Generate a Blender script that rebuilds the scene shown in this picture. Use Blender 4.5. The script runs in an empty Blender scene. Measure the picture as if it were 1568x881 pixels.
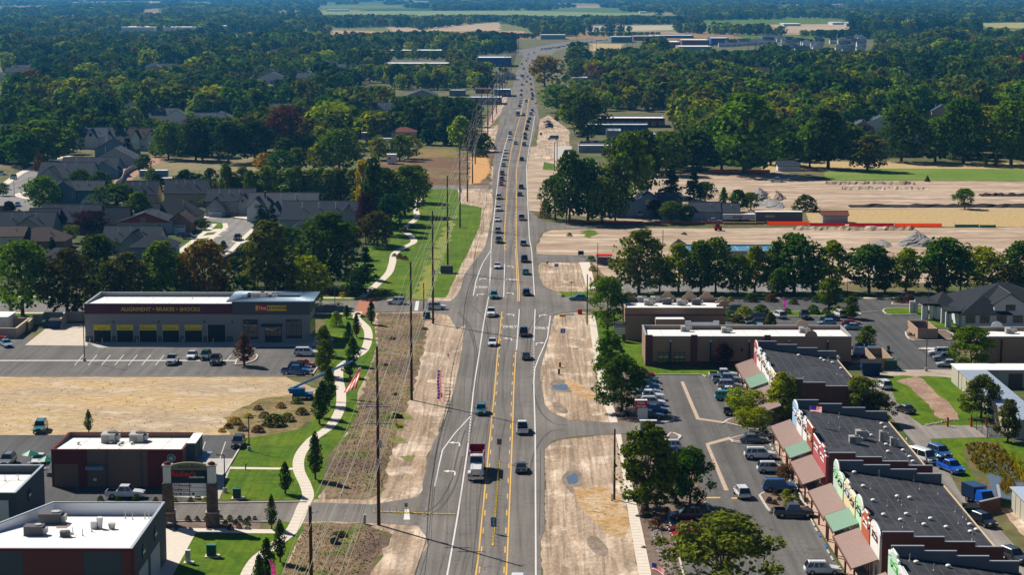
import bpy, bmesh, math, random
import numpy as np
from mathutils import Vector, Matrix, geometry
random.seed(7)
S = bpy.context.scene
C = S.collection
PI = math.pi
# ---------------------------------------------------------------- camera (70 mm lens, 75 m above ground, looking down the road)
FPX = 3050.0; TH = math.atan(460.5/FPX); AZ = -math.atan(24/FPX*math.cos(TH)); CH = 75.0
Fv = Vector((math.sin(AZ)*math.cos(TH), math.cos(AZ)*math.cos(TH),-math.sin(TH)))
Rv = Vector((math.cos(AZ),-math.sin(AZ),0)); Uv = Rv.cross(Fv)
cd = bpy.data.cameras.new('camera'); cam = bpy.data.objects.new('camera', cd); C.objects.link(cam)
cam.matrix_world = Matrix(((Rv.x, Uv.x, -Fv.x, 0),(Rv.y, Uv.y, -Fv.y, 0),(Rv.z, Uv.z, -Fv.z, CH),(0,0,0,1)))
cd.sensor_width = 36; cd.lens = FPX/1568*36; cd.clip_start = 1; cd.clip_end = 90000
S.camera = cam
# ---------------------------------------------------------------- sky, sun, exposure
SUN_EL = math.radians(42); SUN_DIR = Vector((-0.70*math.cos(SUN_EL)/0.99,0.70*math.cos(SUN_EL)/0.99, math.sin(SUN_EL))).normalized()
wd = bpy.data.worlds.new("World"); S.world = wd; wd.use_nodes = True
nt = wd.node_tree; bg = nt.nodes['Background']
sky = nt.nodes.new('ShaderNodeTexSky'); sky.sky_type = 'NISHITA'; sky.sun_disc = False
sky.sun_elevation = SUN_EL; sky.sun_rotation = math.atan2(SUN_DIR.x, SUN_DIR.y)
sky.altitude = 800; sky.air_density = 0.7; sky.dust_density = 0.0; sky.ozone_density = 3.0
nt.links.new(sky.outputs[0], bg.inputs[0]); bg.inputs[1].default_value = 0.05
sl = bpy.data.lights.new('sun', 'SUN'); sl.energy = 5.0; sl.angle = math.radians(0.53); sl.color = (1.0,0.93,0.83)
so = bpy.data.objects.new('sun', sl); C.objects.link(so); so.rotation_euler = SUN_DIR.to_track_quat('Z', 'Y').to_euler()
so.location = (0,300,200)
S.view_settings.view_transform = 'Standard'; S.view_settings.look = 'None'; S.view_settings.gamma = 1
S.view_settings.exposure = 0.5
S.cycles.max_bounces = 4; S.cycles.diffuse_bounces = 1; S.cycles.glossy_bounces = 2; S.cycles.transmission_bounces = 2
S.cycles.transparent_max_bounces = 4; S.cycles.volume_bounces = 0; S.cycles.caustics_reflective = False; S.cycles.caustics_refractive = False
# ---------------------------------------------------------------- places: the view ray through a photo point meets the plane of height z
def W(x, y, z=0.0):
    d = Fv + Rv*((x-784)/FPX) + Uv*((440.5-y)/FPX); t = (z-CH)/d.z
    return Vector((d.x*t, d.y*t, z))
def Pm(x, y, z=0.0): return W(x, y, z).to_tuple()
def sc_at(y): return 75.0/(y+20)                     # metres per photo pixel (across) for ground at photo row y
def HT(x, yb, yt):                                   # height of something standing at (x,yb) that reaches row yt
    g = W(x, yb); d = Fv + Rv*((x-784)/FPX) + Uv*((440.5-yt)/FPX)
    t = g.y/d.y; return CH + d.z*t
def lerp(a, b, t): return a+(b-a)*t
# ---------------------------------------------------------------- materials
MATS = {}
def nodes(name):
    m = bpy.data.materials.new(name); m.use_nodes = True; n = m.node_tree
    return m, n, n.nodes['Principled BSDF']
def mat(name, col, rough=0.7, metal=0.0, spec=0.12, var=0.0, scale=1.0, bump=0.0, col2=None, col3=None, scale2=None, coat=0.0, stretch=None, ruts=0.0):
    """procedural surface: col with fine brightness noise (var), blotches of col2 / col3 at scale2"""
    if name in MATS: return MATS[name]
    m, n, b = nodes(name); L = n.links.new
    b.inputs['Roughness'].default_value = rough; b.inputs['Metallic'].default_value = metal
    b.inputs['Specular IOR Level'].default_value = spec; b.inputs['Coat Weight'].default_value = coat
    tc = n.nodes.new('ShaderNodeTexCoord'); src = tc.outputs['Object']
    if stretch:
        mp = n.nodes.new('ShaderNodeMapping'); mp.inputs['Scale'].default_value = stretch; L(src, mp.inputs[0]); src = mp.outputs[0]
    cur = None
    def noise(s, det=5, r=0.6):
        t = n.nodes.new('ShaderNodeTexNoise'); t.inputs['Scale'].default_value = s; t.inputs['Detail'].default_value = det
        t.inputs['Roughness'].default_value = r; L(src, t.inputs['Vector']); return t.outputs['Fac']
    def mix(fac, a, bb, typ='MIX'):
        x = n.nodes.new('ShaderNodeMix'); x.data_type = 'RGBA'; x.blend_type = typ
        if isinstance(fac, (int, float)): x.inputs[0].default_value = fac
        else: L(fac, x.inputs[0])
        for k, v in ((6, a),(7, bb)):
            if hasattr(v, 'is_linked') or hasattr(v, 'links'): L(v, x.inputs[k])
            else: x.inputs[k].default_value = (*v, 1)
        return x.outputs[2]
    def ramp(s, lo, hi):
        r = n.nodes.new('ShaderNodeMapRange'); r.inputs[1].default_value = lo; r.inputs[2].default_value = hi; L(s, r.inputs[0]); return r.outputs[0]
    cur = None
    s2 = scale2 or scale*0.1
    if col2: cur = mix(ramp(noise(s2),0.42,0.62), col, col2)
    if col3: cur = mix(ramp(noise(s2*2.7),0.52,0.66), cur or col, col3)
    if var:
        f = n.nodes.new('ShaderNodeMapRange'); f.inputs[1].default_value = 0.25; f.inputs[2].default_value = 0.75
        f.inputs[3].default_value = 1-var; f.inputs[4].default_value = 1+var; L(noise(scale), f.inputs[0])
        x = n.nodes.new('ShaderNodeMix'); x.data_type = 'RGBA'; x.blend_type = 'MULTIPLY'; x.inputs[0].default_value = 1
        if cur: L(cur, x.inputs[6])
        else: x.inputs[6].default_value = (*col, 1)
        L(f.outputs[0], x.inputs[7]); cur = x.outputs[2]
    if ruts:                                           # wheel tracks: long streaks along the road direction
        mp = n.nodes.new('ShaderNodeMapping'); mp.inputs['Scale'].default_value = (1.1, .035,1); mp.inputs['Rotation'].default_value = (0,0, .06); L(tc.outputs['Object'], mp.inputs[0])
        t = n.nodes.new('ShaderNodeTexNoise'); t.inputs['Scale'].default_value = 1.0; t.inputs['Detail'].default_value = 4; t.inputs['Distortion'].default_value = 1.2; L(mp.outputs[0], t.inputs[0])
        f = n.nodes.new('ShaderNodeMapRange'); f.inputs[1].default_value = 0.38; f.inputs[2].default_value = 0.6; f.inputs[3].default_value = 1-ruts; f.inputs[4].default_value = 1+ruts*.45; L(t.outputs[0], f.inputs[0])
        x = n.nodes.new('ShaderNodeMix'); x.data_type = 'RGBA'; x.blend_type = 'MULTIPLY'; x.inputs[0].default_value = 1; L(cur, x.inputs[6]); L(f.outputs[0], x.inputs[7]); cur = x.outputs[2]
    if cur: L(cur, b.inputs['Base Color'])
    else: b.inputs['Base Color'].default_value = (*col, 1)
    if bump:
        bp = n.nodes.new('ShaderNodeBump'); bp.inputs['Strength'].default_value = 1; bp.inputs['Distance'].default_value = bump
        L(noise(scale*1.3), bp.inputs['Height']); L(bp.outputs[0], b.inputs['Normal'])
    MATS[name] = m; return m
# ---------------------------------------------------------------- mesh builder
def link(o, parent=None, **kw):
    C.objects.link(o)
    if parent is not None: o.parent = parent
    for k, v in kw.items():
        if v is not None: o[k] = v
    return o
def empty(name, loc, rz=0, label=None, category=None, group=None):
    o = bpy.data.objects.new(name, None); o.location = loc; o.rotation_euler = (0,0, rz); o.empty_display_size = .5
    return link(o, None, label=label, category=category, group=group)
class MB:
    def __init__(s): s.v = []; s.f = []; s.mi = []
    def face(s, pts, m=0):
        i = len(s.v); s.v += [tuple(p) for p in pts]; s.f.append(tuple(range(i, i+len(pts)))); s.mi.append(m); return s
    def box(s, x0, y0, z0, x1, y1, z1, m=0, top=None):
        i = len(s.v); s.v += [(x0,y0,z0),(x1,y0,z0),(x1,y1,z0),(x0,y1,z0),(x0,y0,z1),(x1,y0,z1),(x1,y1,z1),(x0,y1,z1)]
        for k, q in enumerate(((3,2,1,0),(4,5,6,7),(0,1,5,4),(1,2,6,5),(2,3,7,6),(3,0,4,7))):
            s.f.append(tuple(i+j for j in q)); s.mi.append(top if (k == 1 and top is not None) else m)
        return s
    def prism(s, pts, z0, z1, m=0, top=None):
        n = len(pts); area = sum(pts[k][0]*pts[(k+1) % n][1]-pts[(k+1) % n][0]*pts[k][1] for k in range(n))
        if area < 0: pts = pts[::-1]
        i = len(s.v); s.v += [(p[0], p[1], z0) for p in pts]+[(p[0], p[1], z1) for p in pts]
        s.f.append(tuple(range(i+n, i+2*n))); s.mi.append(m if top is None else top)
        for k in range(n):
            j = (k+1) % n; s.f.append((i+k, i+j, i+n+j, i+n+k)); s.mi.append(m)
        return s
    def ring(s, r0, r1, m=0, cap0=False, cap1=False):          # loft two equal loops
        i = len(s.v); n = len(r0); s.v += [tuple(p) for p in r0]+[tuple(p) for p in r1]
        for k in range(n):
            j = (k+1) % n; s.f.append((i+k, i+j, i+n+j, i+n+k)); s.mi.append(m)
        if cap0: s.f.append(tuple(range(i+n-1, i-1,-1))); s.mi.append(m)
        if cap1: s.f.append(tuple(range(i+n, i+2*n))); s.mi.append(m)
        return s
    def cyl(s, p0, p1, r0, r1=None, n=8, m=0, caps=True):
        r1 = r0 if r1 is None else r1; p0 = Vector(p0); p1 = Vector(p1); d = (p1-p0).normalized()
        a = d.orthogonal().normalized(); b = d.cross(a)
        A = [p0+(a*math.cos(t)+b*math.sin(t))*r0 for t in [2*PI*k/n for k in range(n)]]
        B = [p1+(a*math.cos(t)+b*math.sin(t))*r1 for t in [2*PI*k/n for k in range(n)]]
        return s.ring(A, B, m, caps, caps)
    def tube(s, pts, r, n=5, m=0):
        pts = [Vector(p) for p in pts]; prev = None
        for k, p in enumerate(pts):
            d = (pts[min(k+1, len(pts)-1)]-pts[max(k-1,0)]).normalized(); a = d.cross(Vector((0.01,0.02,1))).normalized(); b = d.cross(a)
            rg = [p+(a*math.cos(2*PI*j/n)+b*math.sin(2*PI*j/n))*r for j in range(n)]
            if prev: s.ring(prev, rg, m)
            prev = rg
        return s
    def blob(s, c, rx, ry, rz, m=0, nu=8, nv=5, jit=0.0, half=False, rnd=random):
        i = len(s.v); lo = 0.0 if half else -PI/2
        for a in range(nv+1):
            ph = lo+(PI/2-lo)*a/nv
            for k in range(nu):
                t = 2*PI*k/nu; j = 1+rnd.uniform(-jit, jit)
                s.v.append((c[0]+rx*math.cos(ph)*math.cos(t)*j, c[1]+ry*math.cos(ph)*math.sin(t)*j, c[2]+rz*math.sin(ph)*j))
        for a in range(nv):
            for k in range(nu):
                l = (k+1) % nu; s.f.append((i+a*nu+k, i+a*nu+l, i+(a+1)*nu+l, i+(a+1)*nu+k)); s.mi.append(m)
        return s
    def mesh(s, name, mats, smooth=False):
        me = bpy.data.meshes.new(name); me.from_pydata(s.v, [], s.f)
        for m in (mats if isinstance(mats, (list, tuple)) else [mats]): me.materials.append(m)
        me.polygons.foreach_set('material_index', s.mi)
        if smooth: me.polygons.foreach_set('use_smooth', [True]*len(s.f))
        me.update(); return me
    def build(s, name, mats, parent=None, smooth=False, loc=None, **kw):
        o = bpy.data.objects.new(name, s.mesh(name, mats, smooth))
        if loc is not None: o.location = loc
        return link(o, parent, **kw)
def smooth_px(pts, n=6, closed=False):                 # Catmull-Rom through photo points
    out = []; N = len(pts)
    rng = range(N if closed else N-1)
    for k in rng:
        p = [pts[(k+j) % N] if closed else pts[min(max(k+j, 0), N-1)] for j in (-1,0,1,2)]
        for q in range(n):
            t = q/n
            out.append(tuple(0.5*((2*p[1][c])+(-p[0][c]+p[2][c])*t+(2*p[0][c]-5*p[1][c]+4*p[2][c]-p[3][c])*t*t+(-p[0][c]+3*p[1][c]-3*p[2][c]+p[3][c])*t**3) for c in (0,1)))
    if not closed: out.append(pts[-1])
    return out
def sheet(name, px, z, m, curve=0, kind='structure', jag=0.0, z0=None, side=None, parent=None, **kw):
    """flat piece of ground whose outline is given by the photo points it passes through"""
    if curve: px = smooth_px(px, curve, True)
    pts = [W(x, y) for x, y in px]
    if jag:
        out = []
        for k, p in enumerate(pts):
            q = pts[(k+1) % len(pts)]; L = (q-p).length; n = max(1, min(30, int(L/2.2)))
            for j in range(n):
                r = p.lerp(q, j/n); out.append(r+Vector((random.uniform(-jag, jag), random.uniform(-jag, jag)*1.5,0)))
        pts = out
    mb = MB()
    tri = geometry.tessellate_polygon([[Vector((p.x, p.y, 0)) for p in pts]])
    mb.v = [(p.x, p.y, z) for p in pts]
    for t in tri:
        a, b, c = (pts[i] for i in t)
        if (b-a).to_2d().cross((c-a).to_2d()) < 0: t = t[::-1]
        mb.f.append(tuple(t)); mb.mi.append(0)
    if z0 is not None:
        n = len(pts); base = len(mb.v); mb.v += [(p.x, p.y, z0) for p in pts]
        ar = sum(pts[k].x*pts[(k+1) % n].y-pts[(k+1) % n].x*pts[k].y for k in range(n))
        for k in range(n):
            j = (k+1) % n; f = (base+k, base+j, j, k); mb.f.append(f if ar > 0 else f[::-1]); mb.mi.append(1 if side else 0)
    return mb.build(name, [m, side] if side else m, parent, kind=kind, **kw)
def strip_px(name, px, w, z, m, z0=None, kind='structure', curve=6, parent=None, seam=0, **kw):
    """path of width w metres along photo points; seam cuts it into slabs with recessed joints"""
    if curve: px = smooth_px(px, curve)
    pts = [W(x, y) for x, y in px]; mb = MB(); L = []; R = []
    for k, p in enumerate(pts):
        d = (pts[min(k+1, len(pts)-1)]-pts[max(k-1,0)]); d.z = 0; d.normalize(); nrm = Vector((-d.y, d.x, 0))*w/2
        L.append(p+nrm); R.append(p-nrm)
    for k in range(len(pts)-1):
        mb.face([(R[k].x, R[k].y, z),(R[k+1].x, R[k+1].y, z),(L[k+1].x, L[k+1].y, z),(L[k].x, L[k].y, z)])
        if z0 is not None:
            mb.face([(R[k].x, R[k].y, z0),(R[k+1].x, R[k+1].y, z0),(R[k+1].x, R[k+1].y, z),(R[k].x, R[k].y, z)])
            mb.face([(L[k+1].x, L[k+1].y, z0),(L[k].x, L[k].y, z0),(L[k].x, L[k].y, z),(L[k+1].x, L[k+1].y, z)])
    return mb.build(name, m, parent, kind=kind, **kw)
def curb(px, w=0.25, h=0.14, curve=0, name='kerb'):
    return strip_px(name, px, w, h+0.045, M_kerb, 0.0, curve=curve)
def text_mesh(txt, size, m, name='lettering', ext=0.01, parent=None, loc=(0,0,0), rot=(0,0,0), bold=0.0, sx=1.0, align='CENTER', **kw):
    cu = bpy.data.curves.new(name, 'FONT'); cu.body = txt; cu.size = size; cu.extrude = ext; cu.align_x = align; cu.align_y = 'CENTER'; cu.offset = bold
    cu.resolution_u = 2
    t = bpy.data.objects.new('t', cu); C.objects.link(t); bpy.context.view_layer.update()
    me = bpy.data.meshes.new_from_object(t.evaluated_get(bpy.context.evaluated_depsgraph_get())); bpy.data.objects.remove(t); bpy.data.curves.remove(cu)
    me.materials.clear(); me.materials.append(m)
    o = bpy.data.objects.new(name, me); o.location = loc; o.rotation_euler = rot; o.scale = (sx, 1,1)
    return link(o, parent, **kw)
# ================================================================ GROUND, ROADS, LAWNS
M_kerb = mat('kerb_concrete', (0.50,0.47,0.42),0.85, var=0.12, scale=2)
M_conc = mat('sidewalk_concrete', (0.62,0.55,0.46),0.85, var=0.10, scale=1.5)
M_concg = mat('grey_concrete', (0.42,0.40,0.37),0.85, var=0.12, scale=0.8)
M_white = mat('road_paint_white', (0.62,0.61,0.59),0.6, var=0.12, scale=3)
M_yel = mat('road_paint_yellow', (0.66,0.40,0.09),0.6, var=0.15, scale=3)
M_line = mat('faded_lot_paint', (0.55,0.52,0.48),0.7, var=0.2, scale=3)
M_dirt = mat('bare_pale_dirt', (0.43,0.33,0.24),0.95, spec=.1, var=0.28, scale=1.0, bump=0.22, col2=(0.32,0.23,0.155), col3=(0.62,0.50,0.385), scale2=0.05, stretch=(1.3, .8,1), ruts=.30)
M_dirt2 = mat('construction_dirt', (0.42,0.325,0.24),0.95, spec=.1, var=0.4, scale=0.5, bump=0.5, col2=(0.31,0.22,0.15), col3=(0.60,0.47,0.36), scale2=0.05, stretch=(0.35,1.6,1))
M_dry = mat('dry_golden_grass', (0.46,0.33,0.17),0.95, var=0.40, scale=0.9, bump=0.3, col2=(0.38,0.29,0.19), col3=(0.52,0.42,0.30), scale2=0.06, stretch=(0.6,1.2,1))
M_gold = mat('golden_stubble', (0.42,0.30,0.14),0.95, var=0.3, scale=0.8, bump=0.2, col2=(0.40,0.30,0.15), scale2=0.03)
M_lawn = mat('mown_lawn', (0.062,0.128,0.001),0.95, spec=.1, var=0.30, scale=1.2, bump=0.08, col2=(0.105,0.160,0.002), col3=(0.042,0.100,0.001), scale2=0.10, ruts=.16)
M_field = mat('green_field', (0.09,0.17,0.015),0.9, var=0.2, scale=0.5, col2=(0.16,0.21,0.04), scale2=0.02)
M_weed = mat('weedy_slope', (0.215,0.15,0.085),0.95, spec=.1, var=0.42, scale=1.0, bump=0.4, col2=(0.115,0.080,0.062), col3=(0.09,0.115,0.018), scale2=0.10, stretch=(.8, .5,1))
M_mulch = mat('bark_mulch', (0.15,0.105,0.08),0.95, var=0.40, scale=5, bump=0.08, col2=(0.20,0.15,0.12), scale2=0.5)
M_grav = mat('gravel_drive', (0.34,0.28,0.23),0.95, var=0.25, scale=3, bump=0.05, col2=(0.42,0.35,0.28), scale2=0.2)
M_brick = mat('red_paver', (0.36,0.15,0.09),0.85, var=0.2, scale=3)
def asphalt(name, base, warm=0.0, scl=0.05):
    """worn asphalt: tyre-polished lanes along y, seams, patches"""
    m, n, b = nodes(name); L = n.links.new; tc = n.nodes.new('ShaderNodeTexCoord'); b.inputs['Roughness'].default_value = 0.82
    b.inputs['Specular IOR Level'].default_value = 0.08
    def nz(s, st, det=5):
        mp = n.nodes.new('ShaderNodeMapping'); mp.inputs['Scale'].default_value = st; L(tc.outputs['Object'], mp.inputs[0])
        t = n.nodes.new('ShaderNodeTexNoise'); t.inputs['Scale'].default_value = s; t.inputs['Detail'].default_value = det; t.inputs['Roughness'].default_value = .62; L(mp.outputs[0], t.inputs[0]); return t.outputs[0]
    def mr(s, a, c, d, e):
        r = n.nodes.new('ShaderNodeMapRange'); [setattr(r.inputs[i+1], 'default_value', v) for i, v in enumerate((a, c, d, e))]; L(s, r.inputs[0]); return r.outputs[0]
    def mul(a, c):
        x = n.nodes.new('ShaderNodeMath'); x.operation = 'MULTIPLY'; L(a, x.inputs[0]); L(c, x.inputs[1]); return x.outputs[0]
    v = mul(mr(nz(0.75,(1, .018,1)), .36, .64, .80,1.17), mr(nz(3,(1, .6,1)), .3, .7, .84,1.16))
    v = mul(v, mr(nz(scl, (1,1,1),3), .35, .65, .86,1.12))
    v = mul(v, mr(nz(0.42,(1,1,1),2), .64, .72,1, .80)); v = mul(v, mr(nz(1.6,(1,1,1),1), .70, .76,1, .72))
    # sealed cracks
    vo = n.nodes.new('ShaderNodeTexVoronoi'); vo.feature = 'DISTANCE_TO_EDGE'; vo.inputs['Scale'].default_value = 0.09
    mp = n.nodes.new('ShaderNodeMapping'); mp.inputs['Scale'].default_value = (1, .55,1); L(tc.outputs['Object'], mp.inputs[0])
    wv = n.nodes.new('ShaderNodeTexNoise'); wv.inputs['Scale'].default_value = .4; L(tc.outputs['Object'], wv.inputs[0])
    ad = n.nodes.new('ShaderNodeVectorMath'); ad.operation = 'ADD'; L(mp.outputs[0], ad.inputs[0]); sc = n.nodes.new('ShaderNodeVectorMath'); sc.operation = 'SCALE'; sc.inputs['Scale'].default_value = 4; L(wv.outputs[1], sc.inputs[0]); L(sc.outputs[0], ad.inputs[1]); L(ad.outputs[0], vo.inputs[0])
    v = mul(v, mr(vo.outputs[0], 0.0035,0.006, .72,1))
    c = n.nodes.new('ShaderNodeMix'); c.data_type = 'RGBA'; c.blend_type = 'MULTIPLY'; c.inputs[0].default_value = 1; c.inputs[6].default_value = (base*(1+warm), base, base*(1-warm),1)
    L(v, c.inputs[7]); L(c.outputs[2], b.inputs['Base Color'])
    return m
M_road = asphalt('road_asphalt', 0.150,0.10)
M_lot = asphalt('parking_lot_asphalt', 0.118,0.05)
M_lot2 = asphalt('dark_parking_asphalt', 0.085,0.0)
M_street = asphalt('residential_street', 0.20,0.05)
# far farmland: one sheet, patchwork of fields
def farmland():
    m, n, b = nodes('farmland'); L = n.links.new; tc = n.nodes.new('ShaderNodeTexCoord'); b.inputs['Roughness'].default_value = 1; b.inputs['Specular IOR Level'].default_value = 0
    mp = n.nodes.new('ShaderNodeMapping'); mp.inputs['Scale'].default_value = (1/420,1/700,1); L(tc.outputs['Object'], mp.inputs[0])
    vo = n.nodes.new('ShaderNodeTexVoronoi'); vo.distance = 'CHEBYCHEV'; vo.inputs['Scale'].default_value = 1; vo.inputs['Randomness'].default_value = .7; L(mp.outputs[0], vo.inputs[0])
    sp = n.nodes.new('ShaderNodeSeparateColor'); L(vo.outputs['Color'], sp.inputs[0])
    r = n.nodes.new('ShaderNodeValToRGB'); r.color_ramp.interpolation = 'CONSTANT'; L(sp.outputs[0], r.inputs[0])
    cols = [(0,(.10, .15, .04)),(.22,(.10, .16, .03)),(.38,(.26, .18, .09)),(.52,(.06, .10, .025)),(.66,(.17, .17, .07)),(.8,(.08, .13, .03)),(.9,(.32, .23, .14))]
    r.color_ramp.elements[0].color = (*cols[0][1], 1); r.color_ramp.elements[1].position = cols[1][0]; r.color_ramp.elements[1].color = (*cols[1][1], 1)
    for p, c in cols[2:]: e = r.color_ramp.elements.new(p); e.color = (*c, 1)
    t = n.nodes.new('ShaderNodeTexNoise'); t.inputs['Scale'].default_value = .06; t.inputs['Detail'].default_value = 8; L(tc.outputs['Object'], t.inputs[0])
    f = n.nodes.new('ShaderNodeMapRange'); f.inputs[1].default_value = .3; f.inputs[2].default_value = .7; f.inputs[3].default_value = .6; f.inputs[4].default_value = 1.3; L(t.outputs[0], f.inputs[0])
    x = n.nodes.new('ShaderNodeMix'); x.data_type = 'RGBA'; x.blend_type = 'MULTIPLY'; x.inputs[0].default_value = 1; L(r.outputs[0], x.inputs[6]); L(f.outputs[0], x.inputs[7]); L(x.outputs[2], b.inputs['Base Color'])
    return m
M_farm = farmland()
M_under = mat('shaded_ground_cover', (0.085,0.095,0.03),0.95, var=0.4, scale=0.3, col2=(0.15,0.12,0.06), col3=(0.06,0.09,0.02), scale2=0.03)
g = MB(); g.face([(-30000,-300,-0.06),(30000,-300,-0.06),(30000,42000,-0.06),(-30000,42000,-0.06)]); g.build('ground', M_farm, kind='structure')
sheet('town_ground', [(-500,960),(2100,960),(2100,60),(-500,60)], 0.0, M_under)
# --- left side
sheet('bare_dirt', [(690,478),(712,500),(700,600),(655,700),(650,812),(657,840),(634,960),(420,960),(455,800),(500,745),(560,560),(575,480),(640,478)], 0.008, M_dirt, jag=0.3)
sheet('weedy_slope', [(578,480),(655,480),(648,540),(632,600),(612,655),(600,700),(584,756),(560,768),(500,765),(492,735),(530,665),(555,600),(575,545)], 0.012, M_weed, jag=0.5)
sheet('weedy_slope', [(470,802),(560,803),(600,815),(585,850),(560,900),(520,960),(400,960),(440,860)], 0.012, M_weed, jag=0.5)
sheet('dry_grass_lot', [(-60,575),(430,575),(470,590),(500,600),(470,640),(432,663),(392,668),(300,668),(-60,668)], 0.012, M_dry, jag=0.4)
sheet('scrub_patch', [(395,612),(470,600),(496,612),(480,645),(430,668),(350,670),(345,640)], 0.016, mat('scrub_soil', (.26, .19, .09), .95, var=.4, scale=1, bump=.3, col2=(.16, .12, .05), col3=(.09, .12, .02), scale2=.12), jag=0.6)
sheet('lawn', [(495,478),(547,478),(574,500),(577,530),(566,562),(548,600),(549,632),(530,665),(500,700),(494,738),(487,766),(340,766),(340,735),(347,728),(377,672),(430,664),(470,655),(496,612),(497,560),(505,540)], 0.02, M_lawn, jag=0.15)
sheet('lawn', [(256,900),(290,822),(300,815),(410,817),(432,797),(468,803),(440,860),(400,960),(240,960)], 0.02, M_lawn)
sheet('parking_lot', [(-60,524),(150,524),(520,527),(500,540),(487,562),(478,575.5),(-60,575.5)], 0.024, M_lot)
sheet('parking_lot', [(-60,505),(15,505),(60,524),(-60,526)], 0.026, M_lot)
sheet('concrete_pad', [(38,529),(134,530),(134,496),(80,496)], 0.030, mat('pad_concrete', (0.52,0.45,0.37), .9, var=.15, scale=.6))
sheet('sidewalk', [(131,524),(150,533),(232,533),(500,531),(512,520),(506,516),(131,522)], 0.035, M_concg)
sheet('parking_lot', [(-60,667),(374,667),(343,728),(336,765),(-60,790)], 0.024, M_lot2)
sheet('concrete_drive', [(312,703),(358,703),(336,765),(318,765),(250,760),(260,700)], 0.028, M_concg)
sheet('access_drive', [(-60,773),(470,770),(570,773.5),(640,762),(680,700),(720,700),(700,845),(657,830),(640,806),(580,802),(508,799),(462,800),(-60,800)], 0.030, M_road)
sheet('shrub_bed', [(230,797),(400,798),(398,813),(230,812)], 0.03, M_mulch)
sheet('sidewalk', [(236,809),(420,812),(425,818),(300,817),(255,900),(236,900)], 0.04, M_conc)
strip_px('sidewalk', [(350,717.5),(457,719)], 1.3,0.04, M_conc)
PATH = [(549,478),(546,487),(553,494),(562,504),(564,519),(556,539),(533,553),(520,565),(519,583),(522.5,603),(520,629),(504,655),(478,674),(460,697),(457.5,720),(467.5,743),(471.5,760),(463,779),(455,799),(442,819),(415,840),(391,860),(375,890),(360,940)]
strip_px('winding_sidewalk', PATH, 1.8,0.055, M_conc, 0.0, curve=8)
# green park strip north of the side street
sheet('bare_dirt', [(690,478),(735,420),(770,250),(765,190),(735,200),(722,240),(700,285),(650,330),(655,470)], 0.008, M_dirt, jag=0.3)
sheet('park_lawn', [(650,288),(700,290),(706,312),(738,318),(735,345),(718,385),(704,410),(690,440),(683,456),(560,457),(500,452),(540,420),(575,360),(625,305)], 0.02, M_lawn, jag=0.15)
sheet('yellowed_grass', [(690,330),(699,330),(683,380),(670,420),(655,458),(632,458),(650,415),(668,375)], 0.023, mat('yellowed_lawn', (0.22,0.21,0.03), .9, var=.3, scale=1, col2=(.16, .20, .03), scale2=.1), jag=1.2)
P2 = [(648,290),(642,305),(636,318),(638.5,333),(628,343),(619,353),(630,362),(633.5,371),(619,379),(604,389),(600.5,404),(595,418.5),(580.4,433),(560,451),(549,458)]
strip_px('winding_sidewalk', P2,2.0,0.055, M_conc, 0.0, curve=8)
sheet('cross_street', [(-60,462),(690,461),(700,452),(712,428),(740,400),(745,480),(700,505),(686,482),(640,477.5),(-60,478)], 0.030, M_road)
sheet('brick_crosswalk', [(551,456),(581,456),(576,462),(562,476),(560,482),(539,482),(545,476),(549,463)], 0.036, M_brick)
sheet('verge_lawn', [(-60,480.5),(131,480.5),(131,489),(-60,489)], 0.02, M_lawn)
sheet('verge_lawn', [(-60,452),(560,452),(560,460.5),(-60,460.5)], 0.02, M_lawn)
strip_px('sidewalk', [(-60,479.6),(131,479.6)], 1.6,0.05, M_conc, curve=0)
strip_px('sidewalk', [(484,480.5),(545,480.5)], 1.6,0.05, M_conc, curve=0)
strip_px('sidewalk', [(484,456.5),(552,456.5)], 1.6,0.05, M_conc, curve=0)
strip_px('sidewalk', [(-60,455),(160,455)], 1.6,0.05, M_conc, curve=0)
strip_px('side_road', [(640,287),(758,286)], 14,0.026, M_road, curve=0)
sheet('rough_field', [(570,250),(758,232),(750,284),(650,284),(570,280)], 0.01, mat('red_brown_weeds', (.15, .075, .045), .95, var=.5, scale=.4, col2=(.17, .13, .055), col3=(.06, .08, .02), scale2=.04), jag=1)
sheet('field_strip', [(628,228),(700,228),(700,241),(628,241)], 0.012, mat('mixed_grass', (.12, .15, .02), .9, var=.3, scale=.3, col2=(.22, .13, .05), scale2=.03), jag=1)
sheet('bare_dirt', [(720,240),(745,238),(752,262),(735,280),(718,283)], 0.014, mat('orange_dirt', (.50, .27, .10), .95, var=.25, scale=.6), jag=.8)
sheet('pasture', [(222,244),(400,240),(400,270),(215,268)], 0.01, mat('tan_pasture', (.22, .17, .09), .95, var=.3, scale=.2, col2=(.16, .15, .07), scale2=.03), jag=1)
sheet('bare_dirt', [(232,241),(262,241),(215,262),(196,284),(172,284),(190,255)], 0.012, mat('reddish_dirt', (.34, .20, .14), .95, var=.25, scale=.3), jag=.8)
sheet('garden_ground', [(-60,452),(-60,325),(50,325),(80,262),(160,262),(200,285),(300,300),(560,300),(600,350),(560,440),(540,452)], 0.006, mat('garden_ground', (.045, .07, .015), .95, var=.5, scale=.35, col2=(.10, .085, .045), col3=(.03, .055, .012), scale2=.06), jag=.5)
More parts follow.
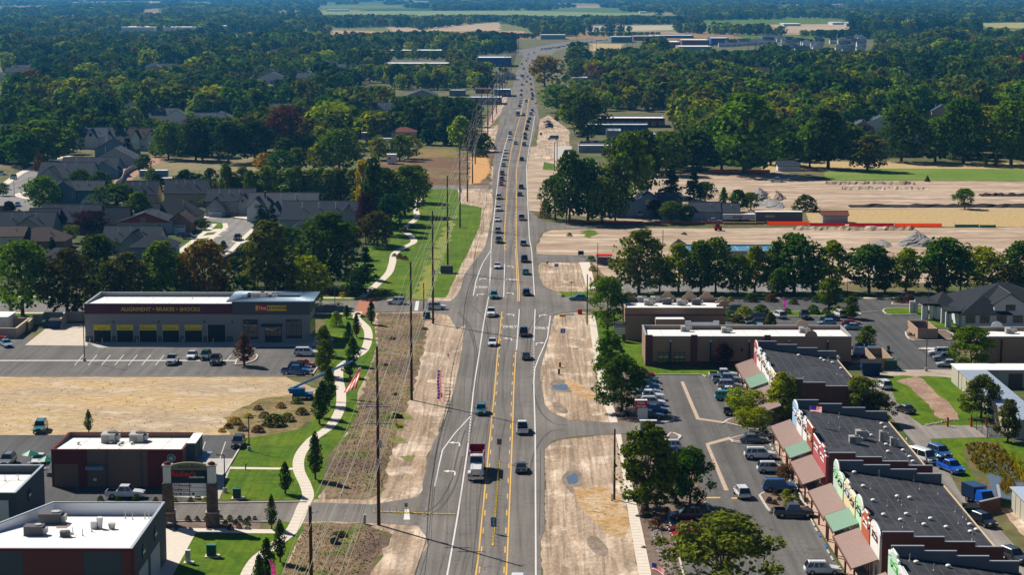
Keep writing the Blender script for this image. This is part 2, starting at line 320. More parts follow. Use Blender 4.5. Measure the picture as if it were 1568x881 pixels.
# --- residential streets
sheet('residential_street', [(-60,322),(-60,300),(0,289),(27,270),(74,248),(97,243),(110,243),(75,262),(62,280),(50,293),(45,303),(50,322)], 0.03, M_street, curve=2)
strip_px('sidewalk', [(8,282),(27,268),(50,256),(74,246),(97,241),(110,238)], 3.0,0.05, M_conc)
strip_px('sidewalk', [(52,293),(32,296),(28,300),(45,305)], 2.5,0.05, M_conc)
sheet('residential_street', [(311,334.5),(343,333),(380,338),(389,343),(388,352),(368,368),(349,387),(341,396),(300,393),(314,374),(335,355),(344,349),(344,342),(322,339)], 0.03, M_street)
sheet('verge', [(320,340),(343,341),(344,349),(333,356),(312,374),(298,390),(262,394),(280,374),(300,360)], 0.022, M_lawn)
for q in ([(344,342),(345,349),(334,357),(313,375),(297,392)], [(329,343),(318,353),(300,366),(284,378),(264,392)], [(389,350),(370,368),(349,389),(342,396)], [(398,358),(380,374),(362,392)]):
    strip_px('sidewalk', q, 1.6,0.05, M_conc)
for a, b, w in (((318,352),(334,355),4),((306,362),(322,364),5),((277,383),(297,391),6),((372,368),(385,372),4)): strip_px('driveway', [a, b], w*2,0.045, M_conc, curve=0)
sheet('driveway', [(318,327),(345,327.5),(338,334),(311,334)], 0.045, M_conc)
sheet('driveway', [(375,326),(400,327),(395,338),(358,333)], 0.045, M_conc)
sheet('front_lawn', [(340,328),(378,328),(372,332),(336,332)], 0.04, M_lawn)
sheet('front_lawn', [(352,380),(372,378),(398,360),(420,380),(370,410),(340,402)], 0.018, M_lawn)
# --- right side: shoulder dirt
sheet('bare_dirt', [(834.5,960),(827,835),(827,822),(834.5,812),(834.5,690),(840,682),(862,673),(938,666),(945,668),(978,881),(985,960)], 0.008, M_dirt, jag=0.25)
sheet('bare_dirt', [(827,563),(828,583),(833,619),(846,634),(870,643),(946,648),(931,600),(912,540),(902,484),(896,478),(860,480.5),(848,484),(843,505),(833,540)], 0.008, M_dirt, jag=0.25)
sheet('bare_dirt', [(824,408),(828,402),(888,402.5),(900,443),(905,456),(866,455),(852,448),(832,438),(826,425)], 0.008, M_dirt, jag=0.3)
sheet('construction_ground', [(820,389),(823,374),(832,357),(846,352),(985,350),(1640,348),(1640,436),(1240,432),(930,428),(910,405),(904,392)], 0.008, M_dirt2, jag=0.4)
sheet('construction_ground', [(806,322),(805,265),(812,225),(850,222),(870,262),(880,300),(985,268),(1085,262),(1190,262),(1260,277),(1640,278),(1640,320),(1240,320),(1130,338),(985,342),(840,325)], 0.008, M_dirt2, jag=0.4)
sheet('golden_field', [(1235,321),(1640,319),(1640,348),(1238,346)], 0.012, M_gold, jag=0.5)
sheet('green_field', [(1262,262),(1330,258),(1640,259),(1640,277),(1420,276),(1262,276)], 0.012, M_field, jag=0.5)
sheet('golden_field', [(1170,246),(1640,250),(1640,260),(1330,259),(1240,262),(1165,262)], 0.010, M_gold, jag=0.8)
sheet('grass_patch', [(891,354),(899,351.5),(914,353),(918,359),(908,361),(903,365),(893,361)], 0.012, M_lawn, jag=1.0)
sheet('grass_patch', [(853,447),(870,447),(905,447),(910,453),(866,455.5)], 0.014, M_lawn)
sheet('grass_patch', [(833,248),(862,254),(862,262),(831,260)], 0.014, M_lawn)
# side driveways / streets on the right
sheet('side_drive', [(809,322),(812,324),(832,339),(870,344),(990,345),(990,350),(846,351),(830,356),(820,375),(810,380)], 0.030, M_road)
sheet('side_drive', [(815,390),(903,391),(940,396),(940,407),(903,402),(832,402),(820,405)], 0.030, M_road)
sheet('cross_street', [(818,402),(826,426),(832,437),(848,447),(866,455),(905,457),(960,459),(960,472),(905,474),(862,479),(848,482),(843,505),(815,545)], 0.028, M_road)
sheet('side_drive', [(826,620),(834,620),(847,635),(872,644),(950,649),(1060,646),(1060,672),(990,664),(938,665.5),(876,669),(846,676),(836,688),(828,690)], 0.030, M_road)
sheet('service_road', [(930,432),(1240,431),(1245,447.5),(925,448.5)], 0.030, M_street)
sheet('verge_lawn', [(925,449),(1640,449),(1640,457),(925,456)], 0.02, M_lawn)
strip_px('sidewalk', [(940,456.5),(1640,457)], 1.5,0.05, M_conc, curve=0)
# sidewalks east of the road
sheet('sidewalk', [(943,666),(951,666),(957,700),(973,765),(985,820),(996.7,878),(1015,960),(1000,960),(977.6,878),(964,800),(955,740),(948,690)], 0.055, M_conc, z0=0)
sheet('sidewalk', [(901.5,483),(911,483),(920,540),(930,590),(940,625),(946,648),(934,648),(928,628),(913,570),(906,520)], 0.055, M_conc, z0=0)
sheet('sidewalk', [(887,402),(903,402),(912.5,443),(899,443)], 0.055, M_conc, z0=0)
# landscaping between sidewalk and lots
sheet('mulch_bed', [(951,666),(1020,665),(1052,690),(1078,745),(1086,783),(1026,783),(1040,858),(1060,960),(1015,960),(997,878)], 0.012, M_mulch)
sheet('mulch_bed', [(921,540),(945,545),(985,580),(1007,576),(1010,650),(946,650)], 0.012, M_mulch)
sheet('lawn', [(911,478),(958,478),(985,528),(985,560),(1150,560),(1158,575),(1007,576),(985,580),(955,562),(921,540)], 0.02, M_lawn)
# --- shopping-plaza parking lot
sheet('plaza_parking_lot', [(1007,575),(1140,576),(1158,600),(1186,650),(1205,690),(1232,740),(1243,796),(1320,930),(1055,960),(1040,858),(1024,796),(1024,783),(1085,783),(1074,745),(1050,690),(1020,672),(1000,655),(1000,640)], 0.034, M_lot)
for a in ([(1042,585),(1047,585),(1071,641),(1113,647),(1113,649.5),(1066,643)], [(1080,680),(1085,680),(1116,752),(1109,752)]): sheet('drain_gutter', a, 0.040, mat('gutter_concrete', (.44, .34, .25), .9, var=.2, scale=1))
sheet('drain_gutter', [(1080,680),(1116,670),(1120,673),(1086,682.5)], 0.042, MATS['gutter_concrete'])
M_walk = mat('tan_walkway', (.50, .35, .27), .9, var=.15, scale=1)
sheet('plaza_walkway', [(1130,573),(1145,575),(1205,640),(1260,740),(1320,830),(1400,930),(1350,960),(1322,930),(1298,881),(1246,797),(1234,765),(1210,728),(1188,688),(1183,650),(1163,612),(1140,592)], 0.14, M_walk, z0=0)
# --- north plaza lot, east lanes
sheet('office_parking_lot', [(958,459),(1425,459),(1440,480),(1400,500),(1460,505),(1470,566),(1385,567),(1340,572),(1285,560),(1100,520),(958,500)], 0.030, M_lot2)
sheet('lawn', [(1400,480),(1425,474),(1640,480),(1640,505),(1460,505),(1430,500)], 0.034, M_lawn)
sheet('lawn', [(1353,477),(1380,474),(1425,474),(1428,482),(1400,481)], 0.05, M_lawn)
sheet('grass_swale', [(1346,576),(1402,574),(1455,577),(1500,600),(1520,655),(1430,655),(1412,652),(1395,640),(1372,615),(1362,592)], 0.02, M_lawn)
sheet('bare_dirt', [(1345,566),(1470,566),(1458,579),(1402,576),(1346,577)], 0.026, M_grav, jag=.3)
sheet('dirt_swale', [(1402,576),(1415,582),(1432,600),(1446,612),(1462,630),(1469,643),(1436,641),(1425,625),(1405,603),(1388,590),(1372,584)], 0.030, mat('swale_dirt', (.27, .17, .12), .95, var=.4, scale=1.5, bump=.2, col2=(.36, .25, .18), scale2=.2), jag=.3)
sheet('back_alley', [(1318,577),(1346,577),(1362,592),(1372,615),(1395,640),(1412,652),(1509,652),(1515,670),(1424,673),(1440,700),(1470,755),(1520,800),(1640,930),(1600,960),(1540,881),(1440,745),(1400,680),(1340,610)], 0.028, asphalt('alley_asphalt', .21, .10))
sheet('grass_bank', [(1424,673),(1515,671),(1640,676),(1640,790),(1520,775),(1495,768),(1480,745),(1455,715)], 0.02, M_lawn)
sheet('reed_bank', [(1478,682),(1500,676),(1528,680),(1545,700),(1568,735),(1568,765),(1520,762),(1495,735),(1478,705)], 0.024, mat('marsh_soil', (.14, .10, .04), .95, var=.4, scale=1, col2=(.08, .10, .03), scale2=.2), curve=3)
sheet('gravel_bank', [(1530,778),(1640,790),(1640,900),(1600,860)], 0.024, M_dirt, jag=.2)
sheet('storage_yard', [(1509,652),(1568,648),(1640,560),(1640,700),(1540,672),(1515,670)], 0.026, M_lot2)
# --- far fields and clearings
def fld(name, c1, c2, pts, z=0.02): sheet(name, pts, z, mat(name+'_soil', c1, .95, var=.2, scale=.05, col2=c2, scale2=.01), jag=4)
fld('ploughed_field', (.42, .24, .14),(.36, .22, .13),[(505,46),(620,49),(800,47),(810,54),(700,56),(510,53)])
fld('tan_field', (.40, .29, .17),(.33, .24, .15),[(586,37),(660,35),(765,34),(766,47),(600,48)], .03)
fld('pale_field', (.36, .31, .2),(.42, .36, .25),[(885,40),(1030,38),(1030,46),(890,48)])
fld('dry_lot', (.40, .30, .14),(.33, .26, .13),[(905,66),(955,67),(950,76),(900,78)])
fld('hay_field', (.15, .21, .06),(.20, .22, .07),[(430,17),(800,16),(1050,22),(900,24),(500,24)])
fld('brown_field', (.36, .25, .14),(.30, .22, .13),[(0,54),(160,46),(165,50),(60,58)])
fld('stubble_field', (.40, .30, .20),(.34, .26, .16),[(1180,38),(1300,36),(1305,48),(1200,50)])
fld('gold_meadow', (.34, .28, .10),(.22, .24, .08),[(1500,35),(1640,33),(1640,44),(1510,42)])
fld('brown_pasture', (.40, .28, .16),(.30, .22, .12),[(90,3),(250,2),(250,9),(110,11)])

M_joint = mat('sidewalk_joint', (.30, .25, .20), .9)
def joints(px, w, step, z, curve=6):
    """control joints: thin dark cross lines sunk between the slabs of a path"""
    if curve: px = smooth_px(px, curve)
    P = [W(x, y) for x, y in px]; mb = MB(); acc = 0.0
    for a, b in zip(P, P[1:]):
        d = b-a; d.z = 0; L = d.length; d.normalize(); n = Vector((-d.y, d.x, 0))*w/2; t = step-acc
        while t < L: c = a+d*t; e = d*.045; mb.face([(q.x, q.y, z) for q in (c-n-e, c-n+e, c+n+e, c+n-e)][::-1]); t += step
        acc = L-(t-step)
    mb.build('path_joints', M_joint, kind='structure')
joints(PATH, 1.8,1.8, .0585,8); joints(P2,2.0,2.4, .0585,8); joints([(947,666),(954,720),(968,790),(987,878),(1007,960)], 1.35,1.5, .0585,0); joints([(906,483),(922,565),(939,648)], 1.1,1.8, .0585,0)
# ================================================================ MAIN ROAD
RL = [(600,990),(628,900),(641,860),(656,835),(657,812),(648,760),(646.5,743),(655.5,707),(662,681),(677,656),(695,598),(705,552),(713,491),(700,462),(711,421),(724,403.5),(743,377),(753,340),(755,312),(753.5,297),(754,285),(757,218),(762,200),(765,176),(775,155),(784,137),(790,110),(802,85),(806,76)]
RR = [(836,990),(829,878),(827,830),(834,812),(834,690),(836,660),(833,619),(827,583),(828,563),(840,520),(843,505),(848,465),(826,425),(820,389),(812,340),(808,300),(806,265),(812,225),(820,200),(826,183),(822,160),(818,130),(815,110),(822,85),(826,76)]
sheet('main_road', RL+RR[::-1], 0.040, M_road)
strip_px('far_road', [(812,84),(822,77),(845,73),(880,66),(935,60),(990,57)], 48,0.046, M_road)
sheet('gravel_shoulder', [(822,225),(826,183),(840,176),(872,200),(872,262),(852,262),(848,246),(812,240)], 0.02, M_dirt, jag=.4)
sheet('gravel_shoulder', [(745,200),(765,176),(784,137),(776,137),(757,170),(738,196)], 0.03, M_dirt, jag=.4)
sheet('concrete_yard', [(846,224),(876,224),(872,246),(850,246)], 0.03, M_concg)
CL = [(740.5,960),(752.9,878),(767.9,662),(772.4,593),(776,537),(779,455),(781.2,365),(784.5,259),(789.7,230),(797,200),(801.5,176),(808,137),(813,85),(817,77)]
def along(pts, y):
    for (xa, ya),(xb, yb) in zip(pts, pts[1:]):
        if (ya-y)*(yb-y) <= 0 and ya != yb: return lerp(xa, xb, (y-ya)/(yb-ya))
    return pts[-1][0] if abs(y-pts[-1][1]) < abs(y-pts[0][1]) else pts[0][0]
def rows(y0, y1, step):                                   # photo rows at equal metres along the road
    Y0 = W(784, y0).y; Y1 = W(784, y1).y; n = max(1, int(abs(Y1-Y0)/step)); return [75*FPX*1.0/1.0 for _ in ()] or [row_of(lerp(Y0, Y1, k/n)) for k in range(n+1)]
def row_of(Y):                                            # photo row of the ground at distance Y straight ahead
    c = Vector((0, Y, -CH)); return 440.5-FPX*c.dot(Uv)/c.dot(Fv)
def paint(name, pts, w, m, dash=None, off=0.0, z=0.046, ncol=0):
    ya, yb = pts[0][1], pts[-1][1]; mb = MB()
    Ya, Yb = W(784, ya).y, W(784, yb).y; L = abs(Yb-Ya)
    if dash: on, gap = dash
    else: on, gap = 12.0,0.0
    t = 0.0; sg = 1 if Yb > Ya else -1
    while t < L-.05:
        a = Ya+sg*t; b = Ya+sg*min(t+on, L); q = []
        for Y in (a, b):
            r = row_of(Y); x = along(pts, r); q.append(W(x, r))
        (p0, p1) = q if sg > 0 else q[::-1]; o = off; w2 = w/2
        mb.face([(p0.x+o-w2, p0.y, z),(p0.x+o+w2, p0.y, z),(p1.x+o+w2, p1.y, z),(p1.x+o-w2, p1.y, z)]); t += on+gap
    return mb.build(name, m, kind='structure')
LWp = [(664,990),(685.6,878),(701,790),(716,690),(725.5,593),(734.4,537),(742,486),(748.5,455),(752,383),(752.7,365),(764.5,259),(771.2,230),(779,205)]
LYp = [(708,990),(730,878),(751,662),(757.9,593),(762.2,537),(768.5,478)]
LYu = [(772.7,383),(771.9,365),(778,259),(782.8,230),(790,200),(796.5,178),(803,150)]
RYp = [(767,990),(775.8,878),(784.7,662),(786.8,593),(789.8,541)]
RYu = [(795.2,462),(795.5,450),(791.3,383),(790.4,365),(791,259),(796.7,230),(802.5,200),(807,176),(810,150)]
RWp = [(820.5,990),(820.5,878),(819.5,662),(817.4,593),(817.2,570),(825,548),(838,520),(842.7,484)]
RWu = [(818.5,455),(814,383),(810.5,365),(805.8,259),(809.8,230),(815,200),(819,176)]
paint('edge_line', LWp, .22, M_white); paint('edge_line', RWp, .22, M_white); paint('edge_line', RWu, .22, M_white)
for p, s in ((LYp, 1),(LYu, 1),(RYp, -1)): paint('yellow_line', p, .2, M_yel); paint('broken_yellow_line', p, .17, M_yel, (3.0,6.5), .34*s)
paint('yellow_line', RYu, .2, M_yel); paint('broken_yellow_line', [q for q in RYu if q[1] < 384], .17, M_yel, (3.0,6.5),-.34); paint('yellow_line', RYu[:3], .2, M_yel, None, -.4)
paint('lane_line', [(791,536),(795.3,474)], .22, M_white); paint('lane_line', [(817.4,522),(819.4,474)], .22, M_white)
paint('lane_line', [(748.6,455),(752,410)], .22, M_white); paint('lane_line', [(771.3,455),(772.7,405)], .22, M_white)
paint('dotted_line', [(789.9,541),(791,518)], .25, M_white, (.8,2.2)); paint('dotted_line', [(817.2,572),(817.4,522)], .25, M_white, (.8,2.2))
paint('dotted_line', [(752,408),(752,384)], .25, M_white, (.9,2.8)); paint('dotted_line', [(772.7,405),(772.7,384)], .25, M_white, (.9,2.8))
paint('dotted_line', [(717.3,678),(721.5,636)], .25, M_white, (.7,1.6))
paint('pocket_line', [(724.7,453),(729,430),(738,405),(752,383)], .22, M_white)
paint('pocket_line', [(665.7,746),(673,708),(680,681),(703,658),(721.5,637)], .2, M_white)
def arrow(x, y, left=1, s=1.0, name='turn_arrow'):
    p = W(x, y); mb = MB(); z = 0.047
    def P_(l): mb.face([(p.x+a*left*s, p.y+b*s, z) for a, b in (l if left > 0 else l[::-1])])
    P_([(.55,-1.6),(.8,-1.6),(.8, .5),(.55, .5)]); P_([(.8, .5),(.5,1.3),(-.35,1.3),(-.35, .7),(.35, .7),(.55, .3)]); P_([(-.35, .2),(-.35,1.9),(-1.2,1.0)])
    mb.build(name, M_white, kind='structure')
def road_word(t, x, y, up=False):
    p = W(x, y); text_mesh(t, 1.25, M_white, 'lane_lettering', .001, None, (p.x, p.y, .048),(0,0, PI if up else 0), .02,1.0, kind='structure').scale = (.95,3.4,1)
for x, y in ((782,483),(778.5,520)): arrow(x, y, 1)
for x, y in ((830.7,484),(826,527)): arrow(x, y, -1)
for x, y in ((739,428),(735,452),(697.5,681),(690,725)): arrow(x, y, 1 if y > 600 else -1)
for x, y in ((782,409),(781.6,450)): arrow(x, y, 1)
road_word('ONLY', 781,501); road_word('ONLY', 830,503); road_word('ONLY', 737,440, True); road_word('ONLY', 783,428.5, True)
sheet('stop_line', [(637,461.5),(642,461.5),(640,476),(634,476)], .047, M_white)
sheet('stop_bar', [(620,781),(626,781),(628,797),(618,797)], .047, M_white)
# parking stall lines, tire-shop lot
sheet('lot_line', [(-60,552),(372,552),(372,553.4),(-60,553.4)], .03, M_line)
for k in range(13):
    if 7 <= k <= 9: continue
    x = 120+k*20.6; sheet('lot_line', [(x-6.5,560),(x-5.2,560),(x+8.5,544),(x+7.2,544)], .0301+.0002*k, M_line)
for k, x in enumerate((-6,25,56)): sheet('lot_line', [(x+280,703),(x+281.2,703),(x+290,677),(x+288.8,677)], .03+.0003*k, M_line)
# yellow speed-hump edge lines in the plaza lot
sheet('lot_line', [(1075,762.2),(1103,762.2),(1103,764),(1075,764)], .04, M_yel); sheet('lot_line', [(1120,763),(1135,763.2),(1135,765),(1120,764.8)], .04, M_yel)
# ---- kerbs
for q in ([(343,728),(377,671)], [(478,575),(487,562)], [(255,773),(470,770)], [(250,799.5),(420,801)], [(-60,577),(478,577)], [(1006,574.5),(1075,574.5),(1081,578)], [(1024,784),(1024,796),(1041,858),(1060,940)], [(1076,762),(1086,784)], [(1310,480),(1345,478)], [(1395,506),(1460,507)]): curb(q)
for q in ([(985,640),(1004,647),(1020,648),(1030,645),(1032,641),(1026,637)], [(1018,676),(1030,677),(1040,673),(1041,668),(1030,665)], [(1107,650),(1113,645),(1120,642.5)], [(1115,672),(1122,676),(1135,678)]): curb(q, .35, .14,4)
# planting islands with kerb rims
def island(px, m=None, rim=True):
    sheet('planting_island', px, .15, m or M_mulch, curve=3, z0=0)
    if rim: curb(px+[px[0]], .3, .16,3, name='island_kerb')
island([(1163,760),(1180,752),(1215,745),(1228,768),(1242,790),(1187,790)])
island([(1110,648),(1120,643),(1150,640),(1175,648),(1160,660)]); island([(1118,674),(1140,668),(1185,668),(1185,676),(1130,680)])
island([(360,560),(366,549),(392,544),(391,552),(376,558)])
island([(985,650),(1000,634),(1028,640),(1028,646),(1004,648)]); island([(1018,676),(1028,664),(1040,670),(1036,675)])
island([(1388,515),(1392,508),(1450,508),(1456,521),(1400,522)]); island([(1407,536),(1412,534),(1436,534),(1434,537)], M_conc)
island([(1352,477),(1362,473),(1425,473),(1425,480),(1365,483)], M_lawn); island([(1366,465),(1378,462),(1425,462),(1425,468),(1372,468)])
island([(1300,540),(1330,535),(1340,545),(1330,552),(1300,555)]); 
island([(1105,486),(1150,480),(1200,478),(1300,478),(1310,484),(1200,486)], M_lawn)
# puddles on the dirt shoulder
M_water = mat('still_water', (.10, .13, .16), .06, spec=.6, var=.1, scale=.5)
M_mud = mat('damp_mud', (.20, .15, .11), .6, var=.3, scale=1.2, bump=.1, col2=(.27, .21, .16), scale2=.3)
for i, (x, y, rx, ry) in enumerate(((859,593,13,6),(877,735,10,11))):
    sheet('mud_ring', [(x+rx*1.5*math.cos(t)*random.uniform(.75,1.35), y+ry*1.6*math.sin(t)*random.uniform(.75,1.3)) for t in [k*.52 for k in range(12)]], .014, M_mud, curve=3)
    sheet('puddle', [(x+rx*math.cos(t)*random.uniform(.6,1.2), y+ry*.95*math.sin(t)*random.uniform(.6,1.2)) for t in [k*.6 for k in range(10)]], .019, M_water, curve=3)
sheet('mud_patch', [(846,617),(858,619),(870,630),(864,634),(850,628)], .014, M_mud, curve=3)
sheet('mud_patch', [(899,828),(912,822),(932,842),(925,853),(908,846)], .014, M_mud, curve=3, jag=.1)
sheet('puddle', [(866,481),(878,480.5),(880,483),(868,483.5)], .016, M_water, curve=2)
sheet('pond', [(1513,712),(1530,706),(1552,716),(1568,728),(1600,740),(1600,768),(1530,764),(1515,740)], .030, M_water, curve=3)
# ---- lane divider kerb with upright posts (two of them)
M_yp = mat('yellow_plastic', (.75, .55, .04), .5); M_post = mat('white_plastic', (.7, .68, .6), .5)
def divider(pa, pb, n, lab):
    A, B = W(*pa), W(*pb); r = empty('lane_divider', (A.x, A.y, .045),0, lab, 'lane divider', 'yellow kerb dividers with upright posts')
    d = B-A; mb = MB(); nn = Vector((-d.y, d.x, 0)).normalized()*.11
    for k in range(n):
        a = d*(k/n+.004); b = d*((k+.93)/n); mb = MB()
        lo = [a-nn, a+nn, b+nn, b-nn]; mb.ring([(p.x, p.y, 0) for p in lo], [(p.x*1, p.y*1, .09) for p in lo], 0, False, True); mb.build('kerb_block', M_yp, r)
    pm = MB().cyl((0,0, .05),(0,0, .95), .05, .045,6).mesh('divider_post', M_yp)
    for k in range(n):
        o = bpy.data.objects.new('post', pm); o.location = d*((k+.5)/n); link(o, r)
divider((754.5,838),(764.5,706),26, 'yellow kerb with upright posts running down the middle turn lane of the main road')
divider((570,785),(697,789.5),12, 'yellow kerb with upright posts across the mouth of the left access drive')
# tyre scrubs and repaired seams, thin worn strips in the asphalt
M_scrub = mat('rubbered_asphalt', (.082, .075, .070), .7, var=.25, scale=2); M_seam = mat('tar_seam', (.05, .047, .045), .6, var=.2, scale=2)
for k, q in enumerate(([(700,478),(716,500),(727,540),(722,600)], [(704,478),(722,505),(731,550),(727,600)], [(690,466),(720,468),(742,490),(748,520)], [(860,468),(835,476),(812,500),(806,540)], [(860,472),(838,480),(817,503),(811,540)], [(640,790),(668,775),(690,740),(700,700),(712,660)], [(648,792),(676,778),(698,742),(708,700)], [(870,652),(846,648),(826,628),(815,590)], [(866,660),(842,662),(820,690),(810,730)])):
    strip_px('tyre_scrub', q, .28, .0425+.0001*k, M_scrub)
for k, q in enumerate(([(690,600),(668,690),(662,760),(655,840),(648,900)], [(828,690),(827,760),(826,820)], [(736,560),(716,700),(690,850)], [(764,500),(753,600),(735,760),(722,878)], [(735,530),(760,533),(800,540),(840,536)])):
    strip_px('tar_seam', q, .10, .0436+.0001*k, M_seam)
for q in ([(598,632),(622,634),(628,641),(604,642)], [(592,672),(618,670),(626,678),(600,682)], [(596,650),(612,648),(616,658),(600,660)], [(612,702),(632,698),(640,703),(618,707)], [(612,655),(603,634),(606,632),(620,652)], [(520,824),(540,818),(546,826),(526,834)]): sheet('weed_grass_patch', q, .03, mat('patchy_weed_grass', (.12, .15, .02), .95, var=.5, scale=2, col2=(.24, .18, .09), scale2=.6), jag=.8)
# ================================================================ VEHICLES
M_glass = mat('car_glass', (.015, .022, .03), .04, spec=.9, coat=.6)
M_tyre = mat('tyre_rubber', (.02, .02, .02), .85); M_rim = mat('alloy_rim', (.35, .35, .36), .35, .7)
M_trim = mat('black_trim', (.03, .03, .032), .5); M_head = mat('headlight_lens', (.75, .78, .8), .08, spec=.8); M_tail = mat('tail_light_lens', (.45, .02, .02), .15)
M_plate = mat('number_plate_white', (.6, .6, .62), .5); M_chrome = mat('chrome', (.6, .6, .62), .15,1.0)
PAINT = {'white': (.72, .73, .74), 'silver': (.42, .43, .45), 'grey': (.16, .17, .18), 'charcoal': (.055, .06, .065), 'black': (.015, .016, .018), 'blue': (.025, .10, .30),
         'navy': (.015, .035, .09), 'teal': (.02, .16, .17), 'red': (.32, .015, .02), 'maroon': (.12, .012, .018), 'tan': (.36, .28, .18), 'green': (.03, .10, .07), 'light blue': (.22, .36, .48), 'orange': (.55, .12, .02), 'brown': (.08, .035, .02), 'bright blue': (.01, .10, .55), 'turquoise': (.03, .40, .42)}
def paintm(c): return mat('car_paint_'+c.replace(' ', '_'), PAINT[c], .28, .15 if c in ('silver', 'grey', 'charcoal') else 0, .6, coat=.7)
# kind: L, W, H, belt, hood z, hood end (y of windscreen foot), roof front y, roof rear y, cabin rear foot y, wheelbase front/rear y, wheel r
KIND = {'sedan': (4.75,1.84,1.46, .92, .82, .95, .25,-1.05,-1.75,1.42,-1.40, .33),
        'hatchback': (4.2,1.76,1.52, .95, .85, .95, .35,-1.35,-1.95,1.30,-1.27, .32),
        'suv': (4.75,1.90,1.74,1.05, .98,1.02, .40,-1.85,-2.25,1.45,-1.40, .37),
        'large suv': (5.2,2.02,1.88,1.15,1.08,1.20, .62,-2.15,-2.5,1.58,-1.5, .40),
        'minivan': (5.1,1.98,1.76,1.05, .95,1.35, .55,-2.15,-2.45,1.58,-1.5, .35),
        'pickup': (5.75,2.02,1.92,1.18,1.12,1.25, .68,-.75,-1.05,1.85,-1.75, .41),
        'van': (5.6,2.0,2.15,1.15,1.05,1.95,1.35,-2.70,-2.75,1.8,-1.7, .37)}
def car_parts(kind, col):
    L, Wd, H, belt, hood, hf, rf, rr, cr, wf, wr, r = KIND[kind]; w = Wd/2; fr = L/2; re = -L/2; P = {}
    def sect(y, zb, zt, hw, inn=.9):
        return [(-hw*.9, y, zb),(-hw, y, zb+.16),(-hw, y, zb+(zt-zb)*.62),(-hw*inn, y, zt),(hw*inn, y, zt),(hw, y, zb+(zt-zb)*.62),(hw, y, zb+.16),(hw*.9, y, zb)]
    zb = .24 if kind in ('sedan', 'hatchback') else .32
    mb = MB(); tail = {'sedan': belt+.02, 'hatchback': belt-.08, 'pickup': belt}.get(kind, belt-.1)
    st = [(re, zb+.16, tail-.22, w*.86),(re+.12, zb+.02, tail-.04, w*.95),(re+.45, zb, tail, w),(cr if kind != 'pickup' else -1.2, zb, belt, w),(hf, zb, belt, w),(hf+.12, zb, hood+.03, w),(fr-.75, zb, hood-.04, w*.99),(fr-.22, zb, hood-.14, w*.93),(fr-.03, zb+.06, hood-.34, w*.84)]
    rg = [sect(*s) for s in st]
    bed = kind == 'pickup'
    for k, (a, b) in enumerate(zip(rg, rg[1:])):
        if bed and k in (1,2):        # open load bed: leave the top off, put the tub in
            i = len(mb.v); mb.v += [*a, *b]
            for q in range(8):
                if q == 3: continue
                j = (q+1) % 8; mb.f.append((i+q, i+j, i+8+j, i+8+q)); mb.mi.append(0)
        else: mb.ring(a, b, 0, k == 0, k == len(rg)-2)
    mb.f = [tuple(reversed(f)) for f in mb.f]
    # roof skin and pillars belong to the body shell
    hw0, hw1 = w*.90, w*.74
    lo = [(-hw0, cr, belt-.01),(hw0, cr, belt-.01),(hw0, hf, belt-.01),(-hw0, hf, belt-.01)]
    up = [(-hw1, rr, H-.06),(hw1, rr, H-.06),(hw1, rf, H-.05),(-hw1, rf, H-.05)]
    def up_(f): return [tuple(lerp(a[i], b[i], f) for i in range(3)) for a, b in zip(lo, up)]
    t0 = up_(.96); mb.ring([(x*1.03, y*1.0, z) for x, y, z in t0], [(x*.90, y*.94, H) for x, y, z in up], 0, False, True)
    for s in (-1,1):                  # A, B, C, D pillars as slim skewed bars just outside the glass
        def bar(ya0, ya1, yb0, yb1, xo=1.012):
            q = [(s*hw0*xo, ya0, belt),(s*hw0*xo, ya1, belt),(s*hw1*xo, yb1, H-.05),(s*hw1*xo, yb0, H-.05)]; mb.face(q if s < 0 else q[::-1])
        bar(hf-.14, hf+.01, rf-.1, rf+.02); bar(cr-.01, cr+.16, rr-.01, rr+.14)
        mid = (hf+cr)/2+.1; bar(mid-.05, mid+.05, mid-.13, mid-.05)
        if kind in ('suv', 'large suv', 'minivan'): bar(cr+.85, cr+.95, rr+.75, rr+.85)
    if bed:
        mb.box(-w*.8, re+.16, .72, w*.8,-1.2, .76,1)
        for s in (-1,1): mb.box(min(s*w*.8, s*w*.84), re+.16, .72, max(s*w*.8, s*w*.84),-1.2, belt-.02,1); 
        mb.box(-w*.84, re+.1, .72, w*.84, re+.17, belt-.05,0)
    P['body'] = [('body', mb, [paintm(col), M_trim], (0,0,0))]
    # glass
    def q4(a, b, c, d): return MB().face([a, b, c, d])
    e = 1.004
    P['glass'] = [('windscreen', q4(lo[2], lo[3], up[3], up[2]), M_glass, None),('rear_window', q4(lo[0], lo[1], up[1], up[0]), M_glass, None),
                  ('side_window', q4(lo[1], lo[2], up[2], up[1]), M_glass, None),('side_window', q4(lo[3], lo[0], up[0], up[3]), M_glass, None)]
    ty = MB().cyl((-.11,0,0),(.11,0,0), r, n=12); ri = MB().cyl((-.118,0,0),(.118,0,0), r*.6, n=8)
    P['wheel'] = (ty, ri, [(-w+.09, wf, r),(w-.09, wf, r),(-w+.09, wr, r),(w-.09, wr, r)])
    hz = hood-.30
    P['lamps'] = [('headlight', MB().box(s*w*.58-.19, fr-.16, hz, s*w*.58+.19, fr-.01, hz+.15), M_head) for s in (-1,1)]+[('tail_light', MB().box(s*w*.74-.11, re+.005, tail-.42, s*w*.74+.11, re+.14, tail-.16), M_tail) for s in (-1,1)]
    P['small'] = [('grille', MB().box(-w*.42, fr-.1, hz-.2, w*.42, fr+.004, hz+.1), M_trim),('number_plate', MB().box(-.18, re-.01, zb+.34, .18, re+.1, zb+.48), M_plate)]+[('mirror', MB().box(min(s*w*.93, s*(w+.16)), hf-.32, belt, max(s*w*.93, s*(w+.16)), hf-.2, belt+.15), paintm(col)) for s in (-1,1)]
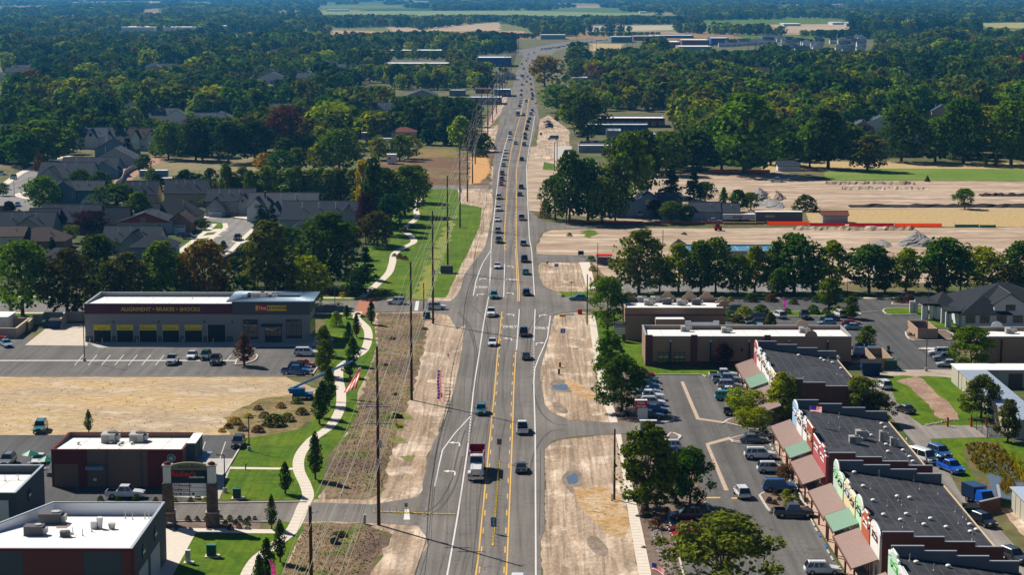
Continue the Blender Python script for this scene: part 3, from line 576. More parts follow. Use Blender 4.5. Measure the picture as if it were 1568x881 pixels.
    if kind in ('suv', 'large suv'): P['small'] += [('roof_rail', MB().box(s*w*.62-.02, rr+.1, H, s*w*.62+.02, rf-.1, H+.05), M_trim) for s in (-1,1)]
    return P
CAR_CACHE = {}
def place_car(kind, col, x, y, rz, label, group='vehicles on the main road', full=True, world=None, cat=None, z=.047, s=1.0):
    """rz = heading: 0 drives away up the road, pi towards the camera, -pi/2 nose to the right"""
    key = (kind, col, full)
    if key not in CAR_CACHE:
        P = car_parts(kind, col); L = []
        if full:
            L.append(('body', MB.mesh(P['body'][0][1], 'car_body', P['body'][0][2], False),(0,0,0), None))
            for nme, mb, m, _ in P['glass']: L.append((nme, mb.mesh(nme, m),(0,0,0), None))
            for nme, mb, m in P['lamps']+P['small']: L.append((nme, mb.mesh(nme, m),(0,0,0), None))
            ty, ri, wl = P['wheel']; tm = ty.mesh('tyre', M_tyre); rm = ri.mesh('rim', M_rim)
            for w_ in wl: L.append(('wheel', tm, w_, ('rim', rm)))
        else:
            big = MB(); mats = [paintm(col), M_trim, M_glass, M_tyre, M_head, M_tail]
            def add(mb, off=(0,0,0), mi=None):
                i = len(big.v); big.v += [(a+off[0], b+off[1], c+off[2]) for a, b, c in mb.v]; big.f += [tuple(i+k for k in f) for f in mb.f]; big.mi += [mi if mi is not None else k for k in mb.mi]
            add(P['body'][0][1])
            for _, mb, m, _ in P['glass']: add(mb, mi=2)
            for w_ in P['wheel'][2]: add(P['wheel'][0], w_, 3)
            for nme, mb, m in P['lamps']: add(mb, mi=4 if nme == 'headlight' else 5)
            L = big.mesh('small_car', mats)
        CAR_CACHE[key] = L
    L = CAR_CACHE[key]; p = Vector((*world, 0)) if world else W(x, y)
    nm = {'pickup': 'pickup_truck', 'large suv': 'parked_suv' if 'park' in label else 'suv', 'suv': 'suv', 'van': 'van', 'minivan': 'minivan'}.get(kind, 'car')
    ct = cat or {'pickup': 'pickup truck', 'large suv': 'suv'}.get(kind, kind if kind in ('suv', 'van', 'minivan') else 'car')
    if not full:
        o = bpy.data.objects.new(nm, L); o.location = (p.x, p.y, z); o.rotation_euler = (0,0, rz); o.scale = (s, s, s); return link(o, None, label=label, category=ct, group=group)
    r = empty(nm, (p.x, p.y, z), rz, label, ct, group)
    for n_, me, loc, sub in L:
        o = bpy.data.objects.new(n_, me); o.location = loc; link(o, r)
        if sub: q = bpy.data.objects.new(sub[0], sub[1]); link(q, o)
    return r
AW, TO, RT, LF = 0.0, PI, -PI/2, PI/2
main = 'vehicles on the main road'
# (kind, colour, x, y of ground under its middle, heading, label)
ROADCARS = [
 ('sedan', 'charcoal', 798,722, AW, 'dark grey sedan driving away, nearest car in the right lane, level with the dump truck'),
 ('pickup', 'white', 800,662, AW, 'white pickup with a dark bed cover driving away, just behind the first grey sedan'),
 ('suv', 'teal', 737,634, TO, 'dark teal suv coming towards the camera just behind the dump truck'),
 ('sedan', 'charcoal', 806,550, AW, 'small dark sedan driving away beside the dotted turn lane, south of the crossing'),
 ('pickup', 'charcoal', 802,514, AW, 'dark pickup truck driving away just south of the side street crossing'),
 ('sedan', 'white', 754,529, TO, 'white car with a black windscreen coming south, below the side street crossing'),
 ('pickup', 'white', 752,484, TO, 'white pickup coming south right in the side street crossing'),
 ('suv', 'teal', 756.5,457, TO, 'dark teal suv coming south just north of the side street crossing'),
 ('suv', 'black', 806,452, AW, 'black suv driving away just north of the side street crossing'),
 ('sedan', 'teal', 805,420, AW, 'dark teal car driving away beside the right turn arrow sign'),
 ('pickup', 'black', 803,401, AW, 'black pickup truck driving away beside the right hand drive'),
 ('suv', 'silver', 801.5,376, AW, 'silver grey suv driving away beside the earth island'),
 ('sedan', 'white', 761.5,411, TO, 'white sedan coming south beside the painted turn pocket'),
 ('pickup', 'charcoal', 764,372, TO, 'dark pickup with a pale roof coming south, second above the white sedan'),
 ('suv', 'grey', 762.5,357, TO, 'grey suv coming south behind a dark pickup'),
 ('sedan', 'white', 761.5,339, TO, 'small white sedan coming south between grey suv and white pickup'),
 ('pickup', 'white', 763,323, TO, 'white pickup coming south beside the end of the lawn strip'),
 ('large suv', 'tan', 764,305, TO, 'cream suv coming south just below the three red cars'),
 ('pickup', 'silver', 798.5,337, AW, 'silver pickup driving away beside the dark curved drive'),
 ('sedan', 'charcoal', 796,300, AW, 'dark car driving away, lower of a close pair'),
 ('suv', 'black', 798,289, AW, 'black suv driving away, upper of a close pair')]
for a in ROADCARS: place_car(*a, group=main)
FAR = [('hatchback', 'red', 767.5,284, TO),('suv', 'maroon', 768.5,277, TO),('suv', 'maroon', 769,268, TO),('sedan', 'teal', 771,255, TO),('pickup', 'white', 772.5,245, TO),('suv', 'white', 774.5,235, TO),
 ('suv', 'charcoal', 799,246, AW),('van', 'light blue', 802.5,223, AW),('suv', 'grey', 804,213, AW),('sedan', 'teal', 789.5,221, TO),('suv', 'white', 780,214, TO),('suv', 'grey', 781,206, TO),('sedan', 'black', 804,207, AW),
 ('suv', 'navy', 806.5,199, AW),('sedan', 'grey', 807.5,194, AW),('suv', 'black', 809,188, AW),('sedan', 'green', 811,183, AW),('van', 'white', 813,176, AW),('suv', 'grey', 815,171, AW),('sedan', 'teal', 802,177, TO),
 ('sedan', 'grey', 806,156, TO),('suv', 'black', 795.5,164, TO),('sedan', 'light blue', 796.5,158, TO),('suv', 'white', 797,153.5, TO),('sedan', 'charcoal', 815,152.5, AW),('suv', 'navy', 816,148, AW),('sedan', 'grey', 814.5,144, AW),('sedan', 'maroon', 814,138, AW),
 ('suv', 'black', 798,147, TO),('sedan', 'charcoal', 798.5,139.5, TO),('suv', 'grey', 799.5,131, TO),('sedan', 'charcoal', 806.5,126, AW),('suv', 'white', 813,130, AW),('van', 'white', 797.5,117, TO),('sedan', 'navy', 808,118, AW),
 ('van', 'silver', 802,107, TO),('suv', 'black', 799,99, TO),('sedan', 'grey', 808.5,90, TO),('suv', 'silver', 809.5,84, TO),('sedan', 'grey', 818,81, AW),('sedan', 'white', 804,113, TO),('suv', 'white', 802,122, TO),('sedan', 'red', 812,122, AW),
 ('suv', 'white', 811,108, AW),('sedan', 'silver', 814,97, AW),('sedan', 'black', 811,101, AW),('suv', 'grey', 806,94, TO)]
for i, (k, c, x, y, h) in enumerate(FAR):
    side = 'coming south' if h == TO else 'driving away'
    bucket = ['beside the orange dirt verge', 'where the road starts to bend', 'in the queue beyond the bend', 'in the far stretch by the brown tree', 'at the far end of the road'][min(4, int((290-y)/42))]
    place_car(k, c, x, y, h, f'{c} {k} {side} {bucket}', group=main, full=y > 225)
for k in range(26):        # traffic on the far reach of the highway
    t = (k+.5)/26; x = 828+t*108+random.uniform(-1,1); y = 76.5-t*15.5+random.uniform(-1.2,1.2)
    place_car(random.choice(['sedan', 'suv', 'van']), random.choice(['white', 'silver', 'grey', 'black', 'navy']), x, y, LF+1.2, 'tiny distant car on the far reach of the highway', group='distant traffic', full=False)
# ================================================================ TREES
def leafmat(name, c, tr=.34):
    m = bpy.data.materials.new(name); m.use_nodes = True; n = m.node_tree; n.nodes.clear(); L = n.links.new
    out = n.nodes.new('ShaderNodeOutputMaterial'); geo = n.nodes.new('ShaderNodeNewGeometry'); oi = n.nodes.new('ShaderNodeObjectInfo')
    def mr(s, a, b):
        r = n.nodes.new('ShaderNodeMapRange'); r.inputs[3].default_value = a; r.inputs[4].default_value = b; L(s, r.inputs[0]); return r.outputs[0]
    hs = n.nodes.new('ShaderNodeHueSaturation'); hs.inputs['Color'].default_value = (*c, 1)
    mu = n.nodes.new('ShaderNodeMath'); mu.operation = 'MULTIPLY'; L(mr(geo.outputs['Random Per Island'], .55,1.5), mu.inputs[0]); L(mr(oi.outputs['Random'], .72,1.3), mu.inputs[1])
    L(mu.outputs[0], hs.inputs['Value']); L(mr(oi.outputs['Random'], .475, .52), hs.inputs['Hue'])
    d = n.nodes.new('ShaderNodeBsdfDiffuse'); t = n.nodes.new('ShaderNodeBsdfTranslucent'); x = n.nodes.new('ShaderNodeMixShader'); x.inputs[0].default_value = tr
    L(hs.outputs[0], d.inputs[0]); L(hs.outputs[0], t.inputs[0]); L(d.outputs[0], x.inputs[1]); L(t.outputs[0], x.inputs[2]); L(x.outputs[0], out.inputs[0])
    MATS[name] = m; return m
LEAF = {k: leafmat('leaves_'+k, c) for k, c in dict(amber=(.22, .155, .006), green=(.100, .160, .003), dark=(.052, .100, .004), deep=(.026, .062, .012), lime=(.22, .26, .003), yellow=(.36, .25, .004), willow=(.16, .22, .022),
    pine=(.014, .040, .018), orange=(.21, .105, .018), rust=(.14, .065, .025), red=(.26, .022, .022), purple=(.055, .018, .024), olive=(.095, .095, .010)).items()}
M_bark = mat('bark', (.10, .075, .055), .95, var=.3, scale=4, bump=.02)
ENV = {'round': (8.2, .15, lambda h: (np.sin(np.pi*np.clip(h*.9+.09, .03, .99)**.92))**.5), 'oval': (6.4, .12, lambda h: (np.sin(np.pi*np.clip(h*.9+.09, .03, .99)**.85))**.55),
       'pear': (4.4, .14, lambda h: np.where(h < .3,(np.clip(h, .01,1)/.3)**.5, np.clip((1-h)/.7,0,1)**.75)),
       'conifer': (4.6, .05, lambda h: np.clip(1-h, 0,1)**.85*.98+.02), 'column': (3.2, .05, lambda h: np.clip(h/.12, .1,1)**.5*np.clip(1-h, 0,1)**.30),
       'flat': (9.5, .30, lambda h: (np.sin(np.pi*np.clip(h*.75+.12, .03, .99)))**.4), 'shrub': (9.0, .0, lambda h: np.clip(1-h, 0,1)**.45)}
def crown_arrays(kind, n, leaf, seed):
    """leaf quads on many overlapping boughs inside the crown's envelope; tree 10 m tall standing on z = 0"""
    rg = np.random.RandomState(seed); Wd, h0, env = ENV[kind]; z0 = 10*h0; Hc = 10-z0; R = Wd/2
    K = {'round': 44, 'oval': 40, 'pear': 44, 'conifer': 50, 'column': 36, 'flat': 34, 'shrub': 30}[kind]
    if n < 700: K = int(K*.6)
    h = rg.uniform(.02, .96, K) if kind != 'conifer' else rg.uniform(.0, .97, K)**1.25
    th = np.arange(K)*2.39996+rg.uniform(-.5, .5, K); cr = R*.30*rg.uniform(.7,1.3, K)*(1.6 if kind in ('pear', 'column') else 1)
    if n < 700: cr *= 1.25
    er = env(h)*R; rr = np.clip(er-cr*.75,0, None)*rg.uniform(.5,1.15, K)*(1+.20*np.sin(th*3+seed*2)+.1*np.sin(th*5+h*7))
    cx, cy, cz = rr*np.cos(th), rr*np.sin(th), z0+h*Hc
    cr = np.minimum(cr, er*.75+.25)
    if n > 4000: cr *= rg.uniform(.62,1.0, K); rr *= rg.uniform(.9,1.12, K)
    w = cr**2; pick = rg.choice(K, n, p=w/w.sum())
    d = rg.normal(size=(n, 3)); d[:, 2] += .25; d /= np.linalg.norm(d, axis=1)[:, None]
    rad = cr[pick]*rg.uniform(.45,1.1, n)**.6
    sq = .7 if kind != 'conifer' else .45
    c = np.stack([cx[pick], cy[pick], cz[pick]], 1)+d*rad[:, None]*np.array([1,1, sq*1.15])
    if kind != 'conifer':                       # a third of the leaves fill the outline between the boughs
        m = int(n*(.75 if kind == 'shrub' else (.07 if n > 4000 else .17))); hh = rg.uniform(0, .99, m); t2 = rg.uniform(0,2*np.pi, m); wob = .96+(.16*np.sin(3*t2+seed*2)+.12*np.sin(5*t2+hh*9+seed))*(kind != 'shrub'); rr2 = env(hh)*R*wob*rg.uniform(.70, .98, m)
        c[:m] = np.stack([rr2*np.cos(t2), rr2*np.sin(t2), z0+hh*Hc], 1); d[:m] = np.stack([np.cos(t2), np.sin(t2),(hh-.45)*2.2], 1); d[:m] /= np.linalg.norm(d[:m], axis=1)[:, None]
    c[:, 2] = np.clip(c[:, 2], .15,10.1)
    nr = d+rg.normal(scale=.55, size=(n, 3))+np.array([0,0, .25]); nr /= np.linalg.norm(nr, axis=1)[:, None]
    a = np.cross(nr, rg.normal(size=(n, 3))); a /= np.linalg.norm(a, axis=1)[:, None]+1e-9; b = np.cross(nr, a)
    s = leaf*rg.uniform(.6,1.35, n)[:, None]
    V = np.stack([c-a*s*.5, c-b*s*.36, c+a*s*.5, c+b*s*.36], 1).reshape(-1,3)
    return V, cx, cy, cz
def add_trunk(mb, kind, cx, cy, cz, m, seed, r=.24, twigs=6):
    rg = random.Random(seed); top = 6.5 if kind not in ('conifer', 'column', 'pear') else 8.5
    if kind == 'shrub': top = 2; r = .18
    pts = [(rg.uniform(-.08, .08)*k, rg.uniform(-.08, .08)*k, top*k/5) for k in range(6)]; pts[0] = (0,0,-.05)
    for k in range(5): mb.cyl(pts[k], pts[k+1], r*(1.15 if k == 0 else 1)*(1-k*.15), r*(1-(k+1)*.15),7, m, False)
    for q in range(twigs):
        j = int(q*len(cx)/twigs); s = pts[2] if cz[j] < 6 else pts[3]
        if cz[j] > s[2]+.3: mb.cyl(s, (cx[j]*.85, cy[j]*.85, cz[j]), r*.38, .04,5, m, False)
def quads_mesh(name, V, m, extra=None, m2=None):
    n = len(V)//4; me = bpy.data.meshes.new(name); ev = extra.v if extra else []; ef = extra.f if extra else []
    allv = np.concatenate([V, np.array(ev).reshape(-1,3)]) if ev else V
    me.vertices.add(len(allv)); me.vertices.foreach_set('co', allv.astype(np.float32).ravel())
    loops = np.arange(4*n); ll = list(loops); st = list(np.arange(n)*4); tot = [4]*n
    for f in ef: st.append(len(ll)); tot.append(len(f)); ll += [4*n+k for k in f]
    me.loops.add(len(ll)); me.loops.foreach_set('vertex_index', np.array(ll, dtype=np.int32))
    me.polygons.add(len(st)); me.polygons.foreach_set('loop_start', np.array(st, dtype=np.int32)); me.polygons.foreach_set('loop_total', np.array(tot, dtype=np.int32))
    me.materials.append(m)
    if m2: me.materials.append(m2); me.polygons.foreach_set('material_index', np.array([0]*n+[1]*len(ef), dtype=np.int32))
    me.update(); me.validate(); return me
LOD = {3: (6500, .40),2: (2400, .62),1: (700,1.05),0: (260,1.55)}
TREE_CACHE = {}
def tree_mesh(kind, col, lod, seed):
    key = (kind, col, lod, seed)
    if key not in TREE_CACHE:
        n, lf = LOD[lod]
        if kind in ('pear', 'column', 'conifer'): n = int(n*.62); lf *= .82
        if kind == 'shrub': n = int(n*.8); lf *= 1.0
        V, cx, cy, cz = crown_arrays(kind, n, lf, seed*17+len(kind)); t = MB(); add_trunk(t, kind, cx, cy, cz, 0, seed, twigs=7 if lod > 1 else 2)
        if lod >= 2: TREE_CACHE[key] = (quads_mesh('crown', V, LEAF[col]), t.mesh('trunk', M_bark, True))
        else: TREE_CACHE[key] = quads_mesh('tree', V, LEAF[col], t, M_bark)
    return TREE_CACHE[key]
COLW = dict(amber='golden brown', green='mid green', dark='dark green', deep='very dark green', lime='yellow-green', yellow='golden yellow', willow='pale grey-green', pine='blackish green', orange='orange turning', rust='rusty brown', red='crimson', purple='dark purple', olive='olive green')
KW = dict(round='round crowned tree', oval='tall oval tree', pear='teardrop shaped young tree', conifer='pointed conifer', column='narrow upright tree', flat='low spreading tree', shrub='bushy shrub')
KN = dict(round='shade_tree', oval='shade_tree', pear='pear_tree', conifer='conifer_tree', column='poplar_tree', flat='spreading_tree', shrub='shrub')
NTREE = 0
def tree(x, yb, yt, w, kind='round', col='green', label=None, lod=None, group=None, world=None, H=None, wm=None, name=None, z=0.0):
    global NTREE
    NTREE += 1
    p = Vector(world) if world is not None else W(x, yb)
    Hh = H if H else HT(x, yb, yt); ww = wm if wm else w*sc_at(yb)
    if lod is None: lod = 3 if w > 55 and yb > 560 else (2 if yb > 300 and kind != 'shrub' else 1)
    seed = random.randint(1,3) if lod < 3 else random.randint(1,2)
    me = tree_mesh(kind, col, lod, seed); fz = 1.22 if kind in ('round', 'oval') and label is None else (1.3 if kind == 'shrub' else 1.08); s = (ww/ENV[kind][0]*fz, ww/ENV[kind][0]*fz, Hh/10.0*(1.04 if fz > 1.1 else 1))
    nm = name or KN[kind]; rz = random.uniform(0,6.28); ct = 'shrub' if kind == 'shrub' else 'tree'
    lab = label or f'{COLW[col]} {KW[kind]}'
    if lod >= 2:
        r = empty(nm, (p.x, p.y, z), rz, lab, ct, group); r.scale = s
        for k, m in zip(('crown', 'trunk'), me): link(bpy.data.objects.new(k, m), r)
        return r
    o = bpy.data.objects.new(nm, me); o.location = (p.x, p.y, z); o.rotation_euler = (0,0, rz); o.scale = s
    return link(o, None, label=lab, category=ct, group=group)
G1 = 'street trees behind the tire shop'
for a in [(35,484,375,84, 'round', 'green'),(103,487,388,72, 'round', 'olive'),(193,470,392,64, 'round', 'olive'),(152,448,364,60, 'round', 'dark'),(247,468,372,66, 'oval', 'green'),(314,464,373,74, 'round', 'amber'),
          (410,470,343,76, 'oval', 'olive'),(472,468,397,68, 'round', 'lime'),(499,440,333,96, 'round', 'dark'),(338,458,424,30, 'oval', 'green'),(172,470,405,46, 'round', 'dark'),(278,460,400,40, 'oval', 'dark'),(445,466,415,36, 'conifer', 'dark'),(375,468,420,40, 'round', 'dark'),(142,470,430,30, 'oval', 'dark')]: tree(*a, group=G1)
G2 = 'trees in the housing estate'
for a in [(67,322,272,52, 'round', 'green'),(178,330,284,66, 'round', 'dark'),(213,345,296,36, 'oval', 'green'),(139,362,324,56, 'flat', 'purple'),(155,305,264,36, 'round', 'dark'),(124,303,262,38, 'round', 'dark'),(222,330,292,22, 'conifer', 'pine'),
          (80,390,362,22, 'conifer', 'pine'),(60,262,236,20, 'shrub', 'rust'),(15,345,310,24, 'oval', 'purple'),(245,372,340,16, 'conifer', 'dark'),(110,372,345,24, 'flat', 'willow'),(342,385,368,16, 'pear', 'dark'),(400,350,312,34, 'conifer', 'deep'),(418,340,308,26, 'conifer', 'pine'),(302,300,268,36, 'round', 'dark'),(284,300,262,30, 'round', 'deep'),
          (220,265,238,26, 'round', 'dark'),(262,352,332,22, 'shrub', 'dark'),(385,412,372,40, 'round', 'deep'),(445,392,350,42, 'round', 'dark'),(232,418,380,26, 'conifer', 'pine'),(120,425,395,30, 'round', 'dark'),
          (425,425,385,34, 'conifer', 'deep'),(360,425,395,26, 'round', 'dark'),(548,455,415,38, 'round', 'deep'),(560,428,372,36, 'conifer', 'deep'),(530,395,345,40, 'round', 'purple'),(12,250,195,40, 'round', 'dark'),(60,252,188,92, 'round', 'green'),(36,256,205,60, 'round', 'dark'),(105,236,200,34, 'round', 'dark'),(196,240,204,22, 'conifer', 'pine'),(168,222,203,26, 'shrub', 'dark')]: tree(*a, group=G2)
for k in range(17): tree(348+k*12,319+random.uniform(-2,2),258+random.uniform(-5,6),30, 'column' if k % 3 else 'shrub', 'willow' if k % 3 else 'green', group='row of pale willows behind the houses', lod=2, name='willow_tree')
G3 = 'trees beside the park path'
for a in [(556,345,245,30, 'column', 'yellow'),(572,348,240,36, 'column', 'dark'),(592,342,262,52, 'round', 'dark'),(620,330,258,60, 'round', 'green'),(640,310,256,36, 'round', 'green'),(578,378,326,48, 'round', 'olive'),(560,372,300,30, 'round', 'purple'),(545,340,285,26, 'column', 'willow'),(600,360,300,40, 'round', 'deep')]: tree(*a, group=G3)
G4 = 'young trees along the winding path'
for a in [(568.6,497,460,16, 'pear', 'dark'),(531,488,467,14, 'pear', 'dark'),(546,517,480,15, 'pear', 'olive'),(534,531,492,17, 'pear', 'dark'),(541,560,516,25, 'pear', 'dark'),(498,577,522,28, 'oval', 'green'),(536,578,545,24, 'pear', 'dark'),(504,622,560,26, 'pear', 'dark'),(489,650,592,28, 'pear', 'dark'),(494,640,582,24, 'pear', 'deep'),
          (483,735,660,28, 'pear', 'dark'),(437,757,707,24, 'pear', 'dark'),(416,811,757,19, 'pear', 'dark'),(429,862,795,24, 'pear', 'dark'),(409,893,823,30, 'pear', 'dark'),(397,905,848,22, 'pear', 'dark'),(136,664,627,15, 'pear', 'green'),(496,545,500,22, 'oval', 'green'),(515,500,478,20, 'shrub', 'lime')]: tree(*a, group=G4, lod=2)
tree(374,560,509,32, 'pear', 'rust', 'small rust red tree on a kerbed island in front of the tire shop', lod=2)
G5 = 'trees around the plaza parking lot'
for a in [(990,783,652,84, 'oval', 'green'),(1056,776,690,62, 'round', 'dark'),(1035,770,700,46, 'round', 'dark'),(1108,935,797,150, 'round', 'willow'),(952,630,549,70, 'round', 'dark'),(930,508,428,56, 'round', 'green'),(934,582,508,48, 'oval', 'green'),(1327,536,501,28, 'round', 'green'),(1303,488,455,24, 'oval', 'green'),(1269,472,428,34, 'oval', 'green'),
          (1180,504,478,22, 'pear', 'olive'),(1502,640,578,54, 'round', 'green'),(1543,677,614,34, 'oval', 'olive'),(1316,645,580,56, 'round', 'willow'),(1345,648,604,46, 'round', 'olive'),(1200,648,572,50, 'oval', 'lime'),(1218,622,596,40, 'round', 'lime'),(1486,568,503,64, 'round', 'green'),(1106,564,527,28, 'round', 'purple')]: tree(*a, group=G5, lod=3 if a[3] > 44 else 2)
tree(1139,642,596,60, 'flat', 'lime', 'low bright yellow-green tree over the parked black car by the plaza walkway', lod=2, group=G5)
tree(1151,665,626,60, 'flat', 'lime', 'low bright yellow-green tree on the island behind the grey hatchback', lod=2, group=G5)
tree(1203,742,712,30, 'flat', 'rust', 'small bare brown tree by the walkway under the tan canopy', lod=2)
G6 = 'row of street trees along the service road'
for a in [(978,450,358,72, 'round', 'willow'),(1010,447,396,40, 'round', 'green'),(1039,447,376,40, 'oval', 'lime'),(1073,448,372,46, 'oval', 'green'),(1096,448,368,50, 'round', 'green'),(1130,452,392,44, 'round', 'green'),(1156,448,380,38, 'oval', 'lime'),(1192,453,414,32, 'round', 'green'),(1216,449,363,78, 'round', 'dark'),(1244,450,398,36, 'oval', 'green'),
          (1274,446,372,42, 'oval', 'lime'),(1330,449,379,70, 'round', 'dark'),(1387,447,382,42, 'oval', 'lime'),(1446,449,369,74, 'round', 'dark'),(1436,453,404,32, 'oval', 'olive'),(1505,444,382,64, 'round', 'lime'),(1563,449,374,66, 'round', 'dark'),(1549,452,410,40, 'round', 'olive'),(1190,448,372,44, 'oval', 'green'),(1355,448,395,34, 'oval', 'green'),(1470,448,385,40, 'round', 'green')]: tree(*a, group=G6, lod=2)
G7 = 'dark trees round the old farmhouse'
for a in [(850,336,272,44, 'round', 'dark'),(872,340,236,52, 'round', 'dark'),(900,338,248,56, 'round', 'dark'),(922,342,275,56, 'round', 'green'),(942,338,255,40, 'round', 'dark'),(960,330,208,66, 'round', 'green'),(985,300,205,56, 'oval', 'dark'),(835,334,306,18, 'shrub', 'rust'),(1028,305,250,44, 'conifer', 'deep'),(1062,312,262,40, 'conifer', 'pine'),(1080,310,280,30, 'round', 'dark'),(1108,318,286,16, 'pear', 'dark'),
          (1130,325,292,28, 'oval', 'dark'),(1150,322,296,28, 'round', 'green'),(1005,335,308,22, 'round', 'purple'),(1028,342,310,36, 'round', 'green'),(1050,342,314,22, 'oval', 'dark'),(1020,268,205,60, 'round', 'green'),(1060,262,200,66, 'round', 'dark'),(1140,266,148,100, 'oval', 'green'),(1105,262,180,60, 'round', 'dark'),(1180,252,190,50, 'round', 'dark'),(1206,258,205,40, 'round', 'dark'),(1268,258,166,58, 'oval', 'dark'),(1240,256,190,44, 'round', 'green'),(1328,262,210,56, 'round', 'olive'),
          (1380,248,165,66, 'round', 'dark'),(1432,248,190,44, 'oval', 'green'),(1475,250,155,70, 'round', 'dark'),(1548,252,160,74, 'round', 'green'),(1508,256,234,8, 'column', 'green'),(1525,256,228,8, 'column', 'green'),(1460,246,212,14, 'column', 'green')]: tree(*a, group=G7, lod=2 if a[1] > 300 or a[3] > 48 else 1)
tree(1233,323,299,40, 'shrub', 'dark', 'wide dark bush standing alone in the bare construction ground', lod=1)
tree(1477,320,289,33, 'round', 'green', 'lone round green tree on the construction ground beside a ditch', lod=2)
G8 = 'tall trees beyond the power line'
for a in [(706,228,180,32, 'oval', 'lime'),(722,232,195,34, 'round', 'dark'),(738,232,205,30, 'round', 'green'),(655,222,165,32, 'conifer', 'deep'),(680,222,168,34, 'conifer', 'pine'),(700,224,185,30, 'round', 'deep'),(612,246,208,30, 'round', 'green'),(580,245,212,34, 'round', 'lime'),(625,243,210,34, 'round', 'lime'),(834,132,88,46, 'round', 'amber'),(520,262,200,60, 'round', 'green'),(490,262,222,40, 'round', 'lime'),
          (405,262,236,34, 'round', 'yellow'),(430,268,232,40, 'round', 'dark'),(455,262,228,34, 'round', 'green'),(350,250,190,50, 'round', 'deep'),(390,248,188,54, 'round', 'deep'),(300,246,185,52, 'round', 'dark'),(258,244,190,50, 'round', 'green'),(310,246,196,40, 'round', 'deep'),(438,238,165,50, 'round', 'rust'),(900,216,150,60, 'round', 'dark'),(855,172,132,60, 'round', 'green'),(880,178,140,50, 'round', 'dark'),(905,188,188,24, 'conifer', 'deep'),(893,210,186,22, 'conifer', 'deep'),
          (1030,190,160,18, 'oval', 'yellow'),(970,268,205,40, 'round', 'dark'),(995,262,212,46, 'round', 'lime'),(1045,258,210,40, 'round', 'lime'),(1365,182,142,16, 'column', 'red'),(1410,170,145,26, 'round', 'red'),(1322,218,192,36, 'round', 'purple'),(1205,246,188,40, 'round', 'dark')]:
    if a[1] > a[2]+4: tree(*a, group=G8, lod=1 if a[3] < 48 else 2)
# ---- woodland: nearest trees singly, the rest as one object of instances
def inpoly(x, y, P):
    c = False; n = len(P)
    for i in range(n):
        (xa, ya),(xb, yb) = P[i], P[(i+1) % n]
        if (ya > y) != (yb > y) and x < (xb-xa)*(y-ya)/(yb-ya)+xa: c = not c
    return c
CLEAR = [[(222,244),(400,241),(400,270),(215,268)], [(505,45),(620,48),(765,33),(812,46),(812,54),(700,56),(510,54)], [(885,38),(1030,38),(1030,47),(890,49)], [(880,55),(960,57),(955,77),(830,86),(820,76)], [(430,17),(800,16),(1050,22),(900,25),(500,24)],
         [(0,54),(160,46),(165,50),(60,58)], [(1180,38),(1300,36),(1305,48),(1200,50)], [(1500,35),(1640,33),(1640,44),(1510,42)], [(90,3),(250,2),(250,9),(110,11)], [(628,226),(705,226),(705,243),(628,243)],
         [(586,92),(690,92),(690,110),(586,110)], [(725,84),(790,84),(790,104),(725,104)], [(600,138),(780,140),(780,160),(600,160)], [(895,170),(1030,172),(1030,240),(880,240)], [(1010,50),(1330,60),(1335,78),(1010,78)], [(560,225),(620,225),(620,250),(560,250)], [(545,128),(600,128),(600,145),(545,145)], [(850,60),(1010,55),(1010,72),(850,80)]]
WOODL = [(-80,243),(40,252),(110,232),(230,243),(330,240),(400,236),(470,250),(560,232),(600,245),(625,222),(700,220),(735,196),(748,165),(770,140),(784,90),(790,62),(-80,62)]
WOODR = [(836,168),(872,180),(900,240),(980,266),(1085,258),(1180,244),(1640,246),(1640,62),(1340,62),(1335,88),(1010,86),(870,88),(826,92),(824,120)]
def row_arr(Y): return 440.5-FPX*((-CH*Uv.z)+Y*Uv.y)/((-CH*Fv.z)+Y*Fv.y)
def col_arr(X, Y): return 784+FPX*(X*Rv.x+Y*Rv.y)/(X*Fv.x+Y*Fv.y-CH*Fv.z)
def blocked(px, py):
    if any(inpoly(px, py, c) for c in CLEAR): return True
    cx = along(CL, py) if py > 77 else 817
    if abs(px-cx) < (20+ (py-70)*.12 if py > 77 else 8): return True
    return False
rgn = np.random.RandomState(11)
import mathutils.noise as mn
pts = []
random.seed(77)
FARH_L = [(random.uniform(-20,560), random.uniform(62,132)) for _ in range(44)]; FARH_R = [(random.uniform(1170,1340), random.uniform(60,84)) for _ in range(34)]
FARH = [W(x, y) for x, y in FARH_L+FARH_R+[(12,190),(8,220),(62,182),(250,192),(270,194),(320,200),(335,198),(205,176),(225,172),(300,204),(590,182),(430,184),(520,174),(1320,213),(1372,240),(1398,238),(1350,205),(1525,190),(1442,185),(1140,122),(1165,120),(1312,128),(1380,130),(139,230),(178,228),(218,232),(618,218)]]
FA = np.array([(p.x, p.y) for p in FARH])
def veiled(X, Y):
    return bool(np.any((np.abs(FA[:, 0]-X) < 10) & (Y-FA[:, 1] < 14) & (FA[:, 1]-Y < 14)))
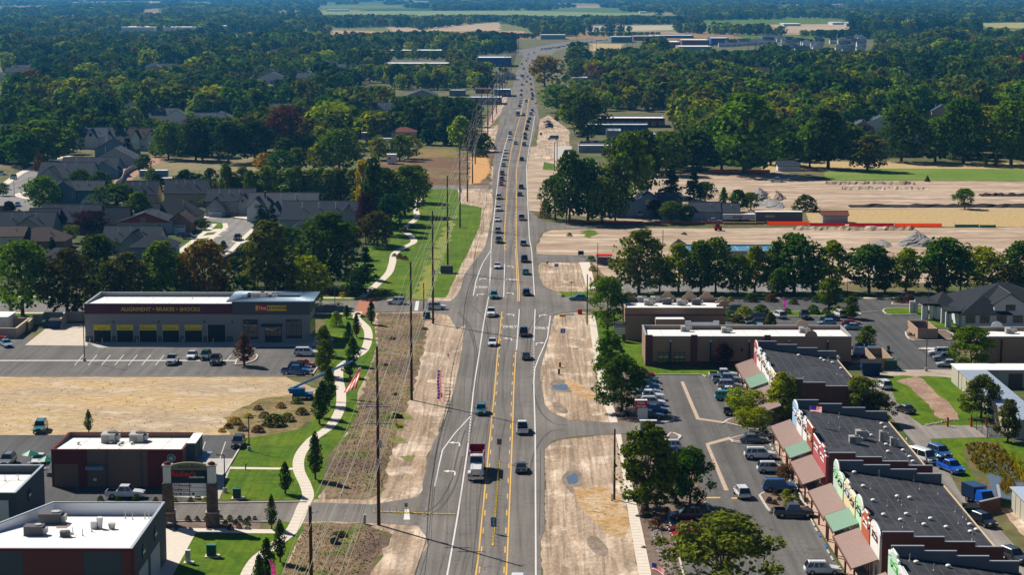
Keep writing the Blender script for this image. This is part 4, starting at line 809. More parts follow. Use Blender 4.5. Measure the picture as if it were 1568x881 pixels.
# things that stay in sight over the trees: (photo x0, x1, ground row, height that shows)
SEEN = [(590,688,108,5),(596,676,86,6),(731,783,102,5),(552,593,143,4),(627,702,158,4),(688,712,147,3),(718,783,160,3),(757,782,148,4),(728,750,143,3),(870,912,141,4),(876,900,128,3),(915,1018,195,1),(901,992,206,1),(953,1004,219,1),(886,946,234,1),(1010,1120,82,2),(1103,1180,72,3),(1168,1262,80,3),
        (828,880,74,0),(880,940,66,0),(940,1010,62,2),(880,1030,50,0),(586,812,52,0),(430,800,24,0),(186,370,50,3),(880,955,78,0),(140,300,56,1),(1180,1300,48,2),(1230,1330,84,4),(1380,1450,188,2),(560,625,222,2),(395,402,60,0),(800,1050,25,0)]
_s = [(W((a+b)/2, y).x, W(a, y).y, (b-a)/2*sc_at(y)+6, z) for a, b, y, z in SEEN]+[(p.x, p.y, 10,4.0) for p in FARH]
for _y in range(82,175,6): _c = along(CL, _y); _s.append((W(_c, _y).x, W(_c, _y).y, 24+(_y < 120)*8,0))
SN = np.array(_s)
def cap(X, Y, H):
    D = SN[:, 1]-Y; m = (np.abs(SN[:, 0]-X) < SN[:, 2]+4) & (D > -3) & (D < .22*Y)
    return min(H, float(np.min(SN[m, 3]*.6+1.5+68*np.maximum(D[m], 0)/Y))) if m.any() else H
for poly in (WOODL, WOODR):
    Y = 815.0
    while Y < 3000:
        sp = 12.0+(Y-815)*.0010; py = row_arr(Y); xw = Y*800/FPX
        n = int(2*xw/sp)
        for k in range(n):
            X = -xw+(k+rgn.uniform(0,1))*sp; YY = Y+rgn.uniform(-.5, .5)*sp; py = row_arr(YY); px = col_arr(X, YY)
            if not inpoly(px, py, poly) or blocked(px, py) or veiled(X, YY): continue
            v = mn.noise(Vector((X/130, YY/260,3)));
            if v > .34 and rgn.rand() < .7: continue
            hh = cap(X, YY, rgn.uniform(.55,1.25)*(15.5+8*mn.noise(Vector((X/90, YY/150,9)))))
            if hh > 3.2: pts.append((X, YY, hh, px, py))
        Y += sp
NEARW = sorted(pts, key=lambda p: p[1])
PAL = ['green', 'green', 'dark', 'dark', 'deep', 'olive', 'lime', 'willow', 'orange', 'rust', 'red', 'pine', 'yellow', 'purple']
PW = np.array([22,18,22,16,12,8,4,5, .5,1.0, .4,5, .4, .5]); PW = PW/PW.sum()
PROTO = []
for kk, c in [('round', 'green'),('oval', 'green'),('round', 'dark'),('oval', 'dark'),('round', 'deep'),('round', 'olive'),('round', 'lime'),('oval', 'willow'),('round', 'orange'),('round', 'rust'),('oval', 'red'),('conifer', 'pine'),('round', 'yellow'),('round', 'purple')]: PROTO.append((kk, c))
TAKE = max(0,295-NTREE)
for (X, Y, H, px, py) in NEARW[:TAKE]:
    i = rgn.choice(len(PROTO), p=PW); kk, c = PROTO[i]
    tree(0,0,0,0, kk, c, world=(X, Y, 0), H=H, wm=H*rgn.uniform(.75,1.05)*(.55 if kk == 'conifer' else 1), lod=1, group='woodland edge trees')
far = [(X, Y, H, 1.0) for (X, Y, H, px, py) in NEARW[TAKE:]]
Y = 2850.0
while Y < 26000:                                  # woods, hedgerows and shelter belts out to the horizon
    sp = 15+(Y-2850)*.0045; xw = Y*800/FPX; n = int(2*xw/sp)
    Xs = -xw+(np.arange(n)+rgn.uniform(0,1, n))*sp
    for X in Xs:
        YY = Y+rgn.uniform(-.5, .5)*sp; v = mn.noise(Vector((X/420, YY/1500,1)))+.5*mn.noise(Vector((X/130, YY/420,5)))
        if v < -.04+.12*mn.noise(Vector((X/1500, YY/2500,7))): continue
        py = row_arr(YY); px = col_arr(X, YY)
        if any(inpoly(px, py, c) for c in CLEAR) or (820 < px < 945 and py > 56): continue
        hh = rgn.uniform(8,18)*(1+(Y-2850)*.00004)
        if Y < 9000: hh = cap(X, YY, hh)
        if hh > 3: far.append((X, YY, hh, 1+(Y-2850)*.00016))
    Y += sp
far += [(X, Y, H, 1.0) for (X, Y, H) in [(W(px, py).x+rgn.uniform(-9,9), W(px, py).y+rgn.uniform(-30,30), rgn.uniform(20,26)) for px in range(1312,1500,5) for py in (51,49.6)]]
protos = bpy.data.collections.new('woodland_tree_kinds')
for i, (kk, c) in enumerate(PROTO): protos.objects.link(bpy.data.objects.new('%02d_woodland_tree' % i, tree_mesh(kk, c, 0,1+i % 3)))
me = bpy.data.meshes.new('woodland_points'); me.vertices.add(len(far)); A = np.array(far)
me.vertices.foreach_set('co', np.stack([A[:, 0], A[:, 1], A[:, 0]*0], 1).astype(np.float32).ravel())
sc_ = me.attributes.new('scl', 'FLOAT_VECTOR', 'POINT'); wfac = A[:, 2]/8.2*rgn.uniform(.72,1.2, len(A))*A[:, 3]
sc_.data.foreach_set('vector', np.stack([wfac, wfac, A[:, 2]/10], 1).astype(np.float32).ravel())
ix = me.attributes.new('idx', 'INT', 'POINT'); fam = [[0,1,5,6,7], [2,3,4,11], [6,5,0,0,1], [0,2,4,3,5]]; iv = rgn.choice(len(PROTO), len(A), p=PW)
for q in range(len(A)):
    if rgn.rand() < .72: v = mn.noise(Vector((A[q, 0]/160, A[q, 1]/330,20))); f_ = fam[0 if v < -.18 else (1 if v < .12 else (2 if v < .36 else 3))]; iv[q] = f_[rgn.randint(len(f_))]
ix.data.foreach_set('value', iv.astype(np.int32))
ro = me.attributes.new('rot', 'FLOAT_VECTOR', 'POINT'); ro.data.foreach_set('vector', np.stack([A[:, 0]*0, A[:, 0]*0, rgn.uniform(0,6.28, len(A))], 1).astype(np.float32).ravel())
ng = bpy.data.node_groups.new('woodland', 'GeometryNodeTree'); ng.interface.new_socket('Geometry', in_out='INPUT', socket_type='NodeSocketGeometry'); ng.interface.new_socket('Geometry', in_out='OUTPUT', socket_type='NodeSocketGeometry')
gi = ng.nodes.new('NodeGroupInput'); go = ng.nodes.new('NodeGroupOutput'); mp_ = ng.nodes.new('GeometryNodeMeshToPoints'); ip = ng.nodes.new('GeometryNodeInstanceOnPoints'); ci = ng.nodes.new('GeometryNodeCollectionInfo')
ci.inputs['Collection'].default_value = protos; ci.inputs['Separate Children'].default_value = True; ci.inputs['Reset Children'].default_value = True; ip.inputs['Pick Instance'].default_value = True
def na(nm, ty): a = ng.nodes.new('GeometryNodeInputNamedAttribute'); a.data_type = ty; a.inputs[0].default_value = nm; return a.outputs[0]
Lk = ng.links.new; Lk(gi.outputs[0], mp_.inputs[0]); Lk(mp_.outputs[0], ip.inputs['Points']); Lk(ci.outputs[0], ip.inputs['Instance']); Lk(na('idx', 'INT'), ip.inputs['Instance Index']); Lk(na('scl', 'FLOAT_VECTOR'), ip.inputs['Scale']); Lk(na('rot', 'FLOAT_VECTOR'), ip.inputs['Rotation']); Lk(ip.outputs[0], go.inputs[0])
wo = bpy.data.objects.new('distant_woodland', me); link(wo, None, kind='stuff', label='woods and shelter belts stretching from the town to the horizon', category='woodland')
mo = wo.modifiers.new('trees', 'NODES'); mo.node_group = ng
print('TREES', NTREE, 'far', len(far))
# ================================================================ COMMERCIAL BUILDINGS
def ray(x, y): return Fv + Rv*((x-784)/FPX) + Uv*((440.5-y)/FPX)
def FP(x, y, Yf):                                     # point of the wall plane Y = Yf seen at photo point (x, y)
    d = ray(x, y); t = Yf/d.y; return d.x*t, CH+d.z*t
def SP(x, y, Xs):                                     # point of the wall plane X = Xs
    d = ray(x, y); t = Xs/d.x; return d.y*t, CH+d.z*t
class Th:
    def __init__(s, name, loc, label, cat, group=None, z=0.0):
        s.o = Vector((loc[0], loc[1], z)); s.root = empty(name, s.o, 0, label, cat, group)
    def part(s, name, mb, m, parent=None, smooth=False, **kw):
        mb.v = [(a-s.o.x, b-s.o.y, c-s.o.z) for a, b, c in mb.v]; return mb.build(name, m, parent or s.root, smooth, **kw)
    def text(s, t, size, m, x, y, z, rot=(PI/2,0,0), name='lettering', bold=.0, sx=1, parent=None):
        return text_mesh(t, size, m, name, .012, parent or s.root, (x-s.o.x, y-s.o.y, z-s.o.z), rot, bold, sx)
M_roofw = mat('white_roof_membrane', (.80, .79, .77), .6, var=.06, scale=.6, col2=(.72, .71, .68), scale2=.15)
M_cope = mat('metal_coping', (.42, .46, .50), .4, .4)
M_dkroof = mat('dark_roof_membrane', (.040, .042, .050), .75, var=.30, scale=.7, col2=(.056, .058, .066), col3=(.030, .032, .038), scale2=.15)
M_hv = mat('hvac_metal', (.42, .41, .38), .5, .3, var=.08, scale=2); M_hvd = mat('hvac_dark', (.10, .10, .10), .6); M_win = mat('window_glass', (.02, .03, .04), .05, spec=.9, coat=.4)
M_black = mat('black_metal', (.02, .02, .022), .5); M_wf = mat('white_frame', (.65, .65, .63), .5); M_steel = mat('galvanised_steel', (.35, .36, .37), .4, .6)
M_green_box = mat('utility_green', (.025, .07, .045), .5); M_cream = mat('cream_stucco', (.55, .45, .30), .85, var=.05, scale=2)
DECK = []
def on_deck(y, z):
    return lerp(DECK[2], DECK[3], (y-DECK[0])/(DECK[1]-DECK[0])) if DECK and abs(z-DECK[3]) < .06 and DECK[0] < y < DECK[1] else z
def shell(T, x0, x1, y0, y1, H, wall, roof, par=.9, th=.3, cope=None, z0=0):
    """four walls with parapet, roof deck set down inside, metal coping"""
    mb = MB()
    for a in ((x0, y0, x1, y0+th),(x0, y1-th, x1, y1),(x0, y0+th, x0+th, y1-th),(x1-th, y0+th, x1, y1-th)): mb.box(a[0], a[1], z0, a[2], a[3], H)
    w = T.part('wall', mb, wall)
    a, b = H-.14, H-par; mb = MB()                     # the deck falls from the front edge to the rear
    lo = [(x0+th, y0+th, a-.2),(x1-th, y0+th, a-.2),(x1-th, y1-th, b-.2),(x0+th, y1-th, b-.2)]; mb.ring(lo, [(p[0], p[1], p[2]+.2) for p in lo], 0, True, True); T.part('roof_deck', mb, roof)
    DECK[:] = [y0, y1, a, b]
    mb = MB(); nj = max(2, int((x1-x0)/3.2))
    for k in range(1, nj):
        xx = lerp(x0+th, x1-th, k/nj); mb.face([(xx-.07, y0+th+.02, a+.012),(xx+.07, y0+th+.02, a+.012),(xx+.07, y1-th-.02, b+.012),(xx-.07, y1-th-.02, b+.012)])
    for f_ in (.3, .62): yy = lerp(y0, y1, f_); zz = lerp(a, b, f_); mb.face([(x0+th+.02, yy-.12, zz+.016),(x1-th-.02, yy-.12, zz+.016),(x1-th-.02, yy+.12, zz+.013),(x0+th+.02, yy+.12, zz+.013)])
    T.part('membrane_joints', mb, mat('membrane_joint', (.50, .49, .47), .7), kind='stuff')
    mb = MB(); c = .06
    for a in ((x0-c, y0-c, x1+c, y0+th),(x0-c, y1-th, x1+c, y1+c),(x0-c, y0+th, x0+th, y1-th),(x1-th, y0+th, x1+c, y1-th)): mb.box(a[0], a[1], H+.004, a[2], a[3], H+.09)
    T.part('coping', mb, cope or M_cope); return w
def window(T, x0, x1, z0, z1, Y, face=-1, n=2, glass=None, frame=None, rows_=1, name='window', side=None):
    """framed window in the wall plane Y (face -1 looks to the camera) or, with side, in plane X = side"""
    d = .05*face
    def bx(mb, a0, a1, b0, b1, dep):
        lo, hi = sorted((Y, Y+dep*face)) if side is None else sorted((side, side+dep*face))
        if side is None: mb.box(a0, lo, b0, a1, hi, b1)
        else: mb.box(lo, a0, b0, hi, a1, b1)
    mb = MB(); bx(mb, x0, x1, z0, z1, .02); g = T.part(name, mb, glass or M_win); mb = MB(); f = .07
    for a in ((x0-f, x1+f, z1, z1+f),(x0-f, x1+f, z0-f, z0),(x0-f, x0, z0, z1),(x1, x1+f, z0, z1)): bx(mb, *a, .06)
    for k in range(1, n): bx(mb, x0+(x1-x0)*k/n-.03, x0+(x1-x0)*k/n+.03, z0, z1, .045)
    for k in range(1, rows_): bx(mb, x0, x1, z0+(z1-z0)*k/rows_-.03, z0+(z1-z0)*k/rows_+.03, .05)
    T.part('frame', mb, frame or M_black, g); return g
def hvac(x, y, z, w=1.8, d=1.4, h=1.1, label='', dark=False, rz=0.0, group='rooftop air units'):
    z = on_deck(y, z)
    r = empty('rooftop_air_unit', (x, y, z), rz, label, 'air unit', group); b = MB().box(-w/2,-d/2, .1, w/2, d/2, h)
    b.box(-w/2-.05,-d/2-.05, h, w/2+.05, d/2+.05, h+.06); b.build('cabinet', M_hvd if dark else M_hv, r)
    MB().box(-w/2-.1,-d/2-.1,0, w/2+.1, d/2+.1, .1).build('curb_base', M_hv, r)
    mb = MB()
    for k in range(5): mb.box(-w*.42,-d/2-.012, .25+k*(h-.4)/5, w*.1,-d/2, .25+k*(h-.4)/5+.08)
    mb.build('louvre', M_hvd, r); MB().cyl((w*.22,0, h+.06),(w*.22,0, h+.22), d*.28, n=12).build('fan', M_hvd if not dark else M_hv, r)
    MB().box(w/2,-d*.3, .3, w/2+.5, d*.3, h*.8).build('intake_hood', M_hv, r)
def vent(x, y, z, kind='dome', label='', m=None):
    z = on_deck(y, z)
    if kind == 'dome':
        r = empty('roof_vent', (x, y, z),0, label, 'roof vent', 'roof vents and pipes'); MB().cyl((0,0,0),(0,0, .25), .16, n=8).build('neck', M_hv, r); MB().blob((0,0, .25), .36, .36, .2, nu=10, nv=3, half=True).build('cap', m or M_roofw, r, True)
    else:
        r = empty('roof_pipe', (x, y, z),0, label, 'roof pipe', 'roof vents and pipes'); MB().cyl((0,0,0),(0,0, .9), .06, n=6).build('pipe', m or M_hv, r); MB().cyl((0,0,0),(0,0, .2), .15, .08, n=8).build('flashing', M_roofw, r)
# ---------------------------------------------------------------- tire shop
M_bur = mat('burgundy_panel', (.105, .028, .038), .6, var=.05, scale=2); M_lg = mat('light_grey_block', (.235, .24, .235), .85, var=.06, scale=2); M_dg = mat('charcoal_block', (.09, .095, .10), .8, var=.08, scale=2)
M_ybn = mat('yellow_banner', (.75, .58, .02), .5); M_red = mat('sign_red', (.5, .02, .02), .4); M_yl = mat('sign_yellow', (.80, .52, .02), .4); M_blk = mat('sign_black', (.01, .01, .01), .4); M_wht = mat('sign_white', (.75, .75, .75), .4)
M_metroof = mat('standing_seam_metal', (.26, .36, .46), .4, .3)
a = W(131,524); Yf = a.y; X0 = a.x; H1 = HT(131,524,465.5); Yb = W(157,448, H1).y; Xm = FP(357,524, Yf)[0]; X1 = FP(474,524, Yf)[0]
T = Th('tire_shop', ((X0+X1)/2, Yf), 'long grey tire shop with burgundy band, service bays under yellow banners and a metal-roofed corner', 'shop')
shell(T, X0, Xm, Yf, Yb, H1, M_lg, M_roofw, .9)
zb = FP(200,481, Yf)[1]
T.part('burgundy_band', MB().box(X0-.03, Yf-.12, zb, Xm, Yf-.004, H1-.02), M_bur)
T.part('wainscot', MB().box(X0-.03, Yf-.06,0, X1+.03, Yf-.005, FP(200,515, Yf)[1]), M_dg)
for k, (xa, xb) in enumerate(((143.6,169.7),(178.7,204),(213.7,240),(248.8,274),(283,309.4),(318,345))):
    xa, xb = FP(xa, 500, Yf)[0], FP(xb, 500, Yf)[0]; zt = FP(200,497.4, Yf)[1]; zm = FP(200,506, Yf)[1]
    bay = T.part('bay_door', MB().box(xa, Yf-.075, .02, xb, Yf-.07, zt), M_black)
    T.part('door_frame', MB().box(xa-.12, Yf-.1,0, xa, Yf-.062, zt+.12).box(xb, Yf-.1,0, xb+.12, Yf-.062, zt+.12), M_hv, bay)
    if k < 5:
        T.part('banner', MB().box(xa+.05, Yf-.13, zm, xb-.05, Yf-.09, zt), M_ybn)
        T.text(('OFF SALE', 'TIRE SERVICE', 'BRAKE CHECKS', 'ALIGNMENT', 'SHOCKS & STRUTS')[k], .42, M_blk, (xa+xb)/2-.1, Yf-.135, zm+.38, name='banner_lettering'); T.text('FREE', .3, M_red, xa+.7, Yf-.135, zm+.85, name='banner_lettering')
for x in (160,213,283,329,141): 
    q = FP(x, 522, Yf)[0]; T2 = Th('bollard', (q, Yf-2.2), 'steel bollard in front of the tire shop bays', 'bollard', 'bollards before the tire shop', .04); T2.part('post', MB().cyl((q, Yf-2.2, .04),(q, Yf-2.2,1.1), .09, n=8), mat('cream_post', (.55, .5, .38), .6)); T2.part('cap', MB().blob((q, Yf-2.2,1.1), .09, .09, .06, half=True), MATS['cream_post'])
T.text('ALIGNMENT \u2022 BRAKES \u2022 SHOCKS', 1.15, M_yl, FP(246,473, Yf)[0], Yf-.14, FP(246,474, Yf)[1], bold=.01)
for x in (174,243,313,356): q = FP(x, 493, Yf); T.part('wall_lamp', MB().box(q[0]-.18, Yf-.25, q[1]-.15, q[0]+.18, Yf-.062, q[1]+.15), M_black)
H2 = FP(400,461, Yf)[1]; Yc = W(372,447, H2+.2).y
shell(T, Xm+.01, X1, Yf-.15, Yc, H2, M_lg, M_roofw, .7, cope=M_metroof)
T.part('charcoal_band', MB().box(Xm-.01, Yf-.24, FP(400,482, Yf)[1], X1+.06, Yf-.154, H2-.01), M_dg); T.part('charcoal_band', MB().box(X1+.004, Yf-.14, FP(400,482, Yf)[1], X1+.07, Yc, H2-.01), M_dg)
mb = MB(); o, i_ = 1.1,2.2; R0 = [(Xm-o, Yf-o),(X1+o, Yf-o),(X1+o, Yc+o),(Xm-o, Yc+o)]; R1 = [(Xm+i_, Yf+i_),(X1-i_, Yf+i_),(X1-i_, Yc-i_),(Xm+i_, Yc-i_)]
mb.ring([(*p, H2+.12) for p in R0], [(*p, H2+.36) for p in R1]); mb.ring([(*p, H2+.12) for p in R0[::-1]], [(*p, H2-.12) for p in R0[::-1]]); mb.ring([(*p, H2+.36) for p in R1], [(*p, H2-.3) for p in R1]); T.part('metal_roof', mb, M_metroof)
mb = MB()
n = 34
for k in range(n+1):
    t = k/n; xa = lerp(R0[0][0], R0[1][0], t); xb = lerp(R1[0][0], R1[1][0], t)
    for A, B in (((xa, R0[0][1]),(xb, R1[0][1])),((xa, R0[2][1]),(xb, R1[2][1]))): mb.tube([(*A, H2+.15),(*B, H2+.39)], .035,4)
for k in range(12):
    t = k/11; ya = lerp(R0[1][1], R0[2][1], t); yb_ = lerp(R1[1][1], R1[2][1], t); mb.tube([(R0[1][0], ya, H2+.15),(R1[1][0], yb_, H2+.39)], .035,4); mb.tube([(R0[0][0], ya, H2+.15),(R1[0][0], yb_, H2+.39)], .035,4)
T.part('roof_seams', mb, M_metroof, kind='stuff')
Yw = Yf-.15
for xa, xb, ya, yb_ in ((372.5,394.4,490,519),(438.7,461.3,490,518)): window(T, FP(xa, 500, Yw)[0], FP(xb, 500, Yw)[0], FP(400, yb_, Yw)[1], FP(400, ya, Yw)[1], Yw, n=3, rows_=3)
window(T, FP(406,500, Yw)[0], FP(431,500, Yw)[0], .1, FP(400,500, Yw)[1], Yw, n=4, rows_=2, name='entrance_door')
T.part('entrance_canopy', MB().box(FP(400.6,500, Yw)[0], Yw-1.6, FP(400,499, Yw)[1], FP(433,500, Yw)[0], Yw-.004, FP(400,496.5, Yw)[1]), M_black)
for k in range(4): y0 = lerp(Yf, Yc, .12+k*.22); window(T, y0, y0+2.4,1.0,4.3,0, face=1, side=X1, n=2)
q0, q1 = FP(393.5,466.2, Yw-.1), FP(409,477.6, Yw-.1); q2, q3 = FP(408,467.8, Yw-.1), FP(439,476, Yw-.1)
T.part('sign_panel', MB().box(q2[0], Yw-.32, q3[1], q3[0], Yw-.1, q2[1]), M_yl); T.part('sign_panel', MB().box(q0[0]+.25, Yw-.4, q1[1], q1[0], Yw-.1, q0[1]), M_red); T.part('sign_panel', MB().box(q0[0]-.3, Yw-.36, q1[1]+.25, q0[0]+.25, Yw-.1, q0[1]-.2), M_yl)
T.text('LES SCHWAB', .82, M_blk, (q2[0]+q3[0])/2, Yw-.33,(q2[1]+q3[1])/2, bold=.02, sx=.92); T.text('Tires', 1.0, M_wht, (q0[0]+q1[0])/2+.1, Yw-.41,(q0[1]+q1[1])/2, bold=.02, sx=.8)
hvac(FP(395,455, Yf+5)[0], Yf+7, H2-.7,3.2,1.6,1.2, 'pale air unit in the sunken roof of the tire shop corner'); hvac(FP(410,455, Yf+5)[0]+.5, Yf+7.5, H2-.7,1.4,1.2, .9, 'small air unit beside the larger one on the tire shop corner')
for x in (164,234.5,295): q = W(x, 460, H1-.9); vent(q.x, q.y, H1-.9, 'pipe', 'thin pipe standing on the long white tire shop roof')
# bin enclosure walls beside the shop
def walls(name, label, pts, h, th, m, cap=None, cat='wall', closed=False):
    P = [W(x, y) for x, y in pts]; T = Th(name, P[0], label, cat)
    for k in range(len(P)-(0 if closed else 1)):
        a, b = P[k], P[(k+1) % len(P)]; d = (b-a).normalized(); nn = Vector((-d.y, d.x, 0))*th/2; e = d*th*.48
        q = [a-nn-e, b-nn+e, b+nn+e, a+nn-e]; off = .003*k
        T.part('wall_panel', MB().prism([(v.x, v.y) for v in q], 0, h+off), m); 
        if cap: nn *= 1.35; q = [a-nn-e, b-nn+e, b+nn+e, a+nn-e]; T.part('cap', MB().prism([(v.x, v.y) for v in q], h+off+.002, h+off+.1), cap)
    return T
M_tanw = mat('tan_block', (.40, .33, .26), .9, var=.08, scale=2)
walls('block_wall', 'tan block wall stepping round the bin yard left of the tire shop', [(-60,518),(25,518),(52,497),(65,497),(70,493),(96,493.5)], 2.1, .3, M_tanw, M_cream)
walls('block_wall', 'tan block wall between the bin yard and the tire shop', [(93,503),(103,492),(131,492)], 2.1, .3, M_tanw, M_cream)
walls('block_wall', 'short tan block wall behind the white shed', [(14,501),(50,501),(44,507)], 2.0, .3, M_tanw, M_cream)
q = W(-40,512); T = Th('white_shed', W(-8,512), 'white shed with yellow sign at the left edge beside the block wall', 'shed'); a = W(-40,507); b = W(12,507)
T.part('wall', MB().box(a.x, a.y, 0, b.x, a.y+7,3.0), M_wf); T.part('roof', MB().box(a.x-.2, a.y-.2,3.0, b.x+.2, a.y+7.2,3.15), M_roofw); T.part('sign', MB().box(b.x-.9, a.y-.06,1.2, b.x-.4, a.y-.01,2.0), M_yl)
def dumpster(x, y, col, label, w=2.0, d=1.5, h=1.4, world=None):
    p = Vector((*world, 0)) if world else W(x, y); T = Th('dumpster', p, label, 'dumpster', 'bins and dumpsters', .05); m = mat('bin_'+col.replace(' ', '_'), PAINT[col], .6, var=.1)
    X, Y = p.x, p.y; T.part('bin', MB().ring([(X-w*.42, Y-d*.4, .15),(X+w*.42, Y-d*.4, .15),(X+w*.42, Y+d*.4, .15),(X-w*.42, Y+d*.4, .15)], [(X-w/2, Y-d/2, h),(X+w/2, Y-d/2, h),(X+w/2, Y+d/2, h*1.15),(X-w/2, Y+d/2, h*1.15)], cap0=True), m)
    for s in (-1,1): T.part('lid', MB().face([(X+s*.02, Y-d/2, h+.02),(X+s*w/2, Y-d/2, h+.02),(X+s*w/2, Y+d/2, h*1.15+.02),(X+s*.02, Y+d/2, h*1.15+.02)][::s]), M_black); T.part('side_pocket', MB().box(X+s*w*.5-.06, Y-d*.3, h*.55, X+s*w*.5+.06, Y+d*.3, h*.72), m)
    for s in (-1,1): T.part('caster', MB().box(X+s*w*.35-.06, Y-d*.35, .05, X+s*w*.35+.06, Y-d*.35+.15, .15), M_black)
dumpster(72,502, 'green', 'green dumpster in the bin yard left of the tire shop'); dumpster(85,503, 'navy', 'large blue dumpster beside the green one left of the tire shop', 2.6,2.4,1.9)
# ---------------------------------------------------------------- coffee shop
M_cbur = mat('dark_red_siding', (.13, .028, .025), .8, var=.08, scale=3); M_ctan = mat('tan_siding', (.17, .12, .085), .85, var=.06, scale=2); M_awn = mat('blue_grey_awning', (.16, .25, .36), .5)
M_emb = mat('emblem_green', (.0, .16, .09), .4)
a = W(80,746); Yf = a.y; X0 = a.x; X1 = FP(281.5,746, Yf)[0]; H = HT(80,746,689.5); Yb = W(109,663, H).y
T = Th('coffee_shop', ((X0+X1)/2, Yf), 'dark red and tan coffee shop with flat white roof and round green emblem', 'shop')
shell(T, X0, X1, Yf, Yb, H, M_ctan, M_roofw, .7, cope=M_cbur)
def pan(n_, xa, ya, xb, yb, m, dep=.12, o=0): p, q = FP(xa, ya, Yf), FP(xb, yb, Yf); T.part(n_, MB().box(p[0], Yf-dep-o, max(0.02, q[1]), q[0], Yf-.003-o, p[1]), m)
pan('red_panel', 79.6,689.5,134,746, M_cbur); pan('tan_panel', 83,711,121,746, M_ctan, .03, .122); pan('red_panel', 225.5,689,281.3,746, M_cbur, .14)
for x in (163,216): p = FP(x, 692, Yf); T.part('downpipe', MB().box(p[0]-.12, Yf-.16,0, p[0]+.12, Yf-.003, p[1]), M_dg)
pan('door', 140,720,157,746, M_ctan, .06); pan('plate', 143,733,148,737, M_wf, .02, .062); p, q = FP(133,713, Yf), FP(160,718, Yf); T.part('door_awning', MB().box(p[0], Yf-1.2, q[1], q[0], Yf-.125, p[1]), M_awn)
c = FP(262.6,701.5, Yf)
def emblem(T, cx, cz, Y, r, ring, inner):
    for rr, dep, m in ((r, .10, M_wht),(r*.93, .115, ring),(r*.60, .13, M_wht),(r*.55, .145, inner)): T.part('emblem', MB().cyl((cx, Y, cz),(cx, Y-dep-.15, cz), rr, n=24), m)
    mb = MB()                                         # simple pale crowned figure shape inside the disc
    for s in (-1,1): mb.prism([(0,0),(0,0),(0,0)], 0,0) if 0 else mb.face([(cx+s*r*.08, Y-.30, cz-r*.45),(cx+s*r*.42, Y-.30, cz-r*.2),(cx+s*r*.34, Y-.30, cz+r*.28),(cx+s*r*.12, Y-.30, cz+r*.1)][::s])
    mb.face([(cx-r*.16, Y-.301, cz+r*.18),(cx+r*.16, Y-.301, cz+r*.18),(cx, Y-.301, cz+r*.46)]); T.part('emblem_figure', mb, M_wht)
emblem(T, c[0], c[1], Yf-.15, .62, M_emb, M_emb)
X2 = W(303,735).x; Ya = lerp(Yf, Yb, .25); T.part('grey_tower', MB().box(X1+.004, Ya, 0, X2, Yb-2, H+.3), M_dg); T.part('tower_cap', MB().box(X1+.01, Ya-.1, H+.304, X2+.1, Yb-1.9, H+.42), M_roofw)
T.part('side_awning', MB().box(X2+.004, Ya+.5,3.0, X2+1.5, Ya+7,3.2), M_awn); T.part('side_awning', MB().box(X1+.01, Ya-2.5,2.9, X2+.8, Ya-.01,3.1), M_awn)
T.part('side_emblem', MB().cyl((X2, Ya+4,5.2),(X2+.15, Ya+4,5.2), .75, n=20), M_emb); window(T, Ya+1, Ya+4,1.0,2.7,0,1, side=X2+.002)
for x, y, w, d, h in ((168,679,2.1,2.8,1.4),(211,678,2.1,2.8,1.3)): q = W(x, y, H-.7); hvac(q.x, q.y, H-.7, w, d, h, 'left of the two big air units on the coffee shop roof' if x < 190 else 'right of the two big air units on the coffee shop roof')
for x, y in ((120,684),(170,683),(183,686),(186,683),(202,684)): q = W(x, y, H-.7); vent(q.x, q.y, H-.7, 'dome', 'white roof vent near the front edge of the coffee shop roof')
# ---------------------------------------------------------------- foreground shop, lower left
M_sl = mat('slate_panel', (.075, .090, .105), .8, var=.06, scale=2); M_bk = mat('dark_red_brick_face', (.15, .05, .045), .9, var=.15, scale=6)
H = 7.8; fr = W(253,770, H); nr = W(205.5,842, H); X1 = fr.x; Y1 = fr.y; Y0 = nr.y; ch = W(82,768.6, H); XL = W(-60,842, H).x; cl = W(-10,805, H)
fp = [(XL, Y0),(X1, Y0),(X1, Y1),(ch.x, Y1),(cl.x, cl.y),(XL, cl.y-1)]
T = Th('corner_shop', (X1-8, Y0), 'low shop with white parapet roof, slate and dark brick walls, at the lower left corner', 'shop')
inn = []
for k in range(len(fp)):
    a, b, c_ = Vector(fp[k-1]), Vector(fp[k]), Vector(fp[(k+1) % len(fp)]); u, v = (b-a).normalized(),(c_-b).normalized(); n1, n2 = Vector((-u.y, u.x)), Vector((-v.y, v.x)); m_ = (n1+n2).normalized(); inn.append(tuple(b+m_*.35/max(.3, m_.dot(n1))))
mb = MB(); mb.ring([(*p, 0) for p in fp], [(*p, H) for p in fp]); mb.ring([(*p, H) for p in fp], [(*p, H) for p in inn]); T.part('wall', mb, M_sl)
mb = MB(); mb.ring([(*p, H-.01) for p in inn], [(*p, H-1.7) for p in inn]); T.part('parapet_lining', mb, mat('parapet_membrane', (.78, .80, .82), .6)); mb = MB(); DECK[:] = [Y0, Y1, H-.2, H-1.65]; dk = [(p[0], p[1], lerp(H-.2, H-1.65, max(0, min(1,(p[1]-Y0)/(Y1-Y0))))) for p in inn]; mb.face(dk); T.part('roof_deck', mb, M_roofw)
mb = MB(); mb.ring([(p[0], p[1], H+.1) for p in fp], [(*p, H+.1) for p in inn]); mb.ring([(*p, H+.003) for p in fp], [(*p, H+.1) for p in fp]); T.part('coping', mb, M_cope)
T.part('red_coping', MB().box(XL, Y0-.1, H-.25, X1+.05, Y0-.003, H+.09), M_cbur)
for xa, xb in ((35,126),(186,205.3)): p, q = FP(xa, 842, Y0)[0], FP(xb, 842, Y0)[0]; T.part('brick_panel', MB().box(p, Y0-.09,0, q, Y0-.004, H-.26), M_bk)
